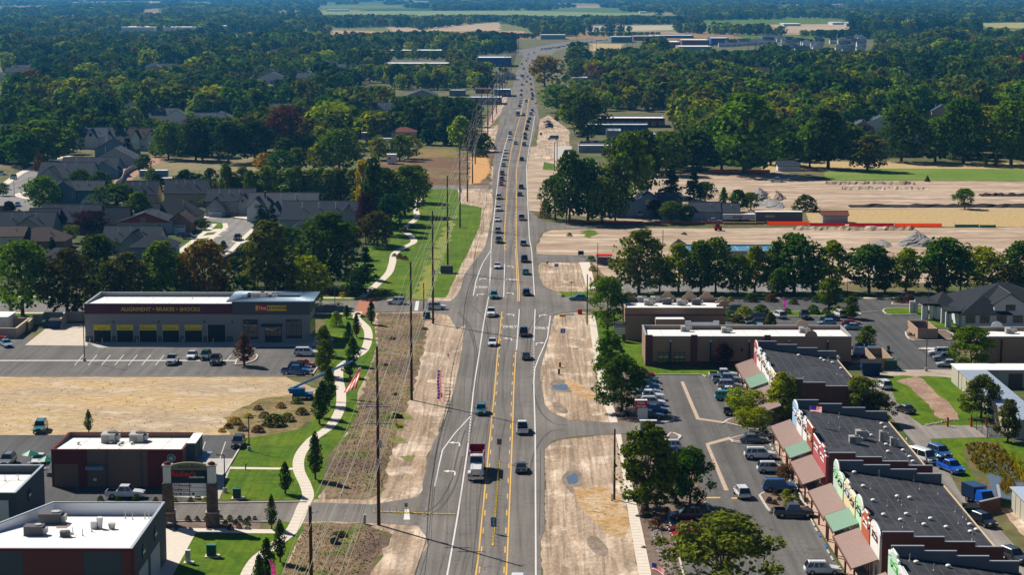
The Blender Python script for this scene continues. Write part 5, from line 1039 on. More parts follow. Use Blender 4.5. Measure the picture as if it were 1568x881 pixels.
T.part('brick_panel', MB().box(X1+.004, Y0-.09,0, X1+.09, Y0+1.4, H-.01), M_bk)
for y0, y1 in ((.16, .42),(.5, .78)): T.part('roller_door', MB().box(X1+.004, lerp(Y0, Y1, y0),0, X1+.05, lerp(Y0, Y1, y1),3.9), mat('pale_door', (.40, .43, .46), .6, var=.05))
for t in (.3, .66):
    T.part('round_sign', MB().cyl((X1, lerp(Y0, Y1, t),5.6),(X1+.14, lerp(Y0, Y1, t),5.6), .95, n=20), M_green_box); T.part('sign_stripe', MB().box(X1+.141, lerp(Y0, Y1, t)-.7,5.45, X1+.16, lerp(Y0, Y1, t)+.7,5.75), M_wht)
Zr = H-1.65
for x, y, w, d, h, dk, l in ((79,806,2.8,2.2,1.4,1, 'dark air unit nearest the chamfered corner of the lower left roof'),(53,830,2.3,1.6,1.2,1, 'dark air unit beside the brown walk pads on the lower left roof'),(100,834,1.1, .8, .7,1, 'small dark air unit in the middle front of the lower left roof')): q = W(x, y, Zr); hvac(q.x, q.y, Zr, w, d, h, l, bool(dk))
for x, y in ((192,797),(203,799),(222,798),(228,797),(112,829),(127,832),(141,824)): q = W(x, y, Zr); vent(q.x, q.y, Zr, 'pipe', 'grey pipe on the white roof at the lower left')
q = W(146,817, Zr); Zr = on_deck(q.y, Zr)-.02; T2 = Th('exhaust_fan', q, 'white exhaust ducts standing on the lower left roof', 'exhaust fan', None, Zr); T2.part('duct', MB().box(q.x-.5, q.y-.4, Zr, q.x+.3, q.y+.4, Zr+1.0), M_wf); T2.part('hood', MB().cyl((q.x+.6, q.y, Zr),(q.x+.6, q.y, Zr+1.5), .3, .45, n=10), M_wf); T2.part('fan_cap', MB().cyl((q.x+2.2, q.y-.3, Zr),(q.x+2.2, q.y-.3, Zr+.8), .35, .5, n=10), M_hv)
sh = [(66,838),(80,838),(107,803),(88,806)]; T.part('walk_pad', MB().face([(q.x, q.y, on_deck(q.y, Zr)+.02) for q in [W(x, y, Zr) for x, y in sh]]), mat('walk_pad_rubber', (.26, .20, .17), .9))
# small shop behind it at the left edge
H = 6.4; fr = W(67,713, H); nr = W(29,756, H); XL = W(-70,713, H).x
T = Th('side_shop', (fr.x-5, nr.y), 'white roofed shop with black side sign at the left edge behind the lower left roof', 'shop'); shell(T, XL, fr.x, nr.y, fr.y, H, M_sl, M_roofw, 1.2)
T.part('white_panel', MB().box(XL, nr.y-.08,0, fr.x-1, nr.y-.004, H-1), M_wf); T.part('round_sign', MB().cyl((fr.x, lerp(nr.y, fr.y, .45),4.3),(fr.x+.14, lerp(nr.y, fr.y, .45),4.3), .9, n=18), M_blk); T.part('sign_mark', MB().box(fr.x+.141, lerp(nr.y, fr.y, .45)-.6,4.15, fr.x+.16, lerp(nr.y, fr.y, .45)+.6,4.45), M_wht)
for x, y in ((8,742),(28,739)): q = W(x, y, H-1.2); vent(q.x, q.y, H-1.2, 'pipe', 'pipe on the small white roof at the left edge')
# ---------------------------------------------------------------- pylon sign
M_stone = mat('ledge_stone', (.11, .075, .06), .95, var=.4, scale=4, col2=(.16, .12, .09), scale2=2); M_pw = mat('pylon_white', (.62, .62, .60), .7)
a = W(326,806); b = W(258.5,806); Y = a.y; T = Th('pylon_sign', ((a.x+b.x)/2, Y), 'tall roadside sign on two stone columns listing shops by the access drive', 'sign')
for c_ in (a, b):
    x = c_.x; z1 = HT(326,806,740); z2 = HT(326,806,714); T.part('plinth', MB().box(x-.85, Y-.85,0, x+.85, Y+.85,2.0), M_stone); T.part('ledge', MB().box(x-.95, Y-.95,2.0, x+.95, Y+.95,2.15), M_tanw)
    col = T.part('stone_column', MB().box(x-.7, Y-.7,2.15, x+.7, Y+.7, z1), M_stone)
    for r_ in range(int((z1-2.2)/.28)):               # courses of ledge stones, each a little proud or back
        for s in range(3):
            w_ = 1.4/3; x0 = x-.7+s*w_+random.uniform(.0, .03); pr = random.uniform(.02, .09); z = 2.2+r_*.28; T.part('stone', MB().box(x0, Y-.7-pr, z, x0+w_-.04, Y-.699, z+.25), M_stone, col)
    T.part('upper_column', MB().box(x-.55, Y-.55, z1, x+.55, Y+.55, z2), M_pw); T.part('cap', MB().box(x-.7, Y-.7, z2, x+.7, Y+.7, z2+.2), M_tanw); T.part('stone_top', MB().blob((x, Y, z2+.2), .55, .55, .45, half=True, jit=.1), M_bk)
def pz(y): return FP(300, y, Y)[1]
xa, xb = b.x+.56, a.x-.56; xm = (xa+xb)/2
T.part('dark_panel', MB().box(xa, Y-.28, pz(738), xb, Y+.28, pz(720)), mat('very_dark_green', (.01, .03, .03), .4))
mb = MB(); top = [(lerp(xa, xb, t), Y-.25, pz(720)+.75+.35*math.sin(PI*t)) for t in [k/10 for k in range(11)]]; lo_ = [(p[0], Y-.25, pz(720)+.004) for p in top]
for k in range(10): mb.face([lo_[k], lo_[k+1], top[k+1], top[k]]); mb.face([top[k], top[k+1], (top[k+1][0], Y+.25, top[k+1][2]),(top[k][0], Y+.25, top[k][2])]); mb.face([(lo_[k+1][0], Y+.25, lo_[k+1][2]),(lo_[k][0], Y+.25, lo_[k][2]),(top[k][0], Y+.25, top[k][2]),(top[k+1][0], Y+.25, top[k+1][2])])
T.part('arched_header', mb, mat('olive_header', (.17, .17, .11), .7)); T.text('Heron River', .62, M_blk, xm, Y-.27, pz(720)+.5)
T.text("Ridley's", 1.0, M_red, xm-.8, Y-.30, pz(726), bold=.03, sx=1.15); T.part('white_strip', MB().box(xm, Y-.31, pz(732), xb-.4, Y-.281, pz(729.5)), M_wht); T.text('FAMILY MARKETS', .28, M_blk, (xm+xb)/2-.2, Y-.32, pz(730.8))
T.part('panel_frame', MB().box(xa, Y-.2, pz(760), xb, Y+.2, pz(739)), M_black)
for i, (t, m_, t2, m2) in enumerate((('ACE', M_red, 'Hardware', M_blk),('Double', M_blk, 'Chicks', M_red),('Boards', M_blk, '& Brews', M_blk))):
    z1, z0 = pz(740.2+i*6.6), pz(746.2+i*6.6); T.part('name_panel', MB().box(xa+.1, Y-.24, z0, xm-.05, Y-.201, z1), M_wht); T.part('name_panel', MB().box(xm+.05, Y-.24, z0, xb-.1, Y-.201, z1), M_wht)
    T.text(t, .50, m_, xa+.75, Y-.25,(z0+z1)/2, bold=.015); T.text(t2, .42, m2, xa+1.95, Y-.25,(z0+z1)/2-.03, bold=.01)
T.part('name_mark', MB().cyl((xm+.5, Y-.25, pz(756.5)),(xm+.5, Y-.24, pz(756.5)), .2, n=12), M_blk); T.text('dentistry', .34, M_hv, xm+1.6, Y-.25, pz(756.5))
# ---------------------------------------------------------------- tan restaurant (north plaza)
M_tan = mat('tan_stucco', (.28, .19, .13), .9, var=.05, scale=1.5); M_tan2 = mat('light_tan_stucco', (.36, .26, .18), .9, var=.05, scale=1.5); M_dred = mat('dark_red_block', (.12, .04, .035), .9, var=.1, scale=3)
H = 7.0; n_ = W(957,472, H); f_ = W(960,457, H); X0, Y0 = n_.x, n_.y; X1 = FP(1111,472, Y0)[0]; Y1 = f_.y
T = Th('restaurant', ((X0+X1)/2, Y0), 'tan stucco restaurant with curved parapets and air units on its white roof', 'restaurant'); shell(T, X0, X1, Y0, Y1, H, M_tan, M_roofw, .8, cope=M_tan2)
T.part('red_band', MB().box(X0-.04, Y0-.06, H-1.6, X1+.04, Y0-.004, H-1.35), M_dred)
p, q = FP(1004,484, Y0-4)[0], FP(1049,484, Y0-4)[0]; T.part('front_porch', MB().box(p, Y0-4,0, q, Y0-.004,5.2), M_tan2); T.part('porch_roof', MB().box(p+.2, Y0-3.8,5.2, q-.2, Y0-.3,5.26), M_roofw)
for x, Yq in ((962, Y1-.2),(1022, Y1-.2),(1056, Y1-.2),(1082, Y1-.2),(1106, Y0+6),(1108, Y0+1)):
    c = FP(x, 460, Yq)[0]; mb = MB(); pr = [(-1.6,0),(-1.5, .5),(-1.0, .6),(-.7,1.2),(0,1.5),(.7,1.2),(1.0, .6),(1.5, .5),(1.6,0)]; mb.ring([(c+a_, Yq-.15, H+.1+b_) for a_, b_ in pr], [(c+a_, Yq+.15, H+.1+b_) for a_, b_ in pr], 0, True, True); T.part('curved_parapet', mb, M_tan2)
for i, (x, y, dk) in enumerate(((983,463,0),(1003,463,0),(993,470,0),(1021,468,1),(1043,470,0),(1066,469,1))): q = W(x, y, H-.8); hvac(q.x, q.y, H-.8,1.9,1.6,1.2,('first', 'second', 'third', 'fourth', 'fifth', 'sixth')[i]+' air unit from the left on the tan restaurant roof', bool(dk))
# ---------------------------------------------------------------- long tan building
Yf = W(988,560.5).y; X0 = W(988.5,560.5).x; X1 = FP(1303,560, Yf)[0]; H = HT(988,560.5,515.7); Y1 = W(982,498.5, H).y
T = Th('long_tan_shops', ((X0+X1)/2, Yf), 'long low tan building with dark red pilasters behind a lawn and parked cars', 'building'); shell(T, X0, X1, Yf, Y1, H, M_tan, M_roofw, .8)
for xa, xb in ((988,999),(1057.5,1067.5),(1170,1179.5)): p, q = FP(xa, 540, Yf)[0], FP(xb, 540, Yf)[0]; T.part('pilaster', MB().box(p, Yf-.25,0, q, Yf-.003, H+.35), M_dred)
T.part('base_band', MB().box(X0, Yf-.08,0, X1, Yf-.003,1.0), M_dred); T.part('ledge', MB().box(X0, Yf-.12,1.0, X1, Yf-.003,1.15), M_tan2)
for xa, xb in ((1008,1023.5),(1033,1048)): window(T, FP(xa, 540, Yf)[0], FP(xb, 540, Yf)[0], .5, FP(1010,540, Yf)[1], Yf-.13, n=2, rows_=3)
for x in (1026.5,1087.8,1147,1208,1267): q = FP(x, 540, Yf)[0]; L_ = T.part('wall_lantern', MB().box(q-.12, Yf-.35, .2, q+.12, Yf-.125,4.9), M_black); T.part('lamp_globe', MB().blob((q, Yf-.25,5.1), .2, .2, .22, nu=8, nv=5), M_wht, L_)
T.part('wall_vent', MB().box(FP(1136,535, Yf)[0]-.2, Yf-.2,3.0, FP(1136,535, Yf)[0]+.2, Yf-.003,3.6), M_black)
for xa, xb, dz in ((1049,1058, .9),(1058,1092, .55),(1092,1101, .9),(1159,1168, .4)): p, q = FP(xa, 500, Y1)[0], FP(xb, 500, Y1)[0]; T.part('raised_parapet', MB().box(p, Y1-.3, H+.1, q, Y1, H+.1+dz), M_cope)
for x, Yq in ((1242, Yf+.2),(1227.8, Y1-.2)): 
    c = FP(x, 515, Yq)[0]; mb = MB(); pr = [(1.25*math.cos(t),1.15*math.sin(t)) for t in [PI*k/12 for k in range(13)]]; mb.ring([(c+a_, Yq+.12, H+.1+b_) for a_, b_ in pr], [(c+a_, Yq-.12, H+.1+b_) for a_, b_ in pr], 0, True, True); T.part('arched_parapet', mb, M_tan2)
for x, y, l in ((1049,508, 'left'),(1111,511, 'middle'),(1230,511, 'right')): q = W(x, y+1, H-.8); hvac(q.x, q.y, H-.8,1.7,1.5,1.1, l+' air unit on the white roof of the long tan building')
q = X1; T.part('white_stair_frame', MB().box(q+.01, Yf+4,0, q+.08, Yf+6,3), M_awn)
Yf = W(1500,556.8).y; X0 = FP(1500,556, Yf)[0]; X1 = X0+22; H = HT(1500,556.8,516.2); Y1 = W(1500,501, H).y
T = Th('east_tan_shops', (X0+4, Yf), 'tan building with arched parapet at the right edge behind a big green tree', 'building'); shell(T, X0, X1, Yf, Y1, H, M_tan, M_roofw, .8)
c = FP(1526,501, Y1)[0]; mb = MB(); pr = [(1.2*math.cos(t),1.1*math.sin(t)) for t in [PI*k/12 for k in range(13)]]; mb.ring([(c+a_, Y1-.1, H+.1+b_) for a_, b_ in pr], [(c+a_, Y1-.35, H+.1+b_) for a_, b_ in pr], 0, True, True); T.part('arched_parapet', mb, M_cope)
q = W(1546,513, H-.8); hvac(q.x, q.y, H-.8,1.8,1.4,1.1, 'air unit on the tan roof at the right edge'); q = FP(1533,540, Yf)[0]; T.part('wall_lantern', MB().box(q-.12, Yf-.35, .2, q+.12, Yf-.003,4.9), M_black)
# ---------------------------------------------------------------- storage units
M_stw = mat('storage_tan_metal', (.46, .43, .34), .6, var=.05, scale=1, ); M_stb = mat('pale_blue_metal_roof', (.48, .56, .66), .35, .3); M_sd = mat('brown_roller_door', (.12, .08, .07), .6)
H = 3.4; a = W(1457.5,558, H); b = W(1470,567, H); T = Th('storage_block', (a.x+10, b.y), 'long storage block with white roof and brown roller doors at the right edge', 'storage building')
T.part('wall', MB().box(a.x, b.y, 0, a.x+45, a.y, H-.1), M_stw); T.part('roof', MB().box(a.x-.2, b.y-.3, H-.1, a.x+45.2, a.y+.3, H+.08), M_roofw)
for k in range(10): T.part('roller_door', MB().box(a.x+9.5+k*3.3, b.y-.06, .03, a.x+12.2+k*3.3, b.y-.003,2.7), M_sd)
a = W(1468,566.5, H); b = W(1508,566.5, H); nY = W(1568,617, H).y-14; T = Th('storage_block', ((a.x+b.x)/2, nY), 'storage block with pale blue metal roof running towards the camera on the right', 'storage building')
T.part('wall', MB().box(a.x, nY, 0, b.x, a.y, H-.1), M_stw); T.part('roof', MB().box(a.x-.2, nY-.2, H-.1, b.x+.2, a.y+.2, H+.06), M_stb)
mb = MB()
for k in range(40): y_ = lerp(nY, a.y, k/40); mb.box(a.x-.2, y_, H+.06, b.x+.2, y_+.06, H+.11)
T.part('roof_ribs', mb, M_stb, kind='stuff')
for k in range(12): y_ = lerp(nY, a.y, (k+.15)/12); T.part('wall_rib', MB().box(a.x-.05, y_, 0, a.x-.003, y_+.25, H-.12), M_hv)
# grey shed, lower right
H = 3.2; a = W(1550,748, H); T = Th('metal_shed', (a.x+3, a.y-8), 'tan metal shed with blue-grey roof at the lower right edge', 'shed'); T.part('wall', MB().box(a.x, a.y-22,0, a.x+9, a.y, H), M_stw); T.part('roof', MB().box(a.x-.3, a.y-22.2, H, a.x+9.3, a.y+.3, H+.15), M_stb)
for k in range(8): T.part('wall_rib', MB().box(a.x-.05, a.y-22+k*2.8,0, a.x-.003, a.y-21.8+k*2.8, H-.02), M_hv)
# ---------------------------------------------------------------- western-style plaza, four stepped units
M_brn = mat('brown_stucco', (.135, .065, .042), .9, var=.07, scale=1.5); M_gry = mat('grey_parapet_lining', (.14, .15, .165), .8, var=.05, scale=1); M_ta = mat('tan_standing_seam', (.40, .285, .245), .5, .1, var=.04, scale=1); M_ga = mat('green_standing_seam', (.27, .43, .32), .5, .1)
def cm(n_, c): return mat('storefront_'+n_, c, .8, var=.05, scale=2)
FC = dict(white=cm('white', (.72, .70, .66)), blue=cm('pale_blue', (.28, .45, .62)), brick=cm('brick_red', (.33, .075, .045)), green=cm('pale_green', (.50, .68, .46)), cream=cm('cream', (.68, .58, .36)), orange=cm('orange_red', (.45, .11, .05)), pink=cm('pink_red', (.42, .09, .10)), mint=cm('mint', (.45, .60, .50)), yellow=cm('pale_yellow', (.70, .62, .38)), bgreen=cm('bright_green', (.10, .45, .10)))
def plaza_unit(label, pf, pn, z_top, xr_px, panels, name='western_shop_block', awn=None, Yn=None, lintel=True):
    ztop = z_top; A = W(*pf, ztop); Yfar = A.y; Yn = Yn or W(*pn, ztop).y; Xf = A.x; Xr = FP(xr_px, pf[1], Yfar)[0]; L = Yfar-Yn
    T = Th(name, (Xf, Yn), label, 'shop block', 'stepped western-style shop blocks')
    zr0, zr1 = ztop-1.1, ztop-3.4
    T.part('roof_deck', MB().ring([(Xf+.3, Yn+.3, zr0-.2),(Xr, Yn+.3, zr1-.2),(Xr, Yfar-.3, zr1-.2),(Xf+.3, Yfar-.3, zr0-.2)], [(Xf+.3, Yn+.3, zr0),(Xr, Yn+.3, zr1),(Xr, Yfar-.3, zr1),(Xf+.3, Yfar-.3, zr0)], 0, False, True), M_dkroof)
    mb = MB()
    for k in range(1,9): xx = lerp(Xf+.5, Xr-.2, k/9); zz = lerp(zr0, zr1,(xx-Xf-.3)/(Xr-Xf-.3)); mb.box(xx-.05, Yn+.32, zz-.02, xx+.05, Yfar-.32, zz+.012)
    T.part('roof_seams', mb, mat('roof_seam_tape', (.07, .072, .08), .8), kind='stuff')
    T.part('rear_wall', MB().box(Xr-.3, Yn+.31,0, Xr+.02, Yfar-.31, zr1+.02), M_brn); T.part('gutter', MB().box(Xr-.05, Yn+.1, zr1+.024, Xr+.12, Yfar-.1, zr1+.12), M_cream)
    W_ = (Xr-Xf)
    for (Y, s, nm) in ((Yn, 1, 'near'),(Yfar, -1, 'far')):
        for k in range(4):
            xa, xb = Xf+.31+(W_-.1)*k/4, Xf+.31+(W_-.1)*(k+1)/4-(.3 if k == 3 else 0); z = ztop-.63*k; y0, y1 = sorted((Y, Y+s*.3))
            T.part('stepped_wall', MB().box(xa, y0,0, xb, y1, z), M_brn); T.part('step_coping', MB().box(xa-.02, y0-.04, z+.003, xb+.02, y1+.04, z+.08), M_cope)
            yl = Y+s*.302; y0, y1 = sorted((yl, yl+s*.02)); T.part('wall_lining', MB().box(xa, y0, zr0-(zr0-zr1)*(k+1)/4-.3, xb, y1, z-.01), M_gry)
    n = len(panels)                                                     # false fronts, each its own shape and colour
    cuts = [sum(p[1] for p in panels[:k])/sum(p[1] for p in panels) for k in range(n+1)]
    for k, (shape, _, col, hh) in enumerate(panels):                    # listed from the far end
        y1, y0 = Yfar-L*cuts[k]-.02, Yfar-L*cuts[k+1]+.02; w = y1-y0; zt = ztop+hh; c = (y0+y1)/2; off = .12*(k % 2)
        if shape == 'arch': pr = [(y0, ztop-.9)]+[(c-w/2*math.cos(t), ztop-.9+(.9+hh)*math.sin(t)**.8) for t in [PI*q/14 for q in range(1,14)]]+[(y1, ztop-.9)]
        elif shape == 'step': pr = [(y0, zt-.9),(y0+w*.18, zt-.9),(y0+w*.18, zt-.45),(y0+w*.32, zt-.45),(y0+w*.32, zt),(y1-w*.32, zt),(y1-w*.32, zt-.45),(y1-w*.18, zt-.45),(y1-w*.18, zt-.9),(y1, zt-.9)]
        elif shape == 'gable': pr = [(y0, zt-1),(c, zt),(y1, zt-1)]
        else: pr = [(y0, zt),(y1, zt)]
        mb = MB(); lo = [(y0,0)]+pr+[(y1,0)]; mb.ring([(Xf-.02-off, y, z) for y, z in lo], [(Xf+.28, y, z) for y, z in lo], 0, True, True); f = T.part('false_front', mb, FC[col])
        mb = MB(); mb.tube([(Xf+.1-off, y, z+.04) for y, z in pr], .13,4); T.part('cornice', mb, FC['white'] if col != 'white' else M_cope, f)
        # sign board and two shaded lamps on each front
        sb = {'white': M_dred, 'blue': FC['white'], 'cream': M_awn, 'green': M_green_box, 'orange': FC['white'], 'pink': FC['white'], 'yellow': M_dred, 'mint': FC['bgreen'], 'brick': M_cream}.get(col, M_dg)
        zc = ztop-1.5+hh*.3; T.part('sign_board', MB().box(Xf-.09-off, c-w*.28, zc-.45, Xf-.024-off, c+w*.28, zc+.4), sb, f); T.part('sign_band', MB().box(Xf-.115-off, c-w*.2, zc-.1, Xf-.092-off, c+w*.2, zc+.08), FC['white'] if sb is not FC['white'] else M_dred, f)
        for s in (-1,1): T.part('gooseneck_lamp', MB().tube([(Xf-.02-off, c+s*w*.22, zc+.75),(Xf-.4, c+s*w*.22, zc+.95),(Xf-.6, c+s*w*.22, zc+.7)], .04,4).cyl((Xf-.6, c+s*w*.22, zc+.72),(Xf-.6, c+s*w*.22, zc+.5), .06, .18,8), M_black, f)
        nw = max(1, int(w/2.6))
        for q in range(nw): yy = lerp(y0, y1,(q+.5)/nw); window(T, yy-.9, yy+.9, .7,2.6,0,-1, side=Xf-.03-off, n=2, frame=FC['white'])
    if awn:                                                             # canopies: (start, end, colour, raise)
        for (ta, tb, col, up) in awn:
            y1, y0 = Yfar-L*ta, Yfar-L*tb; zi, zo = 4.2+up, 3.0+up; Xo = Xf-3.45; mm = M_ga if col == 'green' else M_ta
            mb = MB().ring([(Xo, y0, zo-.12),(Xf-.15, y0, zi-.12),(Xf-.15, y1, zi-.12),(Xo, y1, zo-.12)], [(Xo, y0, zo),(Xf-.15, y0, zi),(Xf-.15, y1, zi),(Xo, y1, zo)], 0, True, True); aw = T.part('canopy', mb, mm)
            mb = MB(); ns = int((y1-y0)/.45)
            for q in range(ns+1): yy = lerp(y0, y1, q/ns); mb.tube([(Xo, yy, zo+.02),(Xf-.15, yy, zi+.02)], .03,4)
            T.part('canopy_seams', mb, mm, aw, kind='stuff'); T.part('fascia', MB().box(Xo-.08, y0-.02, zo-.3, Xo-.003, y1+.02, zo+.04), M_brn, aw)
            if up: T.part('canopy_soffit_wall', MB().box(Xo+.3, y0-.12,2.9, Xf-.4, y0-.01, zo-.1), M_brn, aw)
            npst = max(2, int((y1-y0)/6.2)+1)
            for q in range(npst): yy = lerp(y0+.6, y1-.6, q/(npst-1)); T.part('canopy_post', MB().box(Xo+.35, yy-.12, .14, Xo+.59, yy+.12, zo+.1), M_brn, aw)
    return T, Xf, Xr, Yn, Yfar, zr0, zr1
Zt = 7.7
UA = plaza_unit('farthest western-style shop block with dark roof and white and pink false fronts', (1155,523),(1192,581), Zt, 1281,[('arch', 1, 'pink', .5),('step', 1.2, 'white', .3),('step', 1.2, 'white', .6),('gable', 1, 'white', .2),('flat', 1, 'cream', -.1),('step', 1, 'orange', .2)], awn=[(-.02, .42, 'tan', 0),(.42, .66, 'green', .5),(.66,1.15, 'tan', 0)])
UB = plaza_unit('second western-style shop block with a flag and red and pale blue false fronts', (1214,613),(1267,694.5), Zt, 1359,[('arch', 1, 'blue', .4),('step', 1.0, 'white', .0),('step', .9, 'white', .3),('flat', 1.0, 'brick', .5),('flat', 1.2, 'pink', -.3),('step', 1.1, 'pink', .3)], awn=[(-.03, .44, 'tan', 0),(.44, .62, 'green', .5),(.62,1.0, 'tan', 0)])
UC = plaza_unit('third western-style shop block with green, orange and cream false fronts and many roof vents', (1276.7,706),(1348,816), Zt, 1443,[('arch', .7, 'mint', .5),('arch', .7, 'green', -.2),('step', .9, 'cream', .1),('flat', .6, 'yellow', -.3),('arch', .8, 'green', .5),('step', .9, 'orange', .0),('arch', 1.0, 'white', .2)], awn=[(-.02, .39, 'tan', 0),(.39, .60, 'green', .5),(.60,1.0, 'tan', 0)])
UD = plaza_unit('nearest western-style shop block, cut off by the lower right corner', (1360.7,836.5),(1400,900), Zt, 1562,[('step', .8, 'mint', .3),('flat', .6, 'white', -.2),('step', .8, 'cream', .0),('arch', .8, 'blue', .3)], awn=[(-.02, .9, 'tan', 0)], Yn=W(1360.7,836.5, Zt).y-30)
def on_roof(U, x, y):
    T_, Xf, Xr, Yn, Yf_, z0, z1 = U
    z = z0
    for _ in range(6): p = W(x, y, z); z = z0-(z0-z1)*(p.x-Xf-.3)/(Xr-Xf-.3)
    return p.x, p.y, z-.02
for U, L_ in ((UA, [(1223,546, 'd'),(1211,573, 'p'),(1218,575, 'p'),(1225,577, 'p'),(1231,579, 'p'),(1257,551, 'd'),(1262,554, 'd'),(1268,553, 'p'),(1275,557, 'd'),(1288,566, 'd'),(1290,576, 'p'),(1282,574, 'p')]),
              (UB, [(1258,634, 'p'),(1269,649, 'p'),(1285,640, 'p'),(1286,656, 'p'),(1350,651, 'd'),(1356,657, 'd'),(1334,669, 'd'),(1357,683, 'd'),(1360,694, 'd'),(1378,685, 'd'),(1383,692, 'd'),(1393,702, 'd'),(1398,709, 'd'),(1356,702, 'p'),(1388,697, 'p')]),
              (UC, [(1308,726, 'd'),(1346,730, 'p'),(1322,747, 'd'),(1334,750, 'p'),(1337,769, 'd'),(1399,737, 'p'),(1409,750, 'p'),(1374,763, 'd'),(1376,768, 'p'),(1393,765, 'd'),(1359,776, 'p'),(1381,775, 'p'),(1405,786, 'p'),(1388,790, 'd'),(1353,791, 'd'),(1379,799, 'd'),(1402,800, 'p'),(1425,797, 'd'),(1415,806, 'd'),(1449,810, 'd'),(1463,785, 'p'),(1475,794, 'p'),(1480,797, 'p'),(1485,806, 'd'),(1495,814, 'd'),(1486,817, 'd'),(1489,828, 'p'),(1468,803, 'p'),(1437,758, 'p'),(1383,809, 'p')]),
              (UD, [(1393,860, 'p'),(1403,864, 'd'),(1430,875, 'p'),(1452,870, 'd')])):
    for x, y, k in L_: p = on_roof(U, x, y); vent(*p, 'dome' if k == 'd' else 'pipe', f'small {"domed" if k == "d" else "upright"} vent on the dark roof of the {dict([(id(UA), "farthest"),(id(UB), "second"),(id(UC), "third"),(id(UD), "nearest")])[id(U)]} shop block')
for x, y, w, d, h, l in ((1318,672,1.6,1.4,1.3, 'right one of two white air units side by side on the second shop block roof'),(1308,679,1.6,1.2,1.1, 'left one of two white air units side by side on the second shop block roof'),(1351,676, .9,1.0,1.6, 'tall white air unit on the second shop block roof'),(1367,683, .8, .9,1.3, 'slim grey air unit on the second shop block roof')):
    p = on_roof(UB, x, y); hvac(*p, w, d, h, l)
# satellite dishes on the rear gutters
for U, t, l in ((UA, .96, 'farthest'),(UB, .45, 'second')):
    x, y, z = U[2]+.1, lerp(U[4], U[3], t if U is UB else .04), U[6]+.1; T2 = Th('satellite_dish', (x, y), f'white satellite dish on the rear edge of the {l} shop block', 'satellite dish', None, z); T2.part('dish', MB().cyl((x, y, z+.5),(x+.15, y-.1, z+.6), .35, .45,12), M_wht); T2.part('mast', MB().cyl((x, y, z),(x, y, z+.5), .04, n=6), M_hv)
# ================================================================ PARKED AND PASSING VEHICLES
def cars(L, group):
    for k, c, x, y, h, lab in L: place_car(k, c, x, y, h, lab, group=group, full=True)
cars([('pickup', 'silver', 264,557, TO, 'pale pickup truck parked first on the left in the tire shop lot, nose to the camera'),('sedan', 'white', 294,549, TO, 'white car with reddish nose parked beside the dark green suv at the tire shop'),('suv', 'green', 315,550, TO, 'dark green suv parked between a white car and a black pickup at the tire shop'),
      ('pickup', 'black', 331,557, TO, 'black pickup parked nose to the camera right of the dark green suv'),('minivan', 'white', 469,545, RT, 'white minivan parked sideways at the right end of the tire shop lot'),('sedan', 'orange', 466,562, RT, 'orange car half hidden behind two dark vehicles at the tire shop'),('suv', 'navy', 459,568, RT, 'dark blue suv between orange car and blue pickup at the tire shop'),
      ('pickup', 'blue', 453,574, RT, 'blue pickup parked sideways at the lower right corner of the tire shop lot'),('sedan', 'light blue', 10,531, TO+.5, 'pale blue car turning beside the block wall at the left edge'),('large suv', 'teal', 62,661, TO+.1, 'dark teal suv parked on the dry grass lot'),('suv', 'grey', 12,712, TO, 'blue grey suv parked at the left edge beside the coffee shop tables'),
      ('sedan', 'white', 60,710, TO, 'white car parked left of the coffee shop beside green umbrellas'),('suv', 'black', 365,684, TO, 'black suv parked alone in the lot behind the coffee shop'),('pickup', 'white', 192,763, RT, 'white pickup parked sideways in the shadow before the coffee shop'),('sedan', 'red', -8,521, RT, 'red car at the left edge behind the white shed')], 'vehicles parked on the left')
cars([('suv', 'red', 985,579, RT, 'red car first at the far end of the row beside the big dark tree'),('sedan', 'teal', 991,587, RT, 'teal car second from the far end of the row beside the big dark tree'),('suv', 'blue', 991,596, RT, 'blue suv third from the far end of the row beside the dark tree'),('sedan', 'light blue', 992,604, RT, 'pale blue car in the middle of the row beside the dark tree'),('pickup', 'white', 993,613, RT, 'white pickup in the row behind the red storage sign'),
      ('suv', 'white', 999,622, RT, 'white suv just behind the red storage sign'),('sedan', 'blue', 1003,632, RT, 'blue car right of the white pillar of the red sign'),('sedan', 'charcoal', 996,641, RT, 'dark car nearest in the row, below the red storage sign'),('suv', 'white', 1022,690, LF, 'white suv parked alone above the two large dark trees'),('pickup', 'black', 1026,702, LF, 'black pickup between the white suv and the large dark trees'),
      ('pickup', 'white', 1108,580, RT, 'white pickup farthest in the row by the green canopy'),('pickup', 'light blue', 1113,587, RT, 'pale blue pickup second in the row by the green canopy'),('suv', 'silver', 1117,596, RT, 'silver crossover third in the row by the green canopy'),('sedan', 'white', 1119,604, RT, 'white sedan above the low yellow-green tree'),('suv', 'turquoise', 1114,613, RT, 'turquoise suv partly under the low yellow-green tree'),
      ('pickup', 'black', 1132,636, RT, 'black pickup under the low yellow-green tree'),('sedan', 'grey', 1154,678, RT, 'grey hatchback sedan parked just below the yellow-green tree'),('large suv', 'white', 1164,703, RT, 'large white suv parked between a grey sedan and another white suv'),('suv', 'white', 1182,724, RT, 'white suv with roof rails parked above the blue suv'),('large suv', 'blue', 1193,753, RT, 'blue suv parked at the shrub island'),
      ('pickup', 'charcoal', 1215,792, RT, 'dark grey pickup parked below the shrub island'),('suv', 'white', 1136,761, AW+.1, 'small white suv driving away over the yellow line in the plaza lot'),('suv', 'maroon', 1051,796, LF, 'dark red suv parked nose to the rocky creek bed'),('sedan', 'maroon', 1048,816, LF+.15, 'maroon sedan behind a bright red car by the rocky creek bed'),('sedan', 'red', 1053,825, LF+.15, 'bright red car partly under the large grey-green tree'),
      ('suv', 'white', 1259,880, RT, 'white suv with roof rails at the bottom edge by the tan walkway')], 'vehicles parked in the plaza lot')
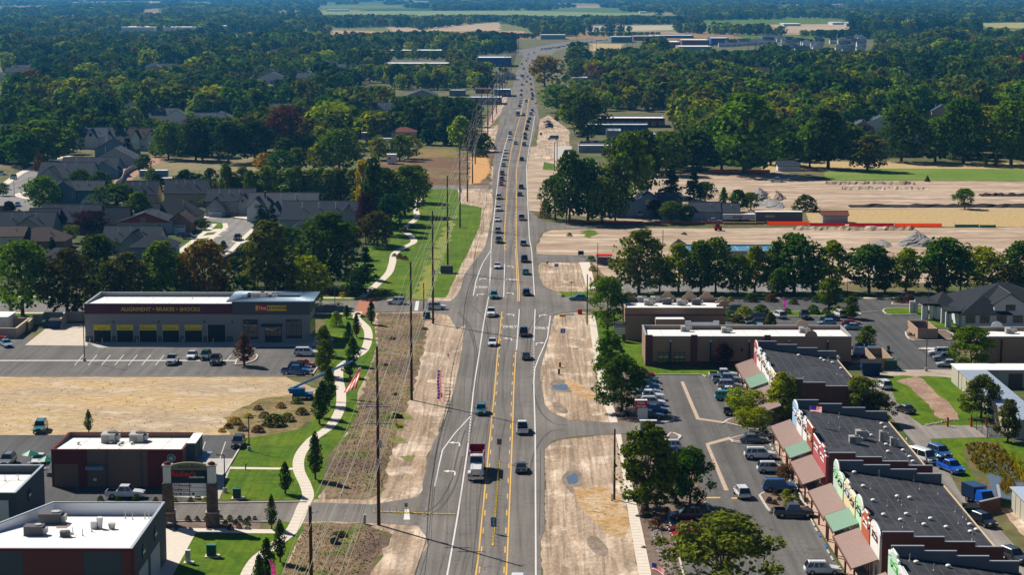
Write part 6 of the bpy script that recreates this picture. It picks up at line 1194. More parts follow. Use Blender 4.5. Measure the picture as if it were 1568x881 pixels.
cars([('suv', 'white', 1193,487, AW+.3, 'white suv facing away near the bent pink pennant'),('pickup', 'black', 1232,488, TO, 'black pickup facing the camera in the north lot'),('suv', 'white', 1286,485, AW+.2, 'white suv beside the round yellow shrubs in the north lot'),('sedan', 'navy', 1270,491, LF, 'dark blue low car before the white suv in the north lot'),('hatchback', 'light blue', 1266,499, LF, 'pale blue hatchback parked behind the long tan building'),
      ('sedan', 'red', 1304,500, RT, 'red sedan parked behind the pale blue car at the end of the tan building'),('sedan', 'light blue', 1309,505, RT, 'pale blue sedan nearest the end of the long tan building'),('pickup', 'maroon', 1409,506, RT, 'dark red pickup parked by the bin enclosure'),('suv', 'white', 1438,545, LF, 'white suv farthest of three left of the big green tree'),('suv', 'grey', 1446,553, LF, 'grey suv in the middle of three left of the big green tree'),('sedan', 'silver', 1451,562, LF, 'silver sedan nearest of three left of the big green tree'),
      ('van', 'blue', 1327,548, RT, 'blue van beside the narrow cypress'),('suv', 'light blue', 1343,544, RT, 'pale blue suv just left of the narrow cypress'),('large suv', 'black', 1157,493, LF, 'black suv farthest of three right of the tan restaurant'),('suv', 'charcoal', 1158,499, LF, 'charcoal suv in the middle of three right of the tan restaurant'),('sedan', 'teal', 1159,504, LF, 'dark teal car nearest of three right of the tan restaurant'),('suv', 'green', 1123,479, LF, 'dark green suv behind the hedge right of the restaurant'),
      ('sedan', 'blue', 1386,458, RT, 'blue car in the shade of the street trees by the office drive')], 'vehicles parked in the north lots')
cars([('suv', 'white', 1353,595, AW+.2, 'white suv with dark rear window in the back alley'),('sedan', 'black', 1386,632, AW+.4, 'black car beside the lawn in the back alley'),('sedan', 'teal', 1421,702, TO+.5, 'dark teal car behind the second shop block'),('van', 'white', 1413,708, TO+.5, 'small white van right against the second shop block rear'),('large suv', 'blue', 1439,700, TO+.35, 'blue off-road car with roof rack behind the shops'),('pickup', 'bright blue', 1456,723, TO+.35, 'bright blue pickup beside the grass bank'),
      ('suv', 'black', 1506,805, TO+.4, 'black suv parked behind the third shop block'),('suv', 'charcoal', 1552,860, TO+.4, 'charcoal suv at the rear corner of the third shop block'),('suv', 'white', 607,466, LF, 'white suv crossing the brick crosswalk on the side street'),('suv', 'white', 668,474, RT, 'white suv waiting at the stop line behind the wooden poles'),('sedan', 'teal', 886,460, LF, 'dark teal sedan waiting on the right side street'),
      ('suv', 'teal', 20.5,274, TO, 'teal suv on the far left residential street'),('sedan', 'blue', 27,316, TO+.2, 'blue car near the corner of the left residential street'),('pickup', 'black', 364,368, TO, 'black pickup on the short curved residential street'),('sedan', 'blue', 280,362, RT, 'blue car on a house driveway left of the curved street'),('suv', 'black', 290,366, RT, 'black suv on a house driveway left of the curved street'),('suv', 'silver', 312,347, RT, 'silver suv in the shade at the top of the curved street'),
      ('van', 'light blue', 847,214, LF, 'pale blue van crossing the wide shoulder on the right'),('sedan', 'silver', 838,188, LF, 'silver car farthest of three dark parked cars by the right shoulder'),('sedan', 'charcoal', 840,192, LF, 'charcoal car in the middle of three by the right shoulder'),('suv', 'black', 841,196, LF, 'black suv nearest of three by the right shoulder'),('pickup', 'light blue', 1190,279, LF, 'pale blue pickup at the edge of the construction ground'),
      ('sedan', 'silver', 1094,341, RT, 'silver car beside the grey farm sheds'),('suv', 'white', 2,268, RT, 'white camper at the left edge by the residential street'),('van', 'white', 425,334, TO, 'white van behind the bushes at the large grey roofed houses')], 'vehicles about town')
# ---- dump truck
p = W(730,727); M_dred_p = mat('truck_red', (.22, .008, .015), .3, coat=.6); T = Th('dump_truck', p, 'dump truck with a dark red load bed and white cab coming towards the camera', 'truck', main, .047)
X, Y = p.x, p.y; z = .047
T.part('chassis', MB().box(X-.5, Y-4.3, .6, X+.5, Y+4.6, .95), M_trim)
T.part('cab', MB().ring([(X-1.05, Y-2.0,1.0),(X+1.05, Y-2.0,1.0),(X+1.05, Y-.3,1.0),(X-1.05, Y-.3,1.0)], [(X-1.0, Y-2.0,2.0),(X+1.0, Y-2.0,2.0),(X+1.0, Y-.3,2.0),(X-1.0, Y-.3,2.0)]).ring([(X-1.0, Y-2.0,2.0),(X+1.0, Y-2.0,2.0),(X+1.0, Y-.3,2.0),(X-1.0, Y-.3,2.0)], [(X-.9, Y-1.65,2.85),(X+.9, Y-1.65,2.85),(X+.9, Y-.3,2.85),(X-.9, Y-.3,2.85)], 0, False, True), paintm('white'))
T.part('windscreen', MB().face([(X-.9, Y-2.0,2.05),(X+.9, Y-2.0,2.05),(X+.8, Y-1.70,2.75),(X-.8, Y-1.70,2.75)]), M_glass)
T.part('hood', MB().ring([(X-.95, Y-4.2, .75),(X+.95, Y-4.2, .75),(X+1.0, Y-2.0, .8),(X-1.0, Y-2.0, .8)], [(X-.7, Y-4.05,1.65),(X+.7, Y-4.05,1.65),(X+.85, Y-2.0,2.0),(X-.85, Y-2.0,2.0)], 0, False, True), paintm('white'))
T.part('grille', MB().box(X-.55, Y-4.26, .9, X+.55, Y-4.16,1.6), M_chrome); T.part('bumper', MB().box(X-1.15, Y-4.55, .45, X+1.15, Y-4.3, .8), M_chrome)
for s in (-1,1):
    T.part('headlight', MB().box(X+s*.85-.15, Y-4.28,1.0, X+s*.85+.15, Y-4.1,1.25), M_head); T.part('mirror', MB().box(X+s*1.25-.12, Y-1.95,1.9, X+s*1.25+.12, Y-1.85,2.5), M_chrome); T.part('exhaust_stack', MB().cyl((X+s*1.0, Y-.15,1.0),(X+s*1.0, Y-.15,3.3), .09), M_chrome); T.part('fender', MB().box(X+s*1.0-.2, Y-4.0, .95, X+s*1.0+.2, Y-2.6,1.15), paintm('white'))
    for yy in (-3.3,1.9,3.3): w = T.part('wheel', MB().cyl((X+s*.8, Y+yy, .52),(X+s*1.15, Y+yy, .52), .5, n=14), M_tyre); T.part('rim', MB().cyl((X+s*.79, Y+yy, .52),(X+s*1.16, Y+yy, .52), .28, n=10), M_rim, w)
T.part('load_bed', MB().ring([(X-1.0, Y+.1,1.05),(X+1.0, Y+.1,1.05),(X+1.0, Y+4.5,1.05),(X-1.0, Y+4.5,1.05)], [(X-1.25, Y-.1,3.0),(X+1.25, Y-.1,3.0),(X+1.25, Y+4.7,3.0),(X-1.25, Y+4.7,3.0)], cap0=True).ring([(X-1.25, Y-.1,3.0),(X+1.25, Y-.1,3.0),(X+1.25, Y+4.7,3.0),(X-1.25, Y+4.7,3.0)], [(X-1.1, Y+.05,3.0),(X+1.1, Y+.05,3.0),(X+1.1, Y+4.55,3.0),(X-1.1, Y+4.55,3.0)]).ring([(X-1.1, Y+.05,3.0),(X+1.1, Y+.05,3.0),(X+1.1, Y+4.55,3.0),(X-1.1, Y+4.55,3.0)], [(X-.9, Y+.2,1.8),(X+.9, Y+.2,1.8),(X+.9, Y+4.4,1.8),(X-.9, Y+4.4,1.8)], 0, False, True), M_dred_p)
for k in range(5): T.part('bed_rib', MB().box(X-1.0+.5*k-.04, Y-.02,1.1, X-1.0+.5*k+.04, Y+.08,2.9), M_dred_p)
for s in (-1,0,1): T.part('marker_lamp', MB().box(X+s*.5-.06, Y-1.5,2.86, X+s*.5+.06, Y-1.4,2.93), M_yl)
T.root.scale = (1.06,1.18,1.2)
# ---- truck tops at the very bottom edge, garbage truck, bus, trailers
def box_truck(x, y, rz, label, L=7.5, w=2.4, h=3.1, box='white', cab='white', name='box_truck', cat='truck', group=None, z=.047):
    p = W(x, y); r = empty(name, (p.x, p.y, z), rz, label, cat, group); B = MB
    b = B().box(-w/2,-L/2, .9, w/2, L/2-2.2, h).build('cargo_box', paintm(box), r); B().box(-w/2+.1,-L/2, .6, w/2-.1, L/2-.3, .88).build('chassis', M_trim, r)
    B().ring([(-w*.46, L/2-2.1, .6),(w*.46, L/2-2.1, .6),(w*.46, L/2, .6),(-w*.46, L/2, .6)], [(-w*.46, L/2-2.1,1.5),(w*.46, L/2-2.1,1.5),(w*.46, L/2-.05,1.5),(-w*.46, L/2-.05,1.5)]).ring([(-w*.46, L/2-2.1,1.5),(w*.46, L/2-2.1,1.5),(w*.46, L/2-.05,1.5),(-w*.46, L/2-.05,1.5)], [(-w*.42, L/2-2.1,2.35),(w*.42, L/2-2.1,2.35),(w*.42, L/2-.6,2.35),(-w*.42, L/2-.6,2.35)], 0, False, True).build('cab', paintm(cab), r)
    B().face([(-w*.4, L/2-.06,1.55),(w*.4, L/2-.06,1.55),(w*.36, L/2-.55,2.28),(-w*.36, L/2-.55,2.28)][::-1]).build('windscreen', M_glass, r)
    for s in (-1,1):
        B().box(s*w*.33-.15, L/2-.02, .8, s*w*.33+.15, L/2+.04,1.0).build('headlight', M_head, r)
        for yy in (L/2-1.1,-L/2+1.6): wl = B().cyl((s*w*.38, yy, .45),(s*w*.5, yy, .45), .45, n=12).build('wheel', M_tyre, r); B().cyl((s*w*.37, yy, .45),(s*w*.51, yy, .45), .25, n=8).build('rim', M_rim, wl)
    return r
box_truck(698,934, TO, 'white box truck just entering at the bottom edge in the left lane', group=main); place_car('pickup', 'white', 793,903, AW, 'white pickup just entering at the bottom edge in the right lane', group=main)
box_truck(1497,772, TO+.35, 'blue garbage truck with lifting gear in the walled bin area', L=5.6, w=2.2, h=2.7, box='navy', cab='bright blue', name='garbage_truck'); box_truck(793,177, TO, 'white and yellow bus in the line of far traffic', L=9, h=2.9, cab='tan', name='bus', cat='bus', group=main)
box_truck(800.5,119, TO, 'red and white truck in the far traffic beside the brown tree', cab='red', group=main)
dumpster(1486,795, 'green', 'tall green dumpster behind the third shop block', 2.2,1.8,1.8); dumpster(1333,575, 'navy', 'large blue container at the corner behind the farthest shop block', 3.8,2.4,2.6)
walls('block_wall', 'brown block wall round the bin bay beside the green dumpster', [(1500,788),(1530,781),(1527,762)], 1.8, .3, M_brn, M_cope)
def trailer(x, y, w, d, h, label, m, rz=0, name='trailer', cat='trailer'):
    p = W(x, y); r = empty(name, (p.x, p.y, 0), rz, label, cat); MB().box(-w/2,-d/2, .5, w/2, d/2, h).build('box', m, r); MB().box(-w/2-.03,-d/2-.03, h, w/2+.03, d/2+.03, h+.08).build('roof', M_roofw, r)
    for s in (-1,1): MB().cyl((s*w*.15,-d/2-.02, .35),(s*w*.15,-d/2+.25, .35), .35, n=10).build('wheel', M_tyre, r)
    MB().box(-w*.3,-d/2-.03, h*.5,-w*.1,-d/2-.003, h*.72).build('window', M_glass, r)
trailer(600,251,4.2,4,4.2, 'small white box shed standing in the reddish weeds', M_wf, name='white_shed', cat='shed'); trailer(236,273,11,3,3.2, 'pale blue box trailer behind the houses near the reddish dirt', M_awn); trailer(255,282,8,2.5,2.4, 'white camper trailer beside the pale blue trailer', M_wf, .3)
trailer(580,214,17,4,3.6, 'long blue-white trailer home among the trees', M_awn, name='trailer_home'); trailer(587,220,8,3,2.6, 'white trailer before the long trailer home', M_wf)
trailer(1144,338,16,3,2.2, 'long white flatbed trailer beside the grey farm sheds', M_wf); trailer(1192,341,15,3,3.6, 'big black horse trailer behind the orange fence', M_hvd)
# ================================================================ POLES AND WIRES
M_wood = mat('creosote_wood', (.075, .035, .025), .9, var=.25, scale=3); M_arm = mat('weathered_crossarm', (.25, .28, .30), .7); M_ins = mat('insulator_glaze', (.35, .40, .42), .2); M_wire = mat('sunlit_aluminium_wire', (.55, .52, .42), .6, .0)  # wire colour kept pale to carry the sun's glint
def road_x(Y):                                          # how far the road has bent away at distance Y
    r = row_of(Y); return W(along(CL, r), r).x-W(along(CL, 400),400).x if r < 300 else 0.0
PX = []
Y = 190.0; k = 0
YS = [190, W(580,805).y, W(631,613).y, W(661,496).y, W(684,416).y, W(700,349).y, W(711,309).y, W(718,281).y]
while YS[-1] < 2300: YS.append(YS[-1]+86)
for k, Y in enumerate(YS):
    x = W(580,805).x if k == 1 else (-21.2 if k != 0 else W(480,1130).x); x = -21.3 if k == 0 else x
    if k > 7: x = -21.2+road_x(Y)*1.0
    PX.append((x, Y))
TOPH = 25.6
def pole(x, Y, H, label, arms=True, group='tall wooden power poles along the left side of the road', r=.26, full=True):
    P = empty('power_pole', (x, Y, 0),0, label, 'power pole', group)
    MB().cyl((0,0,-.1),(0,0, H), r, r*.6,8 if full else 5).build('pole', M_wood, P)
    if not full: return
    MB().cyl((0,0, H-.02),(0,0, H+.12), r*.7, n=8).build('cap', M_steel, P)
    for zz in (H-.7, H-2.6, H-4.5): MB().cyl((0,0, zz),(.85*(-1 if zz == H-2.6 else 1),0, zz+.2), .06, .05,6).build('standoff_insulator', M_ins, P)
    if arms:
        for zz in (17.0,14.6):
            a = MB().box(-1.75,-.09, zz, 1.75, .09, zz+.16).build('crossarm', M_arm, P)
            for q in (-1.65,-.8, .8,1.65): MB().cyl((q, 0, zz+.16),(q, 0, zz+.42), .07, .04,6).build('insulator', M_ins, a)
        MB().cyl((.35,-.2,11.2),(.35,-.2,12.3), .26, n=10).build('transformer_can', M_hv, P)
    MB().box(-.3,-.32,9.4, .3,-.2,9.6).build('bracket', M_steel, P)
for k, (x, Y) in enumerate(PX):
    if k == 0: pole(x, Y, 24.5, 'wooden power pole cut off by the bottom edge left of centre', False)
    else: pole(x, Y, TOPH, ['', 'nearest whole power pole, rising from the corner of the access drive', 'second power pole from the camera, plain without crossarms, on the pale dirt', 'third power pole from the camera, with crossarms, beside the side street', 'fourth power pole from the camera, on the lawn strip beside a utility box', 'fifth power pole from the camera, at the far part of the lawn strip', 'sixth power pole from the camera, by the side road', 'seventh power pole from the camera, by the orange dirt'][k] if k < 8 else 'far wooden power pole in the line along the road', k not in (2,), full=k < 16)
def wires(name, label, P, Z, offs, sag=1.3, r=.023, parent=None):
    T = empty(name, (P[0][0], P[0][1], 0),0, label, 'power line')
    for (ox, oz) in offs:
        mb = MB()
        for a, b in zip(P, P[1:]):
            L = [];  n = 10
            for q in range(n+1): t = q/n; L.append((lerp(a[0], b[0], t)+ox-P[0][0], lerp(a[1], b[1], t)-P[0][1], oz-sag*4*t*(1-t)))
            mb.tube(L, r, 3)
        mb.build('wire', M_wire, T)
run = [(PX[0][0], 100)]+PX[:13]
wires('power_line', 'bundle of high wires strung along the tall wooden poles on the left', run, 0,[(.85, TOPH-.5),(-.85, TOPH-2.4),(.85, TOPH-4.3),(-1.65,17.4),(-.8,17.4),(.8,17.4),(1.65,17.4),(-1.65,15.0),(1.65,15.0)])
wires('phone_line', 'low phone cables slung between the wooden poles on the left', run, 0,[(-.3,9.5),(.3,9.5),(.1,8.9)], 1.0, .03)
def small_pole(x, yb, yt, label, arm=False, r=.15, m=None):
    p = W(x, yb); H = HT(x, yb, yt); P = empty('utility_pole', (p.x, p.y, 0),0, label, 'utility pole', 'shorter poles near the road'); MB().cyl((0,0,-.1),(0,0, H), r, r*.75,8).build('pole', m or M_wood, P); MB().cyl((0,0, H),(0,0, H+.1), r*.9, n=8).build('cap', M_steel, P)
    if arm: MB().box(-1,-.05, H-.6,1, .05, H-.45).build('crossarm', M_arm, P)
small_pole(940.6,766,658, 'brown utility pole with a white base guard beside the right sidewalk', r=.17); small_pole(899,498,421, 'slim utility pole at the right side street corner'); small_pole(649,490,434, 'short dark pole just left of the third power pole', r=.14); small_pole(915,430,372, 'slim lamp pole beside the orange awning sign', r=.09, m=M_black); small_pole(867,344,296, 'utility pole before the dark farmhouse trees', r=.18)
small_pole(966,437,400, 'thin pole under the grey-green street tree', r=.1); small_pole(849,262,218, 'brown pole left of two at the right shoulder', r=.18); small_pole(853,262,216, 'brown pole right of two at the right shoulder', r=.18); small_pole(1015,378,353, 'short pole beside the dark soil heap', r=.12)
p = W(940.6,767); T = Th('pole_guard', (p.x-.35, p.y-.2), 'white guard at the foot of the right utility pole', 'pole guard'); T.part('guard', MB().box(p.x-.5, p.y-.35,0, p.x-.2, p.y-.1, .9), M_post); T.part('guard_cap', MB().box(p.x-.52, p.y-.37, .9, p.x-.18, p.y-.08, .96), M_steel)
for k in range(60):                                     # far poles beyond, thin verticals over the distant town
    if k < 22:
        px_, py_ = random.uniform(880,1180), random.uniform(72,100)
        p = W(px_, py_); pole(p.x, p.y, random.uniform(12,20), 'thin power pole standing over the distant town right of the road', False, 'far poles right of the road', full=False)
def lamp_post(x, yb, yt, label, arm=1.2, head=1, base=True, m=None):
    p = W(x, yb); H = HT(x, yb, yt); P = empty('lamp_post', (p.x, p.y, 0),0, label, 'lamp post', 'parking lot lamp posts')
    MB().cyl((0,0, .6 if base else 0),(0,0, H), .10, .07,8).build('pole', m or M_black, P)
    if base: MB().cyl((0,0,0),(0,0, .75), .33, .30,12).build('concrete_base', M_concg, P)
    for s in ((1,) if head == 1 else (-1,1)): MB().box(min(0, s*arm),-.14, H, max(0, s*arm), .14, H+.1).build('lamp_head', m or M_black, P)
lamp_post(129.5,553.5,467, 'tall black lamp post left of the tire shop stall lines'); lamp_post(381.5,691,638, 'black lamp post at the corner of the coffee shop lawn'); lamp_post(344.5,755,698, 'black lamp post at the drive beside the shop sign', -1.2); lamp_post(371,520,474, 'thin lamp post before the tire shop entrance', base=False)
lamp_post(513,481,440, 'thin street lamp at the left side street', base=False, m=M_dg); lamp_post(1418,569,445, 'tall thin lamp post in the middle of the north east lot', m=M_dg); lamp_post(1297,463,432, 'street lamp by the service road trees', base=False); lamp_post(1556,470,420, 'street lamp at the right edge by the service road', base=False); lamp_post(22,303,276, 'street lamp at the left residential corner', base=False); lamp_post(309,336,320, 'street lamp at the top of the curved street', base=False); lamp_post(45,302,272, 'slim street lamp by the green corner tree', base=False); lamp_post(376,720,712, 'low path light on the coffee shop lawn', .3, base=False)
# ================================================================ SIGNS, FLAGS, BOXES
def tall_sign(name, x, yb, yt, w, h, m, label, text=None, tm=None, ts=.4, post=M_steel, posts=1, facing=1, txt2=None, sx=1):
    p = W(x, yb); H = HT(x, yb, yt); P = empty(name, (p.x, p.y, 0),0, label, 'sign')
    for s in ([0] if posts == 1 else [-w*.4, w*.4]): MB().cyl((s, 0,0),(s, 0, H-h*.1), .05, n=6).build('post', post, P)
    MB().box(-w/2,-.04 if facing > 0 else .0, H-h, w/2,0 if facing > 0 else .04, H).build('panel', m, P)
    if text: text_mesh(text, ts, tm or M_wht, 'lettering', .008, P, (0,-.055, H-h*(.5 if not txt2 else .33)),(PI/2,0,0), .01, sx)
    if txt2: text_mesh(txt2, ts, tm or M_wht, 'lettering', .008, P, (0,-.055, H-h*.72),(PI/2,0,0), .01, sx)
    return P
M_sblue = mat('sign_blue', (.03, .16, .45), .4); M_sor = mat('sign_orange', (.75, .33, .02), .4); M_sgrey = mat('sign_back_grey', (.16, .14, .13), .5); M_pink = leafmat('pennant_pink', (.80, .02, .16), .4); M_mag = leafmat('pennant_magenta', (.55, .03, .45), .4); M_ofence = leafmat('orange_mesh', (.90, .13, .02), .5); M_sgreen = mat('sign_green', (.02, .20, .12), .4)
tall_sign('road_sign', 862,531,503.5,1.0, .95, M_sblue, 'blue square sign on a post in the dirt right of the road', 'H', M_wht, .6); tall_sign('road_sign', 861.5,499,482,1.4, .5, M_sor, 'orange rectangular sign by the right side street', 'DETOUR', M_blk, .28)
tall_sign('street_sign', 875,454,432,1.2, .22, M_sgreen, 'green street name sign at the grass corner'); tall_sign('road_sign', 852,426,404,1.1, .8, M_sblue, 'blue angled sign on the dirt island beside the right turn', 'Mobil', M_wht, .26)
tall_sign('road_sign', 764.6,708,672.5, .75, .95, M_sgrey, 'grey backed sign standing at the top of the yellow posts in the turn lane'); P = tall_sign('road_sign', 756,818,793, .8,1.35, mat('sign_slate_blue', (.08, .16, .26), .4), 'two-part dark sign on the yellow divider near the bottom of the road', '7', M_wht, .5, txt2='\u00d7')
tall_sign('road_sign', 622,785,771, .45, .6, M_sgrey, 'small sign beside the white bar at the access drive'); tall_sign('road_sign', 719,265,256, .6, .6, M_sgrey, 'small road sign on the orange dirt, left of two'); tall_sign('road_sign', 747,280,271, .6, .6, M_sgrey, 'small road sign at the road edge by the orange dirt'); tall_sign('road_sign', 828.5,213,203,1.2,1.2, M_sgrey, 'sign on the far right shoulder'); tall_sign('road_sign', 838,409,401, .5, .5, M_black, 'small black round sign at the dirt island corner')
# storage sign with red head on a white pillar
p = W(984,644); T = Th('storage_sign', p, 'red sign box reading Public Storage on a white pillar beside the plaza lot', 'sign'); X, Y = p.x, p.y; z1 = HT(984,644,624.5); z2 = HT(984,644,613.5)
T.part('pillar', MB().box(X-.85, Y-.35,0, X+.85, Y+.35, z1), M_wf); T.part('red_box', MB().box(X-1.35, Y-.5, z1+.003, X+.75, Y+.5, z2), M_red); T.part('cap', MB().box(X-1.38, Y-.53, z2+.003, X+.78, Y+.53, z2+.1), M_wf); T.text('Public', .55, M_wht, X-.3, Y-.52, z1+(z2-z1)*.7, bold=.01); T.text('Storage', .55, M_wht, X-.3, Y-.52, z1+(z2-z1)*.28, bold=.01)
p = W(1001,668); T = Th('plaza_sign', p, 'plaza name sign with maroon side and pale top behind the large green tree', 'sign'); X, Y = p.x, p.y; T.part('maroon_post', MB().box(X-.25, Y-.4,0, X+.25, Y+.4,2.6), M_dred); T.part('panel', MB().box(X-2.3, Y-.25, .5, X-.26, Y+.25,2.5), mat('sign_teal_grey', (.25, .38, .38), .5)); T.part('top', MB().box(X-2.4, Y-.45,2.604, X+.5, Y+.45,2.72), M_wf)
for i in range(3): T.part('name_strip', MB().box(X-2.2, Y-.28, .7+i*.6, X-.4, Y-.251,1.1+i*.6), M_dg)
p = W(955,523); T = Th('monument_sign', p, 'grey listing sign reading DESERT beside the tan restaurant lawn', 'sign'); X, Y = p.x, p.y; a1 = HT(948,523,493); T.part('post', MB().box(X-.4, Y-.2,0, X+.4, Y+.2,1.5), M_dg); T.part('panel', MB().box(X-2.1, Y-.2,1.5, X+.4, Y+.2, a1), mat('sign_pale_grey', (.28, .28, .28), .6)); T.part('header', MB().box(X-2.2, Y-.25, a1-.75, X+.5, Y+.25, a1+.003), M_dg); T.text('DESERT', .6, M_wht, X-.85, Y-.27, a1-.36)
for i in range(3): T.part('name_strip', MB().box(X-1.95, Y-.23,1.65+i*.48, X+.25, Y-.201,1.98+i*.48), M_wf)
p = W(986.5,778); T = Th('stone_marker', p, 'pale grey gabled stone marker beside the sidewalk under the large tree', 'sign'); X, Y = p.x, p.y; mb = MB(); pr = [(-.55,0),(-.55,1.4),(0,1.8),(.55,1.4),(.55,0)]; mb.ring([(X+a_, Y+.2, b_) for a_, b_ in pr], [(X+a_, Y-.2, b_) for a_, b_ in pr], 0, True, True); T.part('stone', mb, M_concg); T.part('plate', MB().box(X-.35, Y-.23, .6, X+.35, Y-.202,1.2), M_wf)
p = W(1360,464) ; p = W(1396,480); T = Th('office_sign', p, 'white office sign pillar on the grass island in the north east lot', 'sign'); X, Y = p.x, p.y; T.part('pillar', MB().box(X-.5, Y-.3, .1, X+.5, Y+.3,2.9), M_wf); T.part('dark_side', MB().box(X+.504, Y-.28, .3, X+.7, Y+.28,2.3), M_dg)
p = W(940,446); T = Th('shop_sign', W(946,452), 'dark red and teal sign pillar behind the right corner tree', 'sign'); X, Y = T.o.x, T.o.y; T.part('red_side', MB().box(X-1.0, Y-.4,0, X+.2, Y+.4,3.6), M_dred); T.part('teal_side', MB().box(X+.21, Y-.35,0, X+.9, Y+.35,3.9), mat('teal_panel', (.03, .15, .15), .5))
T = Th('fruit_stand', W(925,405), 'orange topped canopy stand beside the slim lamp pole', 'stand'); X, Y = T.o.x, T.o.y; T.part('canopy', MB().box(X-2.2, Y-1.2,2.4, X+2.2, Y+1.2,2.7), M_ofence); T.part('box', MB().box(X-1.9, Y-1, .3, X+1.9, Y+1,1.9), M_navy if 'M_navy' in globals() else M_dg)
for s in (-1,1): T.part('leg', MB().box(X+s*1.9-.05, Y-.9,0, X+s*1.9+.05, Y-.8,2.4), M_black)
T = Th('information_board', W(889.5,393), 'black board on legs beside the right hand drive', 'board'); X, Y = T.o.x, T.o.y; T.part('board', MB().box(X-.8, Y-.05, .5, X+.8, Y+.05,1.6), M_black)
for s in (-1,1): T.part('leg', MB().box(X+s*.6-.04, Y-.04,0, X+s*.6+.04, Y+.04, .5), M_black)
# flags and pennants
M_fred = leafmat('flag_red', (.55, .02, .03), .5); M_fwht = leafmat('flag_white', (.75, .73, .71), .5); M_fblu = leafmat('flag_blue', (.02, .03, .20), .5)
def us_flag(x, yb, yt, w, h, label, lean=0.0, world=None, droop=.25, zb=0):
    p = W(x, yb) if world is None else Vector(world); H = (HT(x, yb, yt) if world is None else yt); P = empty('flag', (p.x, p.y, zb),0, label, 'flag', 'stars and stripes flags')
    MB().cyl((0,0,0),(lean*H, 0, H), .035, .025,6).build('pole', M_post, P); n = 8; fl = None
    for st in range(7):
        mb = MB()
        for q in range(n):
            def pt(u, v): return (lean*H+u*w+.06, .10*math.sin(u*7)*u**.5-droop*.3*u, H-.05-v*h-droop*u*u*1.2)
            a, b = st/7,(st+1)/7; u0, u1 = q/n, (q+1)/n
            if st < 4 and u0 < .4: continue
            mb.face([pt(u0, b), pt(u1, b), pt(u1, a), pt(u0, a)])
        mb.build('stripe', M_fred if st % 2 == 0 else M_fwht, P)
    mb = MB()
    for q in range(3): u0, u1 = q*.4/3,(q+1)*.4/3; mb.face([pt(u0,4/7), pt(u1,4/7), pt(u1,0), pt(u0,0)])
    mb.build('canton', M_fblu, P)
us_flag(939,626,603,1.6,1.1, 'striped flag on a short pole left of the dark tree and the red sign', droop=.8); us_flag(997,884,862,1.6,1.0, 'striped flag at the bottom edge beside the right sidewalk', droop=.7)
us_flag(1246,0,3.6,1.8,1.0, 'striped flag flying from the roof edge of the second shop block', world=(UB[1]+1.0, lerp(UB[4], UB[3], .34),0), zb=5.9, droop=.1)
us_flag(0,0,2.6,1.1, .7, 'striped flag on the canopy post by the parked white suv, upper of three', world=(*W(1197,702).xy, 0), droop=.6); us_flag(0,0,2.6,1.1, .7, 'striped flag on the canopy edge, middle of three', world=(*W(1206,721).xy, 0), droop=.6); us_flag(0,0,2.6,1.1, .7, 'striped flag on the canopy edge above the blue suv, lowest of three', world=(*W(1217,741).xy, 0), droop=.6)
us_flag(903,440,424, .5, .9, 'small drooping flag standing on the pale walkway corner', droop=.5)
# row of flags at the left dirt verge, seen edge on
for k in range(9): q = W(669.5+.5*math.sin(k),628-k*5.2); us_flag(0,0,2.5, .95, .8,('nearest', 'second', 'third', 'fourth', 'fifth', 'sixth', 'seventh', 'eighth', 'farthest')[k]+' of the drooping flags in a row on the pale left verge', world=(q.x, q.y, 0), droop=.12)
us_flag(685,556,541, .5, .8, 'single small flag standing on the left verge above the flag row', droop=.4)
for k in range(10): q = W(762.5+k*1.1,195-k*3.2); us_flag(0,0,3.0, .9,1.6, 'flag in the row along the far left roadside', world=(q.x-6, q.y, 0), droop=.3)
def pennant(x, yb, yt, m, label, text=None, bend=.6):
    p = W(x, yb); H = HT(x, yb, yt); P = empty('feather_flag', (p.x, p.y, 0),0, label, 'advertising flag'); MB().tube([(0,0,0),(0,0, H*.7),(-bend*.25,0, H*.92),(-bend*.7,0, H)], .03,5).build('pole', M_wht, P)
    mb = MB(); n = 10; L = [(0 - (bend*.7)*max(0,(t-.7)/.3)**1.5, H*(.15+.85*t)) for t in [k/n for k in range(n+1)]]
    for a, b in zip(L, L[1:]): mb.face([(a[0]+.02,0, a[1]),(a[0]+.62, .05, a[1]-.1),(b[0]+.62*(1 if b[1] < H*.97 else .3), .05, b[1]-.1),(b[0]+.02,0, b[1])])
    mb.build('banner', m, P)
    if text: 
        for i, ch in enumerate(text): text_mesh(ch, .62, M_wht, 'lettering', .005, P, (.33,-.02, H*.80-i*.62),(PI/2,0,0), .01)
pennant(416,908,857, M_pink, 'pink feather flag among the young trees at the bottom edge', 'NOW'); pennant(1199,474,455, M_mag, 'bent magenta pennant above the white suv in the north lot', None, 2.2)
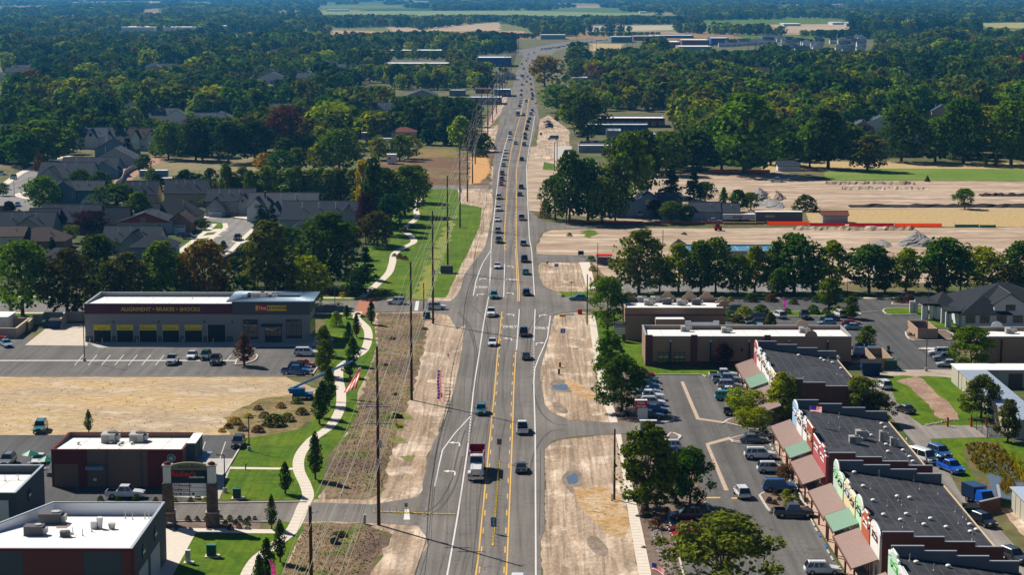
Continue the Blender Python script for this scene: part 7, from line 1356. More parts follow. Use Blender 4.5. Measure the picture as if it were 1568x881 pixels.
# hanging flag and blue boom lift
M_lift = mat('lift_blue', (.01, .12, .30), .4); p = W(462,611); T = Th('boom_lift', p, 'blue boom lift with its long arm stretched over the young trees, holding a flag', 'boom lift'); X, Y = p.x, p.y; ze = HT(462,611,596)
T.part('chassis', MB().box(X-1.6, Y-1.1, .5, X+2.0, Y+1.1,1.1), M_lift); T.part('turret', MB().box(X-2.2, Y-.9,1.104, X+.6, Y+.9,2.0), M_lift)
for sx_ in (-1.2,1.5):
    for sy in (-1.1,1.1): w = T.part('wheel', MB().cyl((X+sx_, Y+sy-.2, .45),(X+sx_, Y+sy+.2, .45), .45, n=12), M_tyre); T.part('rim', MB().cyl((X+sx_, Y+sy-.21, .45),(X+sx_, Y+sy+.21, .45), .22, n=8), M_wht, w)
e0 = (X-2.5, Y, HT(440,611,598)); e1x = (542-462)*sc_at(611); e1 = (X+e1x, Y, HT(541,611,553)); T.part('lower_arm', MB().tube([(X-1.5, Y, 1.8), e0], .22,4), M_lift); T.part('main_boom', MB().tube([e0, e1], .22,4), M_lift); T.part('telescope_joint', MB().tube([(lerp(e0[0], e1[0], .5), Y, lerp(e0[2], e1[2], .5)),(lerp(e0[0], e1[0], .56), Y, lerp(e0[2], e1[2], .56))], .3,4), M_lift); T.part('jib', MB().tube([e1,(e1[0]+1, Y, e1[2]-1.2)], .12,4), M_lift)
T = Th('flag', (e1[0]+1, Y), 'large striped flag hanging slanted from the tip of the blue boom lift', 'flag', 'stars and stripes flags')
for st in range(7):
    mb = MB(); n = 8
    for q in range(n):
        def pt(u, v): w = .5+1.7*v; return (e1[0]+1.3-1.9*v+(u-.5)*w*1.1, Y+.2*math.sin(v*6+u*5), e1[2]-1.2-4.4*v+(u-.5)*w*.35)
        mb.face([pt(st/7,(q+1)/n), pt((st+1)/7,(q+1)/n), pt((st+1)/7, q/n), pt(st/7, q/n)])
    T.part('stripe', mb, M_fred if st % 2 == 0 else M_fwht)
# utility boxes
def ubox(x, y, w, d, h, label, m=None, pad=True, name='utility_box', z=0.0):
    p = W(x, y); r = empty(name, (p.x, p.y, z),0, label, 'utility box', 'utility boxes'); MB().box(-w/2,-d/2, .12, w/2, d/2, h).build('cabinet', m or M_green_box, r); MB().box(-w/2-.04,-d/2-.04, h, w/2+.04, d/2+.04, h+.07).build('lid', mat('lid_green', (.06, .20, .16), .4) if m is None else m, r)
    if pad: MB().box(-w/2-.25,-d/2-.3, .03, w/2+.45, d/2+.3, .14).build('pad', M_conc, r)
ubox(324,853,1.2, .8,1.6, 'dark green utility cabinet on the lawn right of the lower left shop'); ubox(363,764,1.1, .8,1.5, 'dark green utility cabinet on the lawn below the lamp post'); ubox(684,418.5,3.3,1.6,2.0, 'big dark utility box at the foot of the fourth power pole', M_hvd); ubox(653.5,488,1.5,1.2,1.5, 'green utility box beside the third power pole'); ubox(1364,567,2.2,1.2,2.0, 'green transformer box beside the bin enclosure'); ubox(558.5,803, .35, .35,1.3, 'slim grey riser post beside the nearest power pole', M_hv, False); ubox(288,863, .6, .5,1.7, 'tall white utility post cabinet on the lower left lawn', M_pw); ubox(1349,571, .5, .5,1.0, 'small green riser box beside the bin enclosure', M_green_box, False)
ubox(1149,690-16, .0001+.6, .4,1.9, 'grey pillar box on the island tip left of the grey sedan', M_hv, False, z=.0); ubox(856,590-16, .001+.4, .4,1.0, 'dark stub post on the pale dirt right of the road', M_black, False); ubox(959,630, .5, .5,1.2, 'white box under the big dark tree', M_wf, False); ubox(857.5,569-6, .4, .4, .9, 'short rusty marker post on the dirt beside the sidewalk', M_brn, False)
T = Th('porta_potty', W(888,481), 'small red box standing at the corner of the right side street', 'box'); X, Y = T.o.x, T.o.y; T.part('body', MB().box(X-.5, Y-.4,0, X+.5, Y+.4,1.0), M_red); T.part('lid', MB().box(X-.55, Y-.45,1.003, X+.55, Y+.45,1.1), M_red)
T = Th('culvert_pipe', W(512,832), 'dark round culvert mouth in the weedy slope', 'pipe'); X, Y = T.o.x, T.o.y; T.part('ring', MB().cyl((X, Y-.6, .4),(X, Y+.5, .4), .55, n=14), M_hvd); T.part('liner', MB().cyl((X, Y-.61, .4),(X, Y-.55, .4), .45, n=14), M_dg)
T = Th('fallen_board', W(653,681), 'pale plank lying on the dirt verge', 'plank'); X, Y = T.o.x, T.o.y; T.part('plank', MB().box(X-.6, Y-.1, .03, X+.6, Y+.1, .1), M_wf); 
# bin enclosures
for (xa, xb, ya, yb_, lab) in ((1405,1436,520,506, 'tan bin enclosure on the island in the north east lot'),(1340,1368,567,549, 'tan bin enclosure right of the long tan building')):
    a = W(xa, ya); b = W(xb, ya); c = W(xa, yb_); T = Th('bin_enclosure', a, lab, 'bin enclosure'); T.part('front_wall', MB().box(a.x, a.y, 0, b.x, a.y+.25,2.2), M_tan2); T.part('side_wall', MB().box(a.x, a.y+.253,0, a.x+.25, c.y, 2.2), M_tan2); T.part('side_wall', MB().box(b.x-.25, a.y+.253,0, b.x, c.y, 2.2), M_tan2); T.part('back_wall', MB().box(a.x+.253, c.y-.25,0, b.x-.253, c.y, 2.2), M_tan2); T.part('cap', MB().box(a.x-.05, a.y-.05,2.203, b.x+.05, a.y+.3,2.3), M_brn)
# gate posts, metal fence at the storage yard
M_redp = mat('red_post', (.40, .02, .02), .5)
for x, y, yt, l in ((1451,654,641, 'red gate post left of the cross lane'),(1487,654,640.5, 'red gate post at the middle of the yard gate'),(1510,654,641, 'red gate post at the right of the yard gate')): p = W(x, y); T = Th('gate_post', p, l, 'gate post', 'red gate posts'); T.part('post', MB().box(p.x-.15, p.y-.15,0, p.x+.15, p.y+.15, HT(x, y, yt)), M_redp); T.part('cap', MB().box(p.x-.18, p.y-.18, HT(x, y, yt)+.002, p.x+.18, p.y+.18, HT(x, y, yt)+.08), M_black)
def bar_fence(px, h, label, m=M_black, step=.7, name='metal_fence', rails=(0.15, .95)):
    P = [W(x, y) for x, y in px]; T = Th(name, P[0], label, 'fence'); pk = MB()
    for a, b in zip(P, P[1:]):
        L = (b-a).length; n = max(1, int(L/step)); 
        for f in rails: T.part('rail', MB().tube([(a.x, a.y, h*f),(b.x, b.y, h*f)], .03,4), m)
        for k in range(n+1):
            q = a.lerp(b, k/n)
            if k % 4 == 0: T.part('post', MB().box(q.x-.05, q.y-.05,0, q.x+.05, q.y+.05, h+.08), m)
            else: pk.box(q.x-.015, q.y-.015, .1, q.x+.015, q.y+.015, h)
    if pk.v: T.part('pickets', pk, m, kind='stuff')
bar_fence([(1487,633+20),(1512,671),(1564,671)], 2.0, 'black metal fence with gate round the storage yard'); bar_fence([(1530,642),(1488,642)], 2.0, 'black metal fence behind the yard gate')
# orange construction fences
def mesh_fence(px, h, label, m, name='orange_fence'):
    P = [W(x, y) for x, y in px]; T = Th(name, P[0], label, 'fence', 'construction fences')
    for k, (a, b) in enumerate(zip(P, P[1:])):
        L = (b-a).length; n = max(1, int(L/12)); mb = MB()
        for q in range(n):
            u, v = a.lerp(b, q/n), a.lerp(b, (q+1)/n); hh = h*random.uniform(.62, .85); mb = MB(); dy = random.uniform(-.1, .1)
            mb.box(min(u.x, v.x)+.05, u.y-.03+dy, .08, max(u.x, v.x)-.05, u.y+.03+dy, hh); T.part('mesh_panel', mb, m); T.part('stake', MB().box(u.x-.05, u.y-.1,0, u.x+.05, u.y+.1, h*1.2), M_steel)
mesh_fence([(1175,345),(1240,346.3),(1295,347)], 1.5, 'bright orange mesh fence, left stretch beside the trailers', M_ofence); mesh_fence([(1300,347),(1370,347.6),(1443,348)], 1.5, 'bright orange mesh fence, right stretch before the golden field', M_ofence); mesh_fence([(868,342),(985,343),(1170,345)], 1.0, 'dull orange mesh fence in the shade before the farmhouse', mat('shade_orange_mesh', (.40, .06, .02), .8)); mesh_fence([(1085,264),(1180,265)], 1.5, 'short orange mesh fence beside the pale blue pickup', M_ofence); mesh_fence([(1462,348.5),(1500,349),(1526,349.5)], 1.2, 'low green mesh fence right of the orange fence', mat('green_mesh', (.03, .22, .12), .8), name='green_fence')  # farmhouse stretch: shade is put into a darker copy of the orange
# white vinyl fence by the reddish dirt
walls('vinyl_fence', 'pale grey vinyl fence curving past the reddish dirt patch', [(225,242),(219,254),(200,262),(192,268),(186,280),(178,286)], 2.0, .15, mat('grey_vinyl', (.36, .37, .38), .6), None, 'fence')
bar_fence([(290,268),(345,268)], 1.8, 'dark board fence behind the houses below the tan pasture', M_brn, .5, 'board_fence')
# heaps
M_gheap = mat('grey_gravel_heap', (.26, .25, .24), .95, var=.3, scale=1.2, bump=.3); M_soil = mat('black_soil_heap', (.05, .04, .035), .95, var=.4, scale=1, bump=.3)
def heap(x, y, w, yt, m, label, d=None, name='gravel_heap'):
    p = W(x, y); h = HT(x, y, yt); r = w*sc_at(y)/2; mb = MB(); rnd = random.Random(int(x)); nu, nv = 26,9; i = 0
    for a in range(nv+1):
        f = a/nv
        for k in range(nu): t = 2*PI*k/nu; R = r*(1-f)*(1+.18*math.sin(3*t+x)+.1*rnd.uniform(-1,1)*(f < .9)); mb.v.append((R*math.cos(t), R*math.sin(t)*(d or 1), h*(f**.9)*(1+.05*rnd.uniform(-1,1)) if a else -.05))
    for a in range(nv):
        for k in range(nu): l = (k+1) % nu; mb.f.append((a*nu+k, a*nu+l, (a+1)*nu+l, (a+1)*nu+k)); mb.mi.append(0)
    mb.build(name, m, None, False, (p.x, p.y, 0), label=label, category='heap', group='heaps on the construction ground')
heap(1405,374,62,354, M_gheap, 'tall peaked grey gravel heap above the street trees', 1.3); heap(1350,375,36,367, M_gheap, 'low grey gravel heap left of the tall peaked one', 1.5); heap(1424,375,20,367, M_gheap, 'small grey mound at the right foot of the tall heap', 1.2); heap(1039,377,30,366, M_soil, 'black soil heap beside a short pole', 1.5, 'soil_heap'); heap(1163,302,36,288, M_gheap, 'grey heap in the far construction ground', 2); heap(1188,304,30,291, M_dirt, 'tan heap right of the grey one in the far ground', 2, 'soil_heap'); heap(1180,314,50,304, M_gheap, 'broad low grey heap in the far construction ground', 2); heap(1048,359,10,355, M_soil, 'small dark soil mound on the pale dirt', 2, 'soil_heap')
heap(1420,278,9,268, M_soil, 'small dark mound at the edge of the green field', 1, 'soil_heap')
for k, (y0, xa, xb) in enumerate(((282,1265,1400),(290,1290,1420),(300,1500,1640),(317,1300,1640),(352,1215,1400))):     # trench banks
    a, b = W(xa, y0), W(xb, y0); mb = MB(); n = 30; pr = []
    for q in range(n+1): pr.append([(lerp(a.x, b.x, q/n), a.y+dy+random.uniform(-.6, .6),(0 if dy else 1)*random.uniform(.7,1.3)-.02) for dy in (-2.2,0,2.2)])
    for u, v in zip(pr, pr[1:]):
        for j in (0,1): mb.face([u[j], v[j], v[j+1], u[j+1]])
    mb.build('soil_bank', M_soil if k in (2,3) else M_dirt2, kind='structure')
T = Th('skid_steer', W(1098,353), 'small red skid steer loader on the pale construction dirt', 'loader'); X, Y = T.o.x, T.o.y; T.part('body', MB().box(X-.9, Y-1, .4, X+1.4, Y+1,1.4), M_redp); T.part('cab', MB().box(X-.5, Y-.8,1.403, X+.7, Y+.8,2.1), M_black); T.part('arm', MB().tube([(X-.9, Y-1.1,1.2),(X-1.6, Y-1.1,2.8)], .12,4), M_redp)
for sx_ in (-.5,1.0): T.part('wheel', MB().cyl((X+sx_, Y-1.25, .4),(X+sx_, Y-.95, .4), .4, n=10), M_tyre)
# coffee shop umbrellas and tables, left lots
for x, y, l in ((47,716, 'left'),(72,725, 'right')): p = W(x, y); T = Th('patio_umbrella', p, l+' green patio umbrella beside the coffee shop', 'umbrella', 'green patio umbrellas'); T.part('pole', MB().cyl((p.x, p.y, 0),(p.x, p.y, 2.5), .04, n=6), M_steel); T.part('canopy', MB().cyl((p.x, p.y, 2.1),(p.x, p.y, 2.75),1.4, .05,8, caps=False), M_sgreen); T.part('table', MB().cyl((p.x, p.y, .72),(p.x, p.y, .76), .5, n=12), M_steel)
# outdoor table near corner shop
for x, y, l in ((259,800, 'upper'),(262,812, 'lower')): p = W(x, y); T = Th('patio_table', p, l+' metal patio table beside the stone sign column', 'table', 'metal patio tables'); T.part('top', MB().cyl((p.x, p.y, 1.0),(p.x, p.y, 1.04), .5, n=12), M_steel); T.part('stem', MB().cyl((p.x, p.y, 0),(p.x, p.y, 1.0), .05, n=6), M_black); T.part('chair', MB().box(p.x+.55, p.y-.2,0, p.x+.95, p.y+.2, .5), M_black)
# wheel stops in the plaza lot
M_ws = mat('wheel_stop', (.52, .48, .42), .85); WS = [(1243,799,0),(1246,805,0),(1250,813,0),(1254.5,821,1),(1264.5,838,1),(1268.5,847,0),(1274,857,0),(1180,683,0),(1183,689,0),(1205,730,0),(1209,737,0)]
for k, (x, y, b) in enumerate(WS): p = W(x, y); q = W(x+3.4, y+6); d = (q-p).normalized(); n_ = Vector((-d.y, d.x, 0))*.09; mb = MB(); e = d*.9; mb.prism([tuple((p+v).xy) for v in (-e-n_, e-n_, e+n_, -e+n_)], .04, .17); mb.build('wheel_stop', M_sblue if b else M_ws, None, label=('blue painted' if b else 'pale concrete')+' wheel stop at the edge of the plaza walkway', category='wheel stop', group='wheel stops along the plaza walkway')
T = Th('walkway_bollards', W(1197,705), 'red hanging banner post on the plaza walkway edge', 'banner'); X, Y = T.o.x, T.o.y; T.part('post', MB().cyl((X, Y, .14),(X, Y, 2.8), .05), M_redp); T.part('banner', MB().box(X+.06, Y-.02,1.4, X+.5, Y+.02,2.6), M_redp)
# ================================================================ SHRUBS, ROCKS, WEEDS
def bush(x, y, w, yt, col, label, name='shrub', cat='shrub', group=None):
    return tree(x, y, yt, w, 'shrub', col, label, 1, group, name=name, z=.02)
GS = 'clipped shrubs in the mulch bed below the access drive'
for k, (x, y, w, c) in enumerate(((288,799,10, 'olive'),(302,799,9, 'olive'),(315,799,9, 'olive'),(338,797,9, 'dark'),(352,799,11, 'olive'),(367,799,10, 'dark'),(381,799,9, 'purple'),(345,806,10, 'dark'),(361,804,9, 'purple'),(377,804,11, 'dark'),(390,797,7, 'purple'),(353,812,10, 'purple'),(366,810,9, 'rust'),(320,812,7, 'purple'))): bush(x, y, w, y-w*.85, c, None, group=GS)
for x, y, w, c in ((154,769,11, 'dark'),(181,769,10, 'dark'),(208,769,11, 'dark'),(238,769,9, 'rust'),(268,769,8, 'lime'),(292,769,9, 'olive'),(314,769,9, 'lime'),(303,765,10, 'dark')): bush(x, y, w, y-w*.8, c, None, group='round shrubs along the north side of the access drive')
for x, y, w, c in ((1187,760,11, 'olive'),(1204,764,17, 'lime'),(1220,768,10, 'dark'),(1178,772,12, 'purple'),(1186,774,10, 'olive'),(1208,776,18, 'lime'),(1184,787,11, 'dark'),(1225,775,9, 'rust'),(1235,770,9, 'dark'),(1236,783,9, 'rust'),(1219,760,9, 'dark'),(1193,768,8, 'dark')): bush(x, y, w, y-w*.8, c, None, group='shrubs on the island above the grey pickup')
for x, y, w, c in ((1008,758,9, 'dark'),(1020,770,9, 'dark'),(1030,765,10, 'rust'),(1036,772,11, 'olive'),(1038,779,9, 'dark'),(1021,787,13, 'rust'),(985,787,11, 'rust'),(992,793,10, 'dark'),(1064,768,9, 'olive'),(1070,775,9, 'rust'),(1004,810,22, 'rust'),(960,638,9, 'purple'),(947,630,9, 'olive'),(1010,667,7, 'purple'),(1046,790,9, 'dark'),(1028,755,10, 'dark')): bush(x, y, w, y-w*.75, c, None, group='shrubs between the right sidewalk and the plaza lot')
for x, y, w, c in ((1115,491,24, 'green'),(1140,488,30, 'lime'),(1165,486,30, 'dark'),(1130,494,20, 'olive'),(1205,481,14, 'olive'),(1245,481,22, 'dark'),(1265,481,14, 'olive'),(1282,478,16, 'lime'),(1118,461,10, 'yellow'),(1217,462,8, 'yellow'),(1233,461,7, 'yellow'),(1200,460,7, 'yellow'),(1150,462,20, 'dark'),(1180,462,18, 'rust'),(1250,463,16, 'dark'),(1215,466,14, 'dark'),(1315,537,18, 'purple'),(1306,535,8, 'rust'),(1318,545,12, 'dark'),(1394,515,8, 'rust'),(1402,516,8, 'purple'),(1437,518,9, 'dark'),(1437,535,7, 'rust'),
                   (1376,464,16, 'olive'),(1392,464,20, 'rust'),(1416,464,16, 'olive'),(1456,508,10, 'rust'),(1464,509,12, 'dark'),(1440,488,7, 'dark'),(1422,480,8, 'dark'),(958,512,12, 'dark'),(948,480,12, 'dark'),(1168,661,14, 'dark')): bush(x, y, w, y-w*.62, c, None, group='shrubs around the north lots')
for x, y, w, c in ((395,662,20, 'rust'),(420,652,34, 'dark'),(405,640,18, 'olive'),(440,645,24, 'green'),(462,635,20, 'olive'),(360,650,22, 'yellow'),(372,660,16, 'rust'),(350,656,14, 'olive'),(395,628,14, 'rust'),(430,625,16, 'yellow'),(455,618,18, 'green'),(475,612,14, 'dark'),(380,640,14, 'yellow'),(340,662,12, 'yellow')): bush(x, y, w, y-w*.5, c, None, group='scrub at the corner of the dry lot')
for x, y, w, c in ((600,640,14, 'lime'),(612,655,12, 'lime'),(650,505,12, 'green'),(655,485,10, 'green'),(520,822,24, 'dark'),(605,605,10, 'olive'),(590,560,10, 'rust'),(600,520,12, 'rust'),(548,482,10, 'dark'),(555,486,10, 'dark')): bush(x, y, w, y-w*.3, c, None, group='weeds on the left slope')
for x, y, w, c in ((618,356,14, 'olive'),(630,350,10, 'dark'),(612,396,12, 'rust'),(620,398,10, 'rust'),(604,393,8, 'dark'),(648,312,10, 'rust'),(575,452,22, 'yellow'),(545,448,20, 'olive'),(530,454,24, 'yellow'),(510,452,20, 'rust'),(590,450,10, 'yellow'),(415,455,30, 'yellow'),(390,458,24, 'rust'),(500,450,16, 'olive'),(375,452,14, 'yellow'),(907,415,12, 'yellow'),(915,428,12, 'yellow'),(905,400,14, 'green'),(872,362,9, 'green'),(862,455,6, 'green'),(750,228,18, 'dark'),(744,215,14, 'green'),(735,240,24, 'dark')): bush(x, y, w, y-w*(.6 if w < 20 else .4), c, None, group='garden shrubs and roadside scrub')
tree(1360,549,530,8, 'column', 'deep', 'narrow dark cypress behind the bin enclosure', 2)
random.seed(21)
def reed_patch(name, px, n, cols, h, label, spread=.25):
    xs = [p[0] for p in px]; ys = [p[1] for p in px]; V = []
    mb = MB(); cnt = 0
    while cnt < n:
        x, y = random.uniform(min(xs), max(xs)), random.uniform(min(ys), max(ys))
        if not inpoly(x, y, px): continue
        p = W(x, y); hh = h*random.uniform(.5,1.2); a = random.uniform(0, PI); w = hh*(.18 if h > .5 else .6); dx, dy = math.cos(a)*w, math.sin(a)*w; ln = (random.uniform(-1,1)*hh*spread, random.uniform(-1,1)*hh*spread)
        mb.face([(p.x-dx, p.y-dy, 0),(p.x+dx, p.y+dy, 0),(p.x+ln[0], p.y+ln[1], hh)], random.randrange(len(cols))); cnt += 1
    mb.build(name, [LEAF[c] for c in cols], None, label=label, category='grass', kind='stuff')
reed_patch('reeds', [(1478,684),(1500,678),(1530,682),(1550,702),(1568,735),(1555,745),(1530,730),(1505,725),(1490,715)], 800,['lime', 'olive', 'yellow', 'amber', 'lime'], .5, 'brown and yellow reeds growing along the pond'); reed_patch('reeds', [(1528,745),(1545,735),(1555,750),(1540,758)], 300,['amber', 'orange'], .9, 'clump of russet reeds standing in the pond'); reed_patch('reeds', [(1545,690),(1600,740),(1600,770),(1560,735)], 500,['yellow', 'lime'], .8, 'yellow reeds on the right bank of the pond')
reed_patch('weeds', [(578,482),(652,482),(645,540),(628,600),(600,690),(584,750),(520,762),(498,740),(530,670),(556,605),(578,545)], 3500,['rust', 'olive', 'purple', 'dark', 'yellow'], .20, 'dry brown and green weeds covering the left slope', .6); reed_patch('weeds', [(470,804),(590,812),(580,850),(540,900),(430,900),(445,850)], 1400,['rust', 'olive', 'purple'], .20, 'dry weeds on the slope below the access drive', .6)
reed_patch('dry_grass', [(-20,580),(435,580),(465,605),(430,660),(-20,664)], 500,['yellow', 'yellow', 'olive'], .2, 'tufts of dry golden grass on the empty lot', .7)
sheet('weed_patch', [(882,748),(938,752),(958,790),(955,825),(925,815),(905,795),(885,775)], .017, mat('golden_weed_patch', (.42, .26, .11), .95, var=.35, scale=1.2, bump=.2, col2=(.50, .37, .24), col3=(.30, .19, .08), scale2=.25), curve=3, jag=.5); sheet('weed_patch', [(866,580),(905,600),(915,612),(880,606)], .0175, MATS['golden_weed_patch'], curve=3, jag=.4)
pass
M_rock = mat('river_rock', (.34, .29, .24), .9, var=.3, scale=3, bump=.03)
mb = MB(); random.seed(5)
for k in range(420): 
    t = random.random(); x = lerp(1003,1030, t)+random.uniform(-12,12)*(0.6+.4*t); y = lerp(812,881, t)+random.uniform(-6,6); p = W(x, y); r = random.uniform(.08, .32); mb.blob((p.x, p.y, .05), r, r*random.uniform(.7,1.2), r*.7, nu=6, nv=3, jit=.2, half=True)
mb.build('creek_rocks', M_rock, None, label='pale rocks lining the dry creek bed right of the sidewalk', category='rocks', kind='stuff')
for k, (x, y, r) in enumerate(((378,811, .6),(292,812, .4),(1020,845, .5),(1035,835, .55),(985,840, .4))): p = W(x, y); MB().blob((0,0,-.1), r, r*.8, r, nu=9, nv=5, jit=.12, half=True).build('boulder', M_rock, None, False, (p.x, p.y, .05), label='pale boulder lying '+('in the mulch bed by the stone sign' if k < 2 else 'among the creek bed rocks'), category='boulder', group='boulders')
p = [(1421,651),(1428,648),(1436,646),(1444,644),(1452,642)]; mb = MB()
for k in range(60): t = random.random(); x = lerp(1418,1462, t); y = lerp(652,644, t)+random.uniform(-1,1); q = W(x, y); r = random.uniform(.15, .4); mb.blob((q.x, q.y, .03), r, r, r*.6, nu=6, nv=2, jit=.2, half=True)
mb.build('border_rocks', M_rock, None, label='line of pale rocks edging the swale beside the cross lane', category='rocks', kind='stuff')
sheet('creek_pool', [(1007,829),(1012,826),(1014,838),(1008,842)], .03, M_water, curve=2)
# ================================================================ HOUSES
RF = {k: mat('shingle_roof_'+k, c, .9, var=.22, scale=2.5, col2=tuple(v*1.15 for v in c), scale2=.4) for k, c in dict(slate=(.018, .028, .042), grey=(.048, .060, .075), blue=(.048, .070, .10), brown=(.058, .044, .040), dark=(.018, .022, .028), red=(.16, .05, .04)).items()}
WL = {k: mat('house_siding_'+k, c, .85, var=.06, scale=1.5) for k, c in dict(white=(.58, .60, .60), tan=(.42, .33, .22), grey=(.30, .32, .33), blue=(.14, .22, .30), red=(.28, .05, .035), sage=(.25, .28, .22), brown=(.20, .12, .08), cream=(.55, .48, .36)).items()}
M_gdoor = mat('garage_door_white', (.60, .62, .64), .6)
def gable(T, x0, x1, y0, y1, z0, ze, zr, ridge, wall, roof, ov=.45, hip=False, gablem=None):
    w = T.part('wall', MB().box(x0, y0, z0, x1, y1, ze), wall)
    t = .16; A = (x0-ov, x1+ov, y0-ov, y1+ov); cx, cy = (x0+x1)/2,(y0+y1)/2; sl = (zr-ze)/((y1-y0)/2 if ridge == 'x' else (x1-x0)/2); zo = ze-ov*sl
    if hip:
        hx = min((x1-x0),(y1-y0))/2
        if ridge == 'x': r0, r1 = (x0+hx, cy, zr),(x1-hx, cy, zr)
        else: r0, r1 = (cx, y0+hx, zr),(cx, y1-hx, zr)
        c = [(A[0], A[2], zo),(A[1], A[2], zo),(A[1], A[3], zo),(A[0], A[3], zo)]; mb = MB()
        if ridge == 'x': mb.face([c[0], c[1], r1, r0]); mb.face([c[1], c[2], r1]); mb.face([c[2], c[3], r0, r1]); mb.face([c[3], c[0], r0])
        else: mb.face([c[0], c[1], r0]); mb.face([c[1], c[2], r1, r0]); mb.face([c[2], c[3], r1]); mb.face([c[3], c[0], r0, r1])
        mb.face([(p[0], p[1], p[2]-.01) for p in c[::-1]]); mb.ring([(p[0], p[1], p[2]-t) for p in c], c); T.part('roof', mb, roof); return w
    mb = MB()
    if ridge == 'x':
        for s, ya in ((1, A[2]),(-1, A[3])):
            f = [(A[0], ya, zo),(A[1], ya, zo),(A[1], cy, zr),(A[0], cy, zr)]; g_ = [(p[0], p[1], p[2]+t) for p in f]; f, g_ = (f, g_) if s > 0 else (f[::-1], g_[::-1]); mb.ring(f, g_, 0, True, True)
        for xx, s in ((x0,-1),(x1,1)): q = [(xx+s*.005, y0, ze-.02),(xx+s*.005, y1, ze-.02),(xx+s*.005, cy, zr-.02)]; T.part('gable_wall', MB().face(q if s > 0 else q[::-1]), gablem or wall)
    else:
        for s, xa in ((1, A[0]),(-1, A[1])):
            f = [(xa, A[3], zo),(xa, A[2], zo),(cx, A[2], zr),(cx, A[3], zr)]; g_ = [(p[0], p[1], p[2]+t) for p in f]; f, g_ = (f, g_) if s > 0 else (f[::-1], g_[::-1]); mb.ring(f, g_, 0, True, True)
        for yy, s in ((y0,-1),(y1,1)): q = [(x0, yy+s*.005, ze-.02),(x1, yy+s*.005, ze-.02),(cx, yy+s*.005, zr-.02)]; T.part('gable_wall', MB().face(q if s < 0 else q[::-1]), gablem or wall)
    cap = MB().tube([(A[0], cy, zr+t+.02),(A[1], cy, zr+t+.02)] if ridge == 'x' else [(cx, A[2], zr+t+.02),(cx, A[3], zr+t+.02)], .10,4)
    rf_ = T.part('roof', mb, roof); T.part('ridge_cap', cap, M_dg, rf_)
    if (x1-x0) > 10 and len(T.root.children) < 40:
        for k in range(3): T.part('roof_vent', MB().cyl((lerp(x0, x1, .25+.22*k), lerp(y0, cy, .6) if ridge == 'x' else lerp(y0, y1, .4+.1*k), ze),(lerp(x0, x1, .25+.22*k), lerp(y0, cy, .6) if ridge == 'x' else lerp(y0, y1, .4+.1*k), zr+.1), .13, n=6), M_wf)
    return w
def house(x, y, w, d, ze, zr, wall, roof, label, ridge='x', wings=(), hip=False, garage=None, wins=(), chimney=None, gablem=None, name='house', cat='house', group='houses in the housing estate'):
    """front wall centre stands at photo point (x,y); wings: (dx0, dx1, dy0, dy1, ze, zr, ridge, gable colour) in metres from there"""
    p = W(x, y); T = Th(name, p, label, cat, group); X, Y = p.x, p.y
    gable(T, X-w/2, X+w/2, Y, Y+d, 0, ze, zr, ridge, WL[wall], RF[roof], hip=hip, gablem=gablem)
    for a in wings: gable(T, X+a[0], X+a[1], Y+a[2], Y+a[3], 0, a[4], a[5], a[6], WL[a[7] if len(a) > 7 else wall], RF[roof])
    if garage: g0, g1, gy = garage; gd = T.part('garage_door', MB().box(X+g0, Y+gy-.06, .02, X+g1, Y+gy-.004,2.4), M_gdoor)
    if garage: T.part('door_panel', MB().box(X+g0+.2, Y+gy-.085,1.75, X+g1-.2, Y+gy-.062,2.15), M_win, gd)
    for (a, z, ww, hh, yy) in wins: window(T, X+a-ww/2, X+a+ww/2, z, z+hh, Y+yy, n=2, frame=M_wf)
    if chimney: T.part('chimney', MB().box(X+chimney[0]-.4, Y+chimney[1]-.4, ze, X+chimney[0]+.4, Y+chimney[1]+.4, zr+.8), WL['brown'])
    for k in range(3): q = (X-w*.3+k*w*.25, Y+d*.62); 
    T.part('roof_vent', MB().cyl((X+w*.2, Y+d*.3, ze+.2),(X+w*.2, Y+d*.3, zr-.1), .12, n=6), M_hv)
    return T
house(352,330,15.5,12,4.8,8.2, 'grey', 'slate', 'two-storey grey house with a pale double garage at the top of the curved street', wings=[(-7.5,-1.2,-3.5,2,3.0,6.0, 'y', 'grey'),(3.2,6.4,-.8,3,5.2,7.0, 'y', 'grey')], garage=(-6.6,-2.2,-3.5), wins=[(4.8,4.0,1.6,1.5,-.8),(.5, .6,1.4,1.6,0),(2.6, .6,1.4,1.8,0),(6.6, .6,1.2,1.6,0),(0,3.6,1.3,1.1,0)])
house(432,338,22,16,3.6,8.2, 'grey', 'grey', 'broad house with pale grey roofs and two white trimmed front gables', wings=[(-11,-5,-3,4,4.2,7.6, 'y', 'white'),(-3.5,0,-4.5,4,3.2,6.0, 'y', 'white')], wins=[(-8,4.4,1.2,1.4,-3),(-1.8,1,1.4,1.2,-4.5),(4,1,1.6,1.2,0)], chimney=(-6,6))
house(490,352,24,18,3.2,8.0, 'grey', 'slate', 'large slate roofed house right of the broad pale one, before the willow row', ridge='x', wings=[(4,13,-1,14,3.2,7.2, 'y', 'grey')], wins=[(-4,1,1.6,1.2,0)]); house(483,378,20,12,3.2,7.5, 'grey', 'slate', 'slate roofed house half hidden by two dark trees left of the park', hip=True)
house(284,316,14.5,12,4.6,8.6, 'tan', 'slate', 'house with a plain slate roof and a tan gable end beside the white trailers', wins=[(2,1,1.4,1.2,0)]); house(214,316,11.5,11,4.2,8.2, 'tan', 'slate', 'slate roofed house with tan gable end below the reddish dirt')
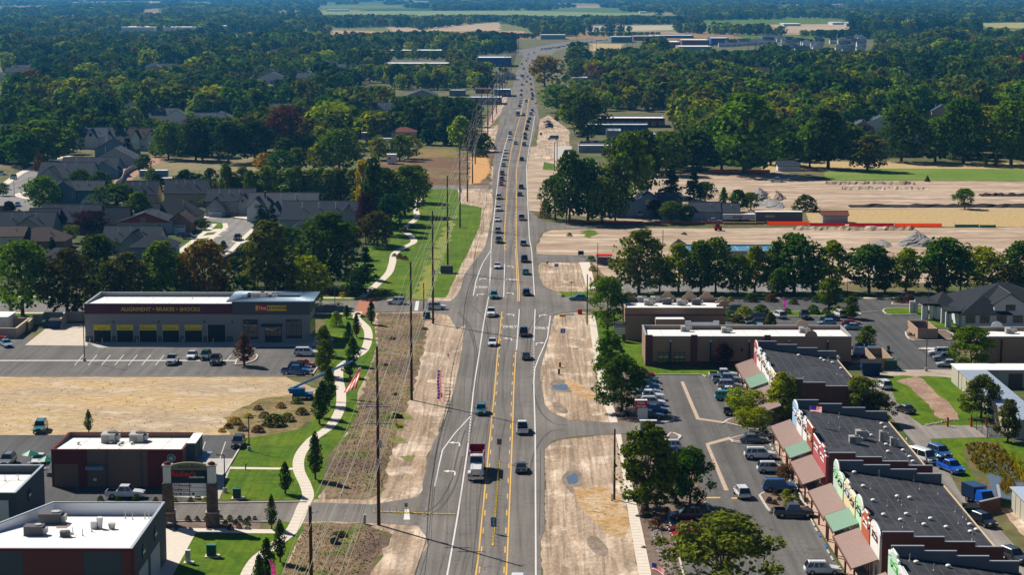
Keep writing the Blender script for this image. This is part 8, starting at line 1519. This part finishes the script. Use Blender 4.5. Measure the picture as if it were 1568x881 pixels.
house(262,345,17,12,3.4,7.8, 'grey', 'dark', 'dark roofed house between the red gabled and the tan gabled ones', hip=True, wings=[(-11,-4,-2,8,3,6.6, 'x', 'grey')]); house(222,358,17,12,3.4,6.4, 'grey', 'slate', 'house with a broad brick red front gable and small square window', ridge='y', gablem=WL['red'], wins=[(-.5,3.5,1.2,1.2,-.02)], wings=[(-13,-6,2,12,3,7.4, 'x', 'grey')])
house(274,357,7.5,10,3.3,6.2, 'brown', 'brown', 'small house with tan gable beside the parked cars on the driveway', ridge='y', garage=(-2,2,0)); house(199,388,16,14,3.0,6.8, 'grey', 'slate', 'grey house with crossing gables just above the rust brown shade trees', wings=[(-2,5,-2.5,5,3,6.4, 'y', 'sage')], wins=[(-5,1,1.4,1.2,0)]); house(232,396,12,11,3.4,6.6, 'blue', 'slate', 'low dark blue house behind the conifer right of the crossing gables', hip=True)
house(12,384,9,10,4.2,6.4, 'cream', 'brown', 'cream walled house with brown roof at the left edge above the shade trees', wins=[(1,2,1.2,1.2,0)]); house(58,384,15,11,3.0,6.2, 'brown', 'brown', 'brown walled house with hipped roof right of the cream one', hip=True); house(90,420,14,10,3.0,6.4, 'grey', 'grey', 'grey roof between two big shade trees behind the tire shop', hip=True)
house(36,366,17,13,3.2,7.4, 'grey', 'slate', 'slate roofed house with front gable at the left edge', wings=[(-3,7,-3,5,3.2,6.6, 'y', 'sage')], garage=(-1.5,5,-3)); house(104,357,18,14,3.4,8.0, 'grey', 'slate', 'wide slate roofed house left of the dark purple tree', wings=[(-12,-3,-2,9,3.2,7.2, 'x', 'grey'),(2,10,-3,6,3.2,6.6, 'y', 'brown')])
house(118,318,17,11,6.0,8.6, 'blue', 'slate', 'dark blue two-storey house with white framed windows', wings=[(-8.5,0,-1,5,6.0,9.0, 'y', 'blue'),(2.5,8,-5,3,2.8,5.4, 'y', 'white')], wins=[(-5.5,3.4,2.4,1.9,-1),(-1.2,3.6,1.6,1.6,-1),(5.2,1.0,2.4,1.2,-5)])
house(98,286,20,18,3.4,8.4, 'grey', 'slate', 'long slate roofed house with a dark front gable by the left street', wings=[(-10,0,-3,6,3.2,7.4, 'y', 'grey')]); house(135,272,22,15,3.2,7.4, 'blue', 'slate', 'slate roofed house with a teal side gable near the vinyl fence', wings=[(2,12,-3,6,3.2,6.6, 'y', 'blue')], wins=[(7,1,1.4,1.2,-3)]); house(175,256,19,14,3.0,8.0, 'grey', 'grey', 'grey house with a wide low gable behind the vinyl fence', ridge='y'); house(176,240,18,13,3.2,8.4, 'blue', 'dark', 'dark gabled house below the white two-storey houses', ridge='y')
house(139,228,14,12,5.6,9.4, 'white', 'blue', 'white two-storey house with steep front gable in the trees, left of three', wings=[(-2,3,-2,5,6.0,9.2, 'y', 'white')], wins=[(.5,6,1.4,1.6,-2),(-4,3,1.6,1.4,0),(-4, .6,1.6,1.4,0)]); house(178,226,18,13,4.6,9.2, 'white', 'grey', 'white house with broad grey roof in the trees, middle of three', wings=[(-6,-1,-2,4,5,7.5, 'y', 'white')], wins=[(4,1,1.6,1.4,0)]); house(218,230,14,12,5.4,9.8, 'white', 'brown', 'white house with twin dark gables in the trees, right of three', wings=[(-5,-1,-1,5,6,9.2, 'y', 'white'),(2,6,-1,5,6,9.2, 'y', 'white')], wins=[(0,1,2,1.4,0)])
house(362,412,8,7,2.6,4.6, 'brown', 'slate', 'small dark garage roof below the curved street', ridge='y'); house(618,216,12,9,4.6,6.6, 'cream', 'red', 'cream house with red hipped roof beyond the trailer home', hip=True, wins=[(-2.5,1.5,2,2.2,0),(2,1.5,2,2.2,0)])
GH = 'farm buildings on the right'
house(992,334,14,10,4.0,8.2, 'blue', 'blue', 'old farmhouse with blue grey roof among dark trees', ridge='y', wings=[(3,11,2,10,4,7.6, 'x', 'blue'),(-12,-5,1,9,3.4,5.8, 'x', 'blue')], wins=[(0,4.6,1.6,1.4,0),(-2.5,1,1.6,1.4,0)], group=GH, chimney=(4,5)); house(1080,338,9.5,8,3.0,5.6, 'grey', 'grey', 'left half of the pair of long grey farm sheds', group=GH, name='farm_shed', cat='shed'); house(1114,338,7.5,7.5,2.8,5.2, 'grey', 'grey', 'right half of the pair of long grey farm sheds', group=GH, name='farm_shed', cat='shed')
house(1279,342,8,5,2.6,3.6, 'grey', 'red', 'open stall with a dark red roof behind the orange fence', group=GH, name='farm_shed', cat='shed'); house(1208,262,9,6,2.2,4.0, 'white', 'grey', 'white shed at the edge of the trees on the right', group=GH, name='farm_shed', cat='shed')
# office house with columns, right
p = W(1510,501); T = Th('office_house', p, 'white office house with dark hipped roofs and columned porches', 'office'); X, Y = p.x, p.y; s = sc_at(501)
def ox(px): return (px-1510)*s+X
gable(T, ox(1468), ox(1640), Y, Y+23,0,3.6,8.4, 'x', WL['white'], RF['dark'], hip=True); gable(T, ox(1470), ox(1545), Y-1.5, Y+8,0,3.4,6.6, 'y', WL['white'], RF['dark'], hip=True)
gable(T, ox(1520), ox(1568), Y-1.0, Y+10,0,5.4,7.6, 'y', WL['white'], RF['dark']); gable(T, ox(1447), ox(1480), Y+10, Y+20,0,3.4,5.8, 'x', WL['white'], RF['dark'], hip=True)
T.part('porch_roof', MB().box(ox(1424), Y+9,3.3, ox(1450), Y+19,3.8), RF['dark']); T.part('porch_roof', MB().box(ox(1448), Y-1,3.2, ox(1470), Y+6,3.7), RF['dark'])
for px_, dy in ((1426,9.5),(1431,9.5),(1438,9.5),(1426,18),(1449,-.5),(1453,-.5),(1450,5)): T.part('column', MB().box(ox(px_)-.35, Y+dy, 0, ox(px_)+.35, Y+dy+.7,3.28), WL['white'])
for px_ in (1505,1531,1483,1557): window(T, ox(px_)-1.0, ox(px_)+1.0,1.2,2.7, Y-1.5 if px_ < 1545 else Y-1.0, n=2)
window(T, ox(1545)-1.0, ox(1545)+1.0,3.9,5.1, Y-1.0, n=2)
# ---------------------------------------------------------------- larger buildings farther off
def block(x0, x1, yb, yt, depth, wall, label, roof=None, win=0, name='commercial_building', par=.5, doors=0, group='commercial buildings beyond the housing'):
    a = W(x0, yb); H = HT(x0, yb, yt); X1 = FP(x1, yb, a.y)[0]; T = Th(name, ((a.x+X1)/2, a.y), label, 'building', group); shell(T, a.x, X1, a.y, a.y+depth, H, wall, roof or M_roofw, par)
    for k in range(win): xx = lerp(a.x, X1,(k+.5)/win); window(T, xx-1.2, xx+1.2,1.2, min(H-1,3), a.y, n=2, frame=M_wf)
    for k in range(doors): xx = lerp(a.x, X1,(k+.5)/doors); T.part('door', MB().box(xx-1.5, a.y-.1, .02, xx+1.5, a.y-.004, min(H-.8,3.4)), M_sd)
    return T
M_bluew = mat('deep_blue_cladding', (.035, .10, .28), .5); M_tealw = mat('teal_cladding', (.10, .20, .24), .6); M_brickf = mat('far_brick', (.22, .08, .05), .9, var=.1, scale=1); M_greyw = mat('far_grey_wall', (.25, .28, .32), .7)
block(915,1018,195,181,22, mat('maroon_cladding', (.10, .03, .03), .7), 'two-storey maroon and blue block with white roof edge in the right trees', win=9); block(901,992,206,191,14, M_bluew, 'dark blue block with white top before the maroon block', win=7); block(930,952,219,201,20, M_greyw, 'pale blue raised hall beside the dark blue block'); block(953,1004,219,206,16, M_bluew, 'long blue block with bright roof right of the raised hall', win=4)
block(886,946,234,223,13, M_greyw, 'low grey building with two windows before the blue blocks', win=2); block(590,688,108,97,40, M_greyw, 'long grey warehouse with bright white roof left of the road', doors=4); block(596,676,86,77,50, M_tealw, 'teal warehouse with white roof edge behind the grey one', doors=4)
block(731,783,102,88,45, M_bluew, 'tall deep blue store building left of the far road', win=0); block(552,593,143,133,20, M_brickf, 'red brick building in the left woods', roof=M_brickf, win=4); block(664,702,158,151,16, M_tealw, 'low teal building with white roof edge near the far power poles', win=5); block(688,712,147,138,18, M_tealw, 'teal gabled store behind the low teal building', win=2); block(718,768,160,149,20, M_greyw, 'pale blue building with white roof left of the far poles', win=4); block(757,782,148,137,24, M_bluew, 'blue shop beside the road under the far flag', win=3)
block(728,750,143,136,20, M_brickf, 'reddish roofed shop left of the far road', roof=M_brickf, win=2); block(870,912,141,134,30, M_greyw, 'white roofed sheds right of the rusty crowned tree', win=3); block(876,900,128,119,26, M_greyw, 'white building behind bare poles right of the road', win=2)
house(646,158,19,22,5.0,8.6, 'grey', 'grey', 'grey gabled hall in the woods left of the far poles', ridge='y', group='commercial buildings beyond the housing', name='hall', cat='building')
block(1052,1192,397,384.5,14, M_greyw, 'long building with blue roof behind the street trees', roof=mat('bright_blue_metal', (.05, .20, .33), .5), win=10, par=.3); block(1040,1090,80,71,60, M_greyw, 'large pale store with white roof on the far right', doors=3); block(1015,1042,74,64,80, M_brickf, 'brown store left of the pale one on the far right'); block(1044,1086,70,61,70, M_brickf, 'red brown hall behind the pale store'); block(1089,1116,69,58,60, M_bluew, 'blue hall right of the red brown hall'); block(995,1062,58,54,60, M_bluew, 'dark blue far building behind the stores')
block(828,866,60,53,50, M_greyw, 'white roofed far building left of the curving highway'); block(936,968,65,56,50, M_tealw, 'far teal building beside the highway'); block(970,1010,62,55,50, M_brickf, 'far brown building beside the highway')
for k, (x0, x1, y, h) in enumerate(((186,236,50,2.5),(222,250,48.5,3),(272,300,50,3),(310,335,49,4),(336,362,48,5),(250,268,50,2),(225,240,34,2.5),(252,266,33.5,2),(60,76,12,1.5),(120,128,16,1.5),(190,198,5,1),(545,560,29,2),(600,640,30,2),(1525,1568,23,2.5),(1300,1330,38,2.5),(1275,1292,37.5,2),(1200,1226,39.5,1.5),(750,760,27.5,2),(500,532,17,1.5),(980,990,20,2),(1040,1052,11,2))): 
    a = W(x0, y); b = W(x1, y); T = Th('far_building', a, 'small white roofed building on the far plain '+('left of the road' if x0 < 800 else 'right of the road'), 'building', 'white roofed buildings on the far plain'); H = max(9 if 180 < x0 < 370 else 4, h*sc_at(y)); T.part('wall', MB().box(a.x, a.y, 0, b.x, a.y+60, H), WL['white']); T.part('roof', MB().box(a.x-1, a.y-1, H, b.x+1, a.y+61, H+.6), M_roofw)
def far_house(x, y, wall, roof, label, group, two=False, s=1.0):
    p = W(x, y); T = Th('house', p, label, 'house', group); w = random.uniform(11,16)*s; d = random.uniform(9,12)*s; ze = 5.6 if two else 3.2; gable(T, p.x-w/2, p.x+w/2, p.y, p.y+d, 0, ze, ze+3.4, random.choice('xy'), WL[wall], RF[roof])
    for k in (-.3,0, .3): T.part('window', MB().box(p.x+k*w-.8, p.y-.05,1.1, p.x+k*w+.8, p.y-.004,2.5), M_win)
random.seed(33)
GF = 'roofs showing through the far woods'
for (x, y) in FARH_L: far_house(x, y, random.choice(['white', 'tan', 'grey']), random.choice(['grey', 'brown', 'slate', 'blue']), 'grey roofed house showing through the left woods', GF, True, 1.2)
for x, y in ((12,186),(8,216),(18,235),(62,178),(250,188),(270,190),(320,196),(335,194),(205,172),(225,168),(300,200),(100,190),(590,178),(640,170),(430,180),(520,170)): far_house(x, y+4, 'white', random.choice(['blue', 'grey', 'slate']), 'white walled house half hidden in the left trees', GF, True)
for x, y in ((1320,213),(1372,240),(1398,238),(1350,205),(1340,193),(1525,190),(1530,205),(1442,185),(1140,122),(1165,120),(1312,128),(1380,130),(1290,235),(1500,120)): far_house(x, y, random.choice(['white', 'grey', 'tan']), random.choice(['brown', 'slate', 'blue']), 'house half hidden in right hand trees', GF, True)
for (x, y) in FARH_R: far_house(x, y, 'white', random.choice(['grey', 'slate', 'blue']), 'white house in the far right estate', 'houses of the far right estate', True, .75)
for k in range(13): x = 1105+k*6.2; y = 72-k*.4; far_house(x, y, 'white', 'blue', 'pale row house in the far apartment row', 'far apartment row', True, .62)
for k in range(12): x = 1172+k*7.5; y = 61+k*1.1; far_house(x, y, 'white', 'slate', 'pale row house in the second far row', 'second far apartment row', True, .62)
for k in range(10): x = random.uniform(480,790); y = random.uniform(108,128); far_house(x, y, 'white', 'brown', 'low house near the far left roadside', GF)
# parked cars round the far stores
random.seed(8)
for k in range(46):
    x, y = random.choice([(random.uniform(690,730), random.uniform(98,108)),(random.uniform(915,1010), random.uniform(76,84)),(random.uniform(846,880), random.uniform(128,152)),(random.uniform(745,770), random.uniform(100,150)),(random.uniform(890,925), random.uniform(220,222))])
    if abs(x-along(CL, y)) < 14+(y-70)*.2: continue
    place_car(random.choice(['sedan', 'suv', 'pickup']), random.choice(['white', 'silver', 'grey', 'black', 'navy', 'white', 'red']), x, y, random.choice([RT, LF, AW]), 'small parked car by the far stores', group='cars parked by the far stores', full=False)
# gardens between the houses: trees and bushes
random.seed(55)
GG = 'garden trees between the houses'
for (x, y) in ((88,330),(160,345),(172,352),(186,348),(232,342),(246,330),(300,335),(308,352),(318,322),(398,325),(404,345),(330,392),(300,400),(285,410),(262,420),(205,425),(180,432),(125,440),(65,440),(20,440),(44,410),(75,402),(100,398),(160,410),(395,395),(420,400),(400,430),(445,425),(460,400),(515,410),(530,430),(300,440),(340,432),(230,445),(5,330),(30,335),(0,250),(20,246),(88,262),(232,275),(240,292),(270,292),(330,300),(322,285),(345,272),(5,300)):
    tree(x, y, y-random.uniform(12,26), random.uniform(14,26), random.choice(['round', 'oval', 'shrub']), random.choice(['green', 'dark', 'deep', 'olive', 'dark']), group=GG, lod=1)
# ================================================================ HAZE
hz = MB().box(-29000,-250,-1.0,29000,41000,77.5); hm = bpy.data.materials.new('haze'); hm.use_nodes = True; hn = hm.node_tree; hn.nodes.clear()
ho = hn.nodes.new('ShaderNodeOutputMaterial'); hv = hn.nodes.new('ShaderNodeVolumePrincipled'); hv.inputs['Density'].default_value = 0.00005
hv.inputs['Color'].default_value = (.10, .48,1.0,1); hv.inputs['Anisotropy'].default_value = 0.35; hn.links.new(hv.outputs[0], ho.inputs['Volume'])
hz.build('haze', hm, kind='stuff')
# ================================================================ labels: where several things read alike, say where each stands
LM = [('the tire shop', 300,500),('the coffee shop', 190,720),('the stone sign columns', 292,760),('the lower left roof', 130,850),('the bin yard', 70,500),('the brick crosswalk', 558,468),('the blue boom lift', 462,605),('the access drive', 520,785),('the park path bend', 605,370),('the curved street', 340,365),('the blue two-storey house', 118,305),('the red gable house', 222,345),('the pale willow row', 440,300),('the vinyl fence', 205,258),
      ('the tan pasture', 310,255),('the white shed', 600,240),('the far warehouse', 640,100),('the deep blue store', 757,95),('the brick building', 572,137),('the orange dirt', 735,260),('the left corner trees', 50,220),('the upper left woods', 100,140),('the left middle woods', 380,150),('the ploughed field', 650,55),('the left far plain', 250,60),
      ('the tan restaurant', 1030,480),('the long tan building', 1140,540),('the farthest shop block', 1220,560),('the second shop block', 1320,660),('the third shop block', 1400,770),('the nearest shop block', 1440,860),('the shrub island', 1205,770),('the red storage sign', 984,630),('the creek bed', 1015,840),('the big green tree', 1486,540),('the pond', 1530,725),('the office house', 1510,470),('the storage blocks', 1500,600),
      ('the farmhouse', 992,320),('the grey sheds', 1095,330),('the gravel heap', 1405,370),('the golden field', 1450,335),('the green field', 1430,268),('the maroon block', 965,190),('the low grey building', 915,230),('the brown far tree', 834,110),('the tall right tree', 1140,200),('the crimson tree', 1365,165),('the right woods edge', 1300,215),('the right woods', 1450,150),('the far stores', 1060,75),('the far apartment row', 1150,66),('the right far plain', 1400,55),('the blue roofed building', 1120,388),('the service road', 1300,440),('the right utility pole', 941,740),('the right corner sign', 945,440),('the side street', 640,470),('the third power pole', 661,490)]
LMW = [(n_, px, py) for n_, px, py in LM]
ORD = ['first', 'second', 'third', 'fourth', 'fifth', 'sixth', 'seventh', 'eighth', 'ninth', 'tenth', 'eleventh', 'twelfth', 'thirteenth', 'fourteenth', 'fifteenth', 'sixteenth', 'seventeenth', 'eighteenth', 'nineteenth', 'twentieth']
def pix(o):
    q = o.matrix_basis.translation-Vector((0,0, CH)); w = q.dot(Fv); return 784+FPX*q.dot(Rv)/w, 440.5-FPX*q.dot(Uv)/w
tops = [o for o in S.objects if o.parent is None and o.get('label')]
def dups():
    D = {}
    for o in tops: D.setdefault(o['label'], []).append(o)
    return {k: v for k, v in D.items() if len(v) > 1}
for lab, L in dups().items():
    if len(L) <= 3:
        L.sort(key=lambda o: pix(o)[0]); xs = [pix(o)[0] for o in L]
        words = ['left one', 'right one'] if len(L) == 2 else ['left one', 'middle one', 'right one']
        if min(b-a for a, b in zip(xs, xs[1:])) < 3: L.sort(key=lambda o: -pix(o)[1]); words = ['nearer one', 'farther one'] if len(L) == 2 else ['nearest one', 'middle one', 'farthest one']
        n_ = len(lab.split())
        for o, w in zip(L, words): x, y = pix(o); m = min(LMW, key=lambda a: math.hypot(a[1]-x, (a[2]-y)*1.5)); o['label'] = (lab if n_ <= 13 else ' '.join(lab.split()[:13]))+', '+w if n_ > 7 else f"{lab} near {m[0]}, {w}"
        continue
    for o in L:
        x, y = pix(o); m = min(LMW, key=lambda a: math.hypot(a[1]-x, (a[2]-y)*1.6)); base = lab.split()
        rel = 'left of' if x < m[1]-12 else ('right of' if x > m[1]+12 else ('beyond' if y < m[2] else 'before'))
        o['label'] = ' '.join(base[:11])+(f', {rel} {m[0]}' if len(base) <= 8 else '')
for lab, L in dups().items():
    L.sort(key=lambda o: pix(o)[0]); n_ = len(lab.split())
    for k, o in enumerate(L):
        w = (['left', 'right'] if len(L) == 2 else ['left', 'middle', 'right'])[k]+' one' if len(L) <= 3 else (ORD[k] if k < 20 else f'{k+1}th')+' from left'
        o['label'] = ' '.join(lab.split()[:13])+', '+w
for o in tops:
    if len(o['label'].split()) < 4: o['label'] = 'leafy '+o['label']+' in view'
    w = o['label'].split()
    if len(w) > 16: o['label'] = ' '.join(w[:16])
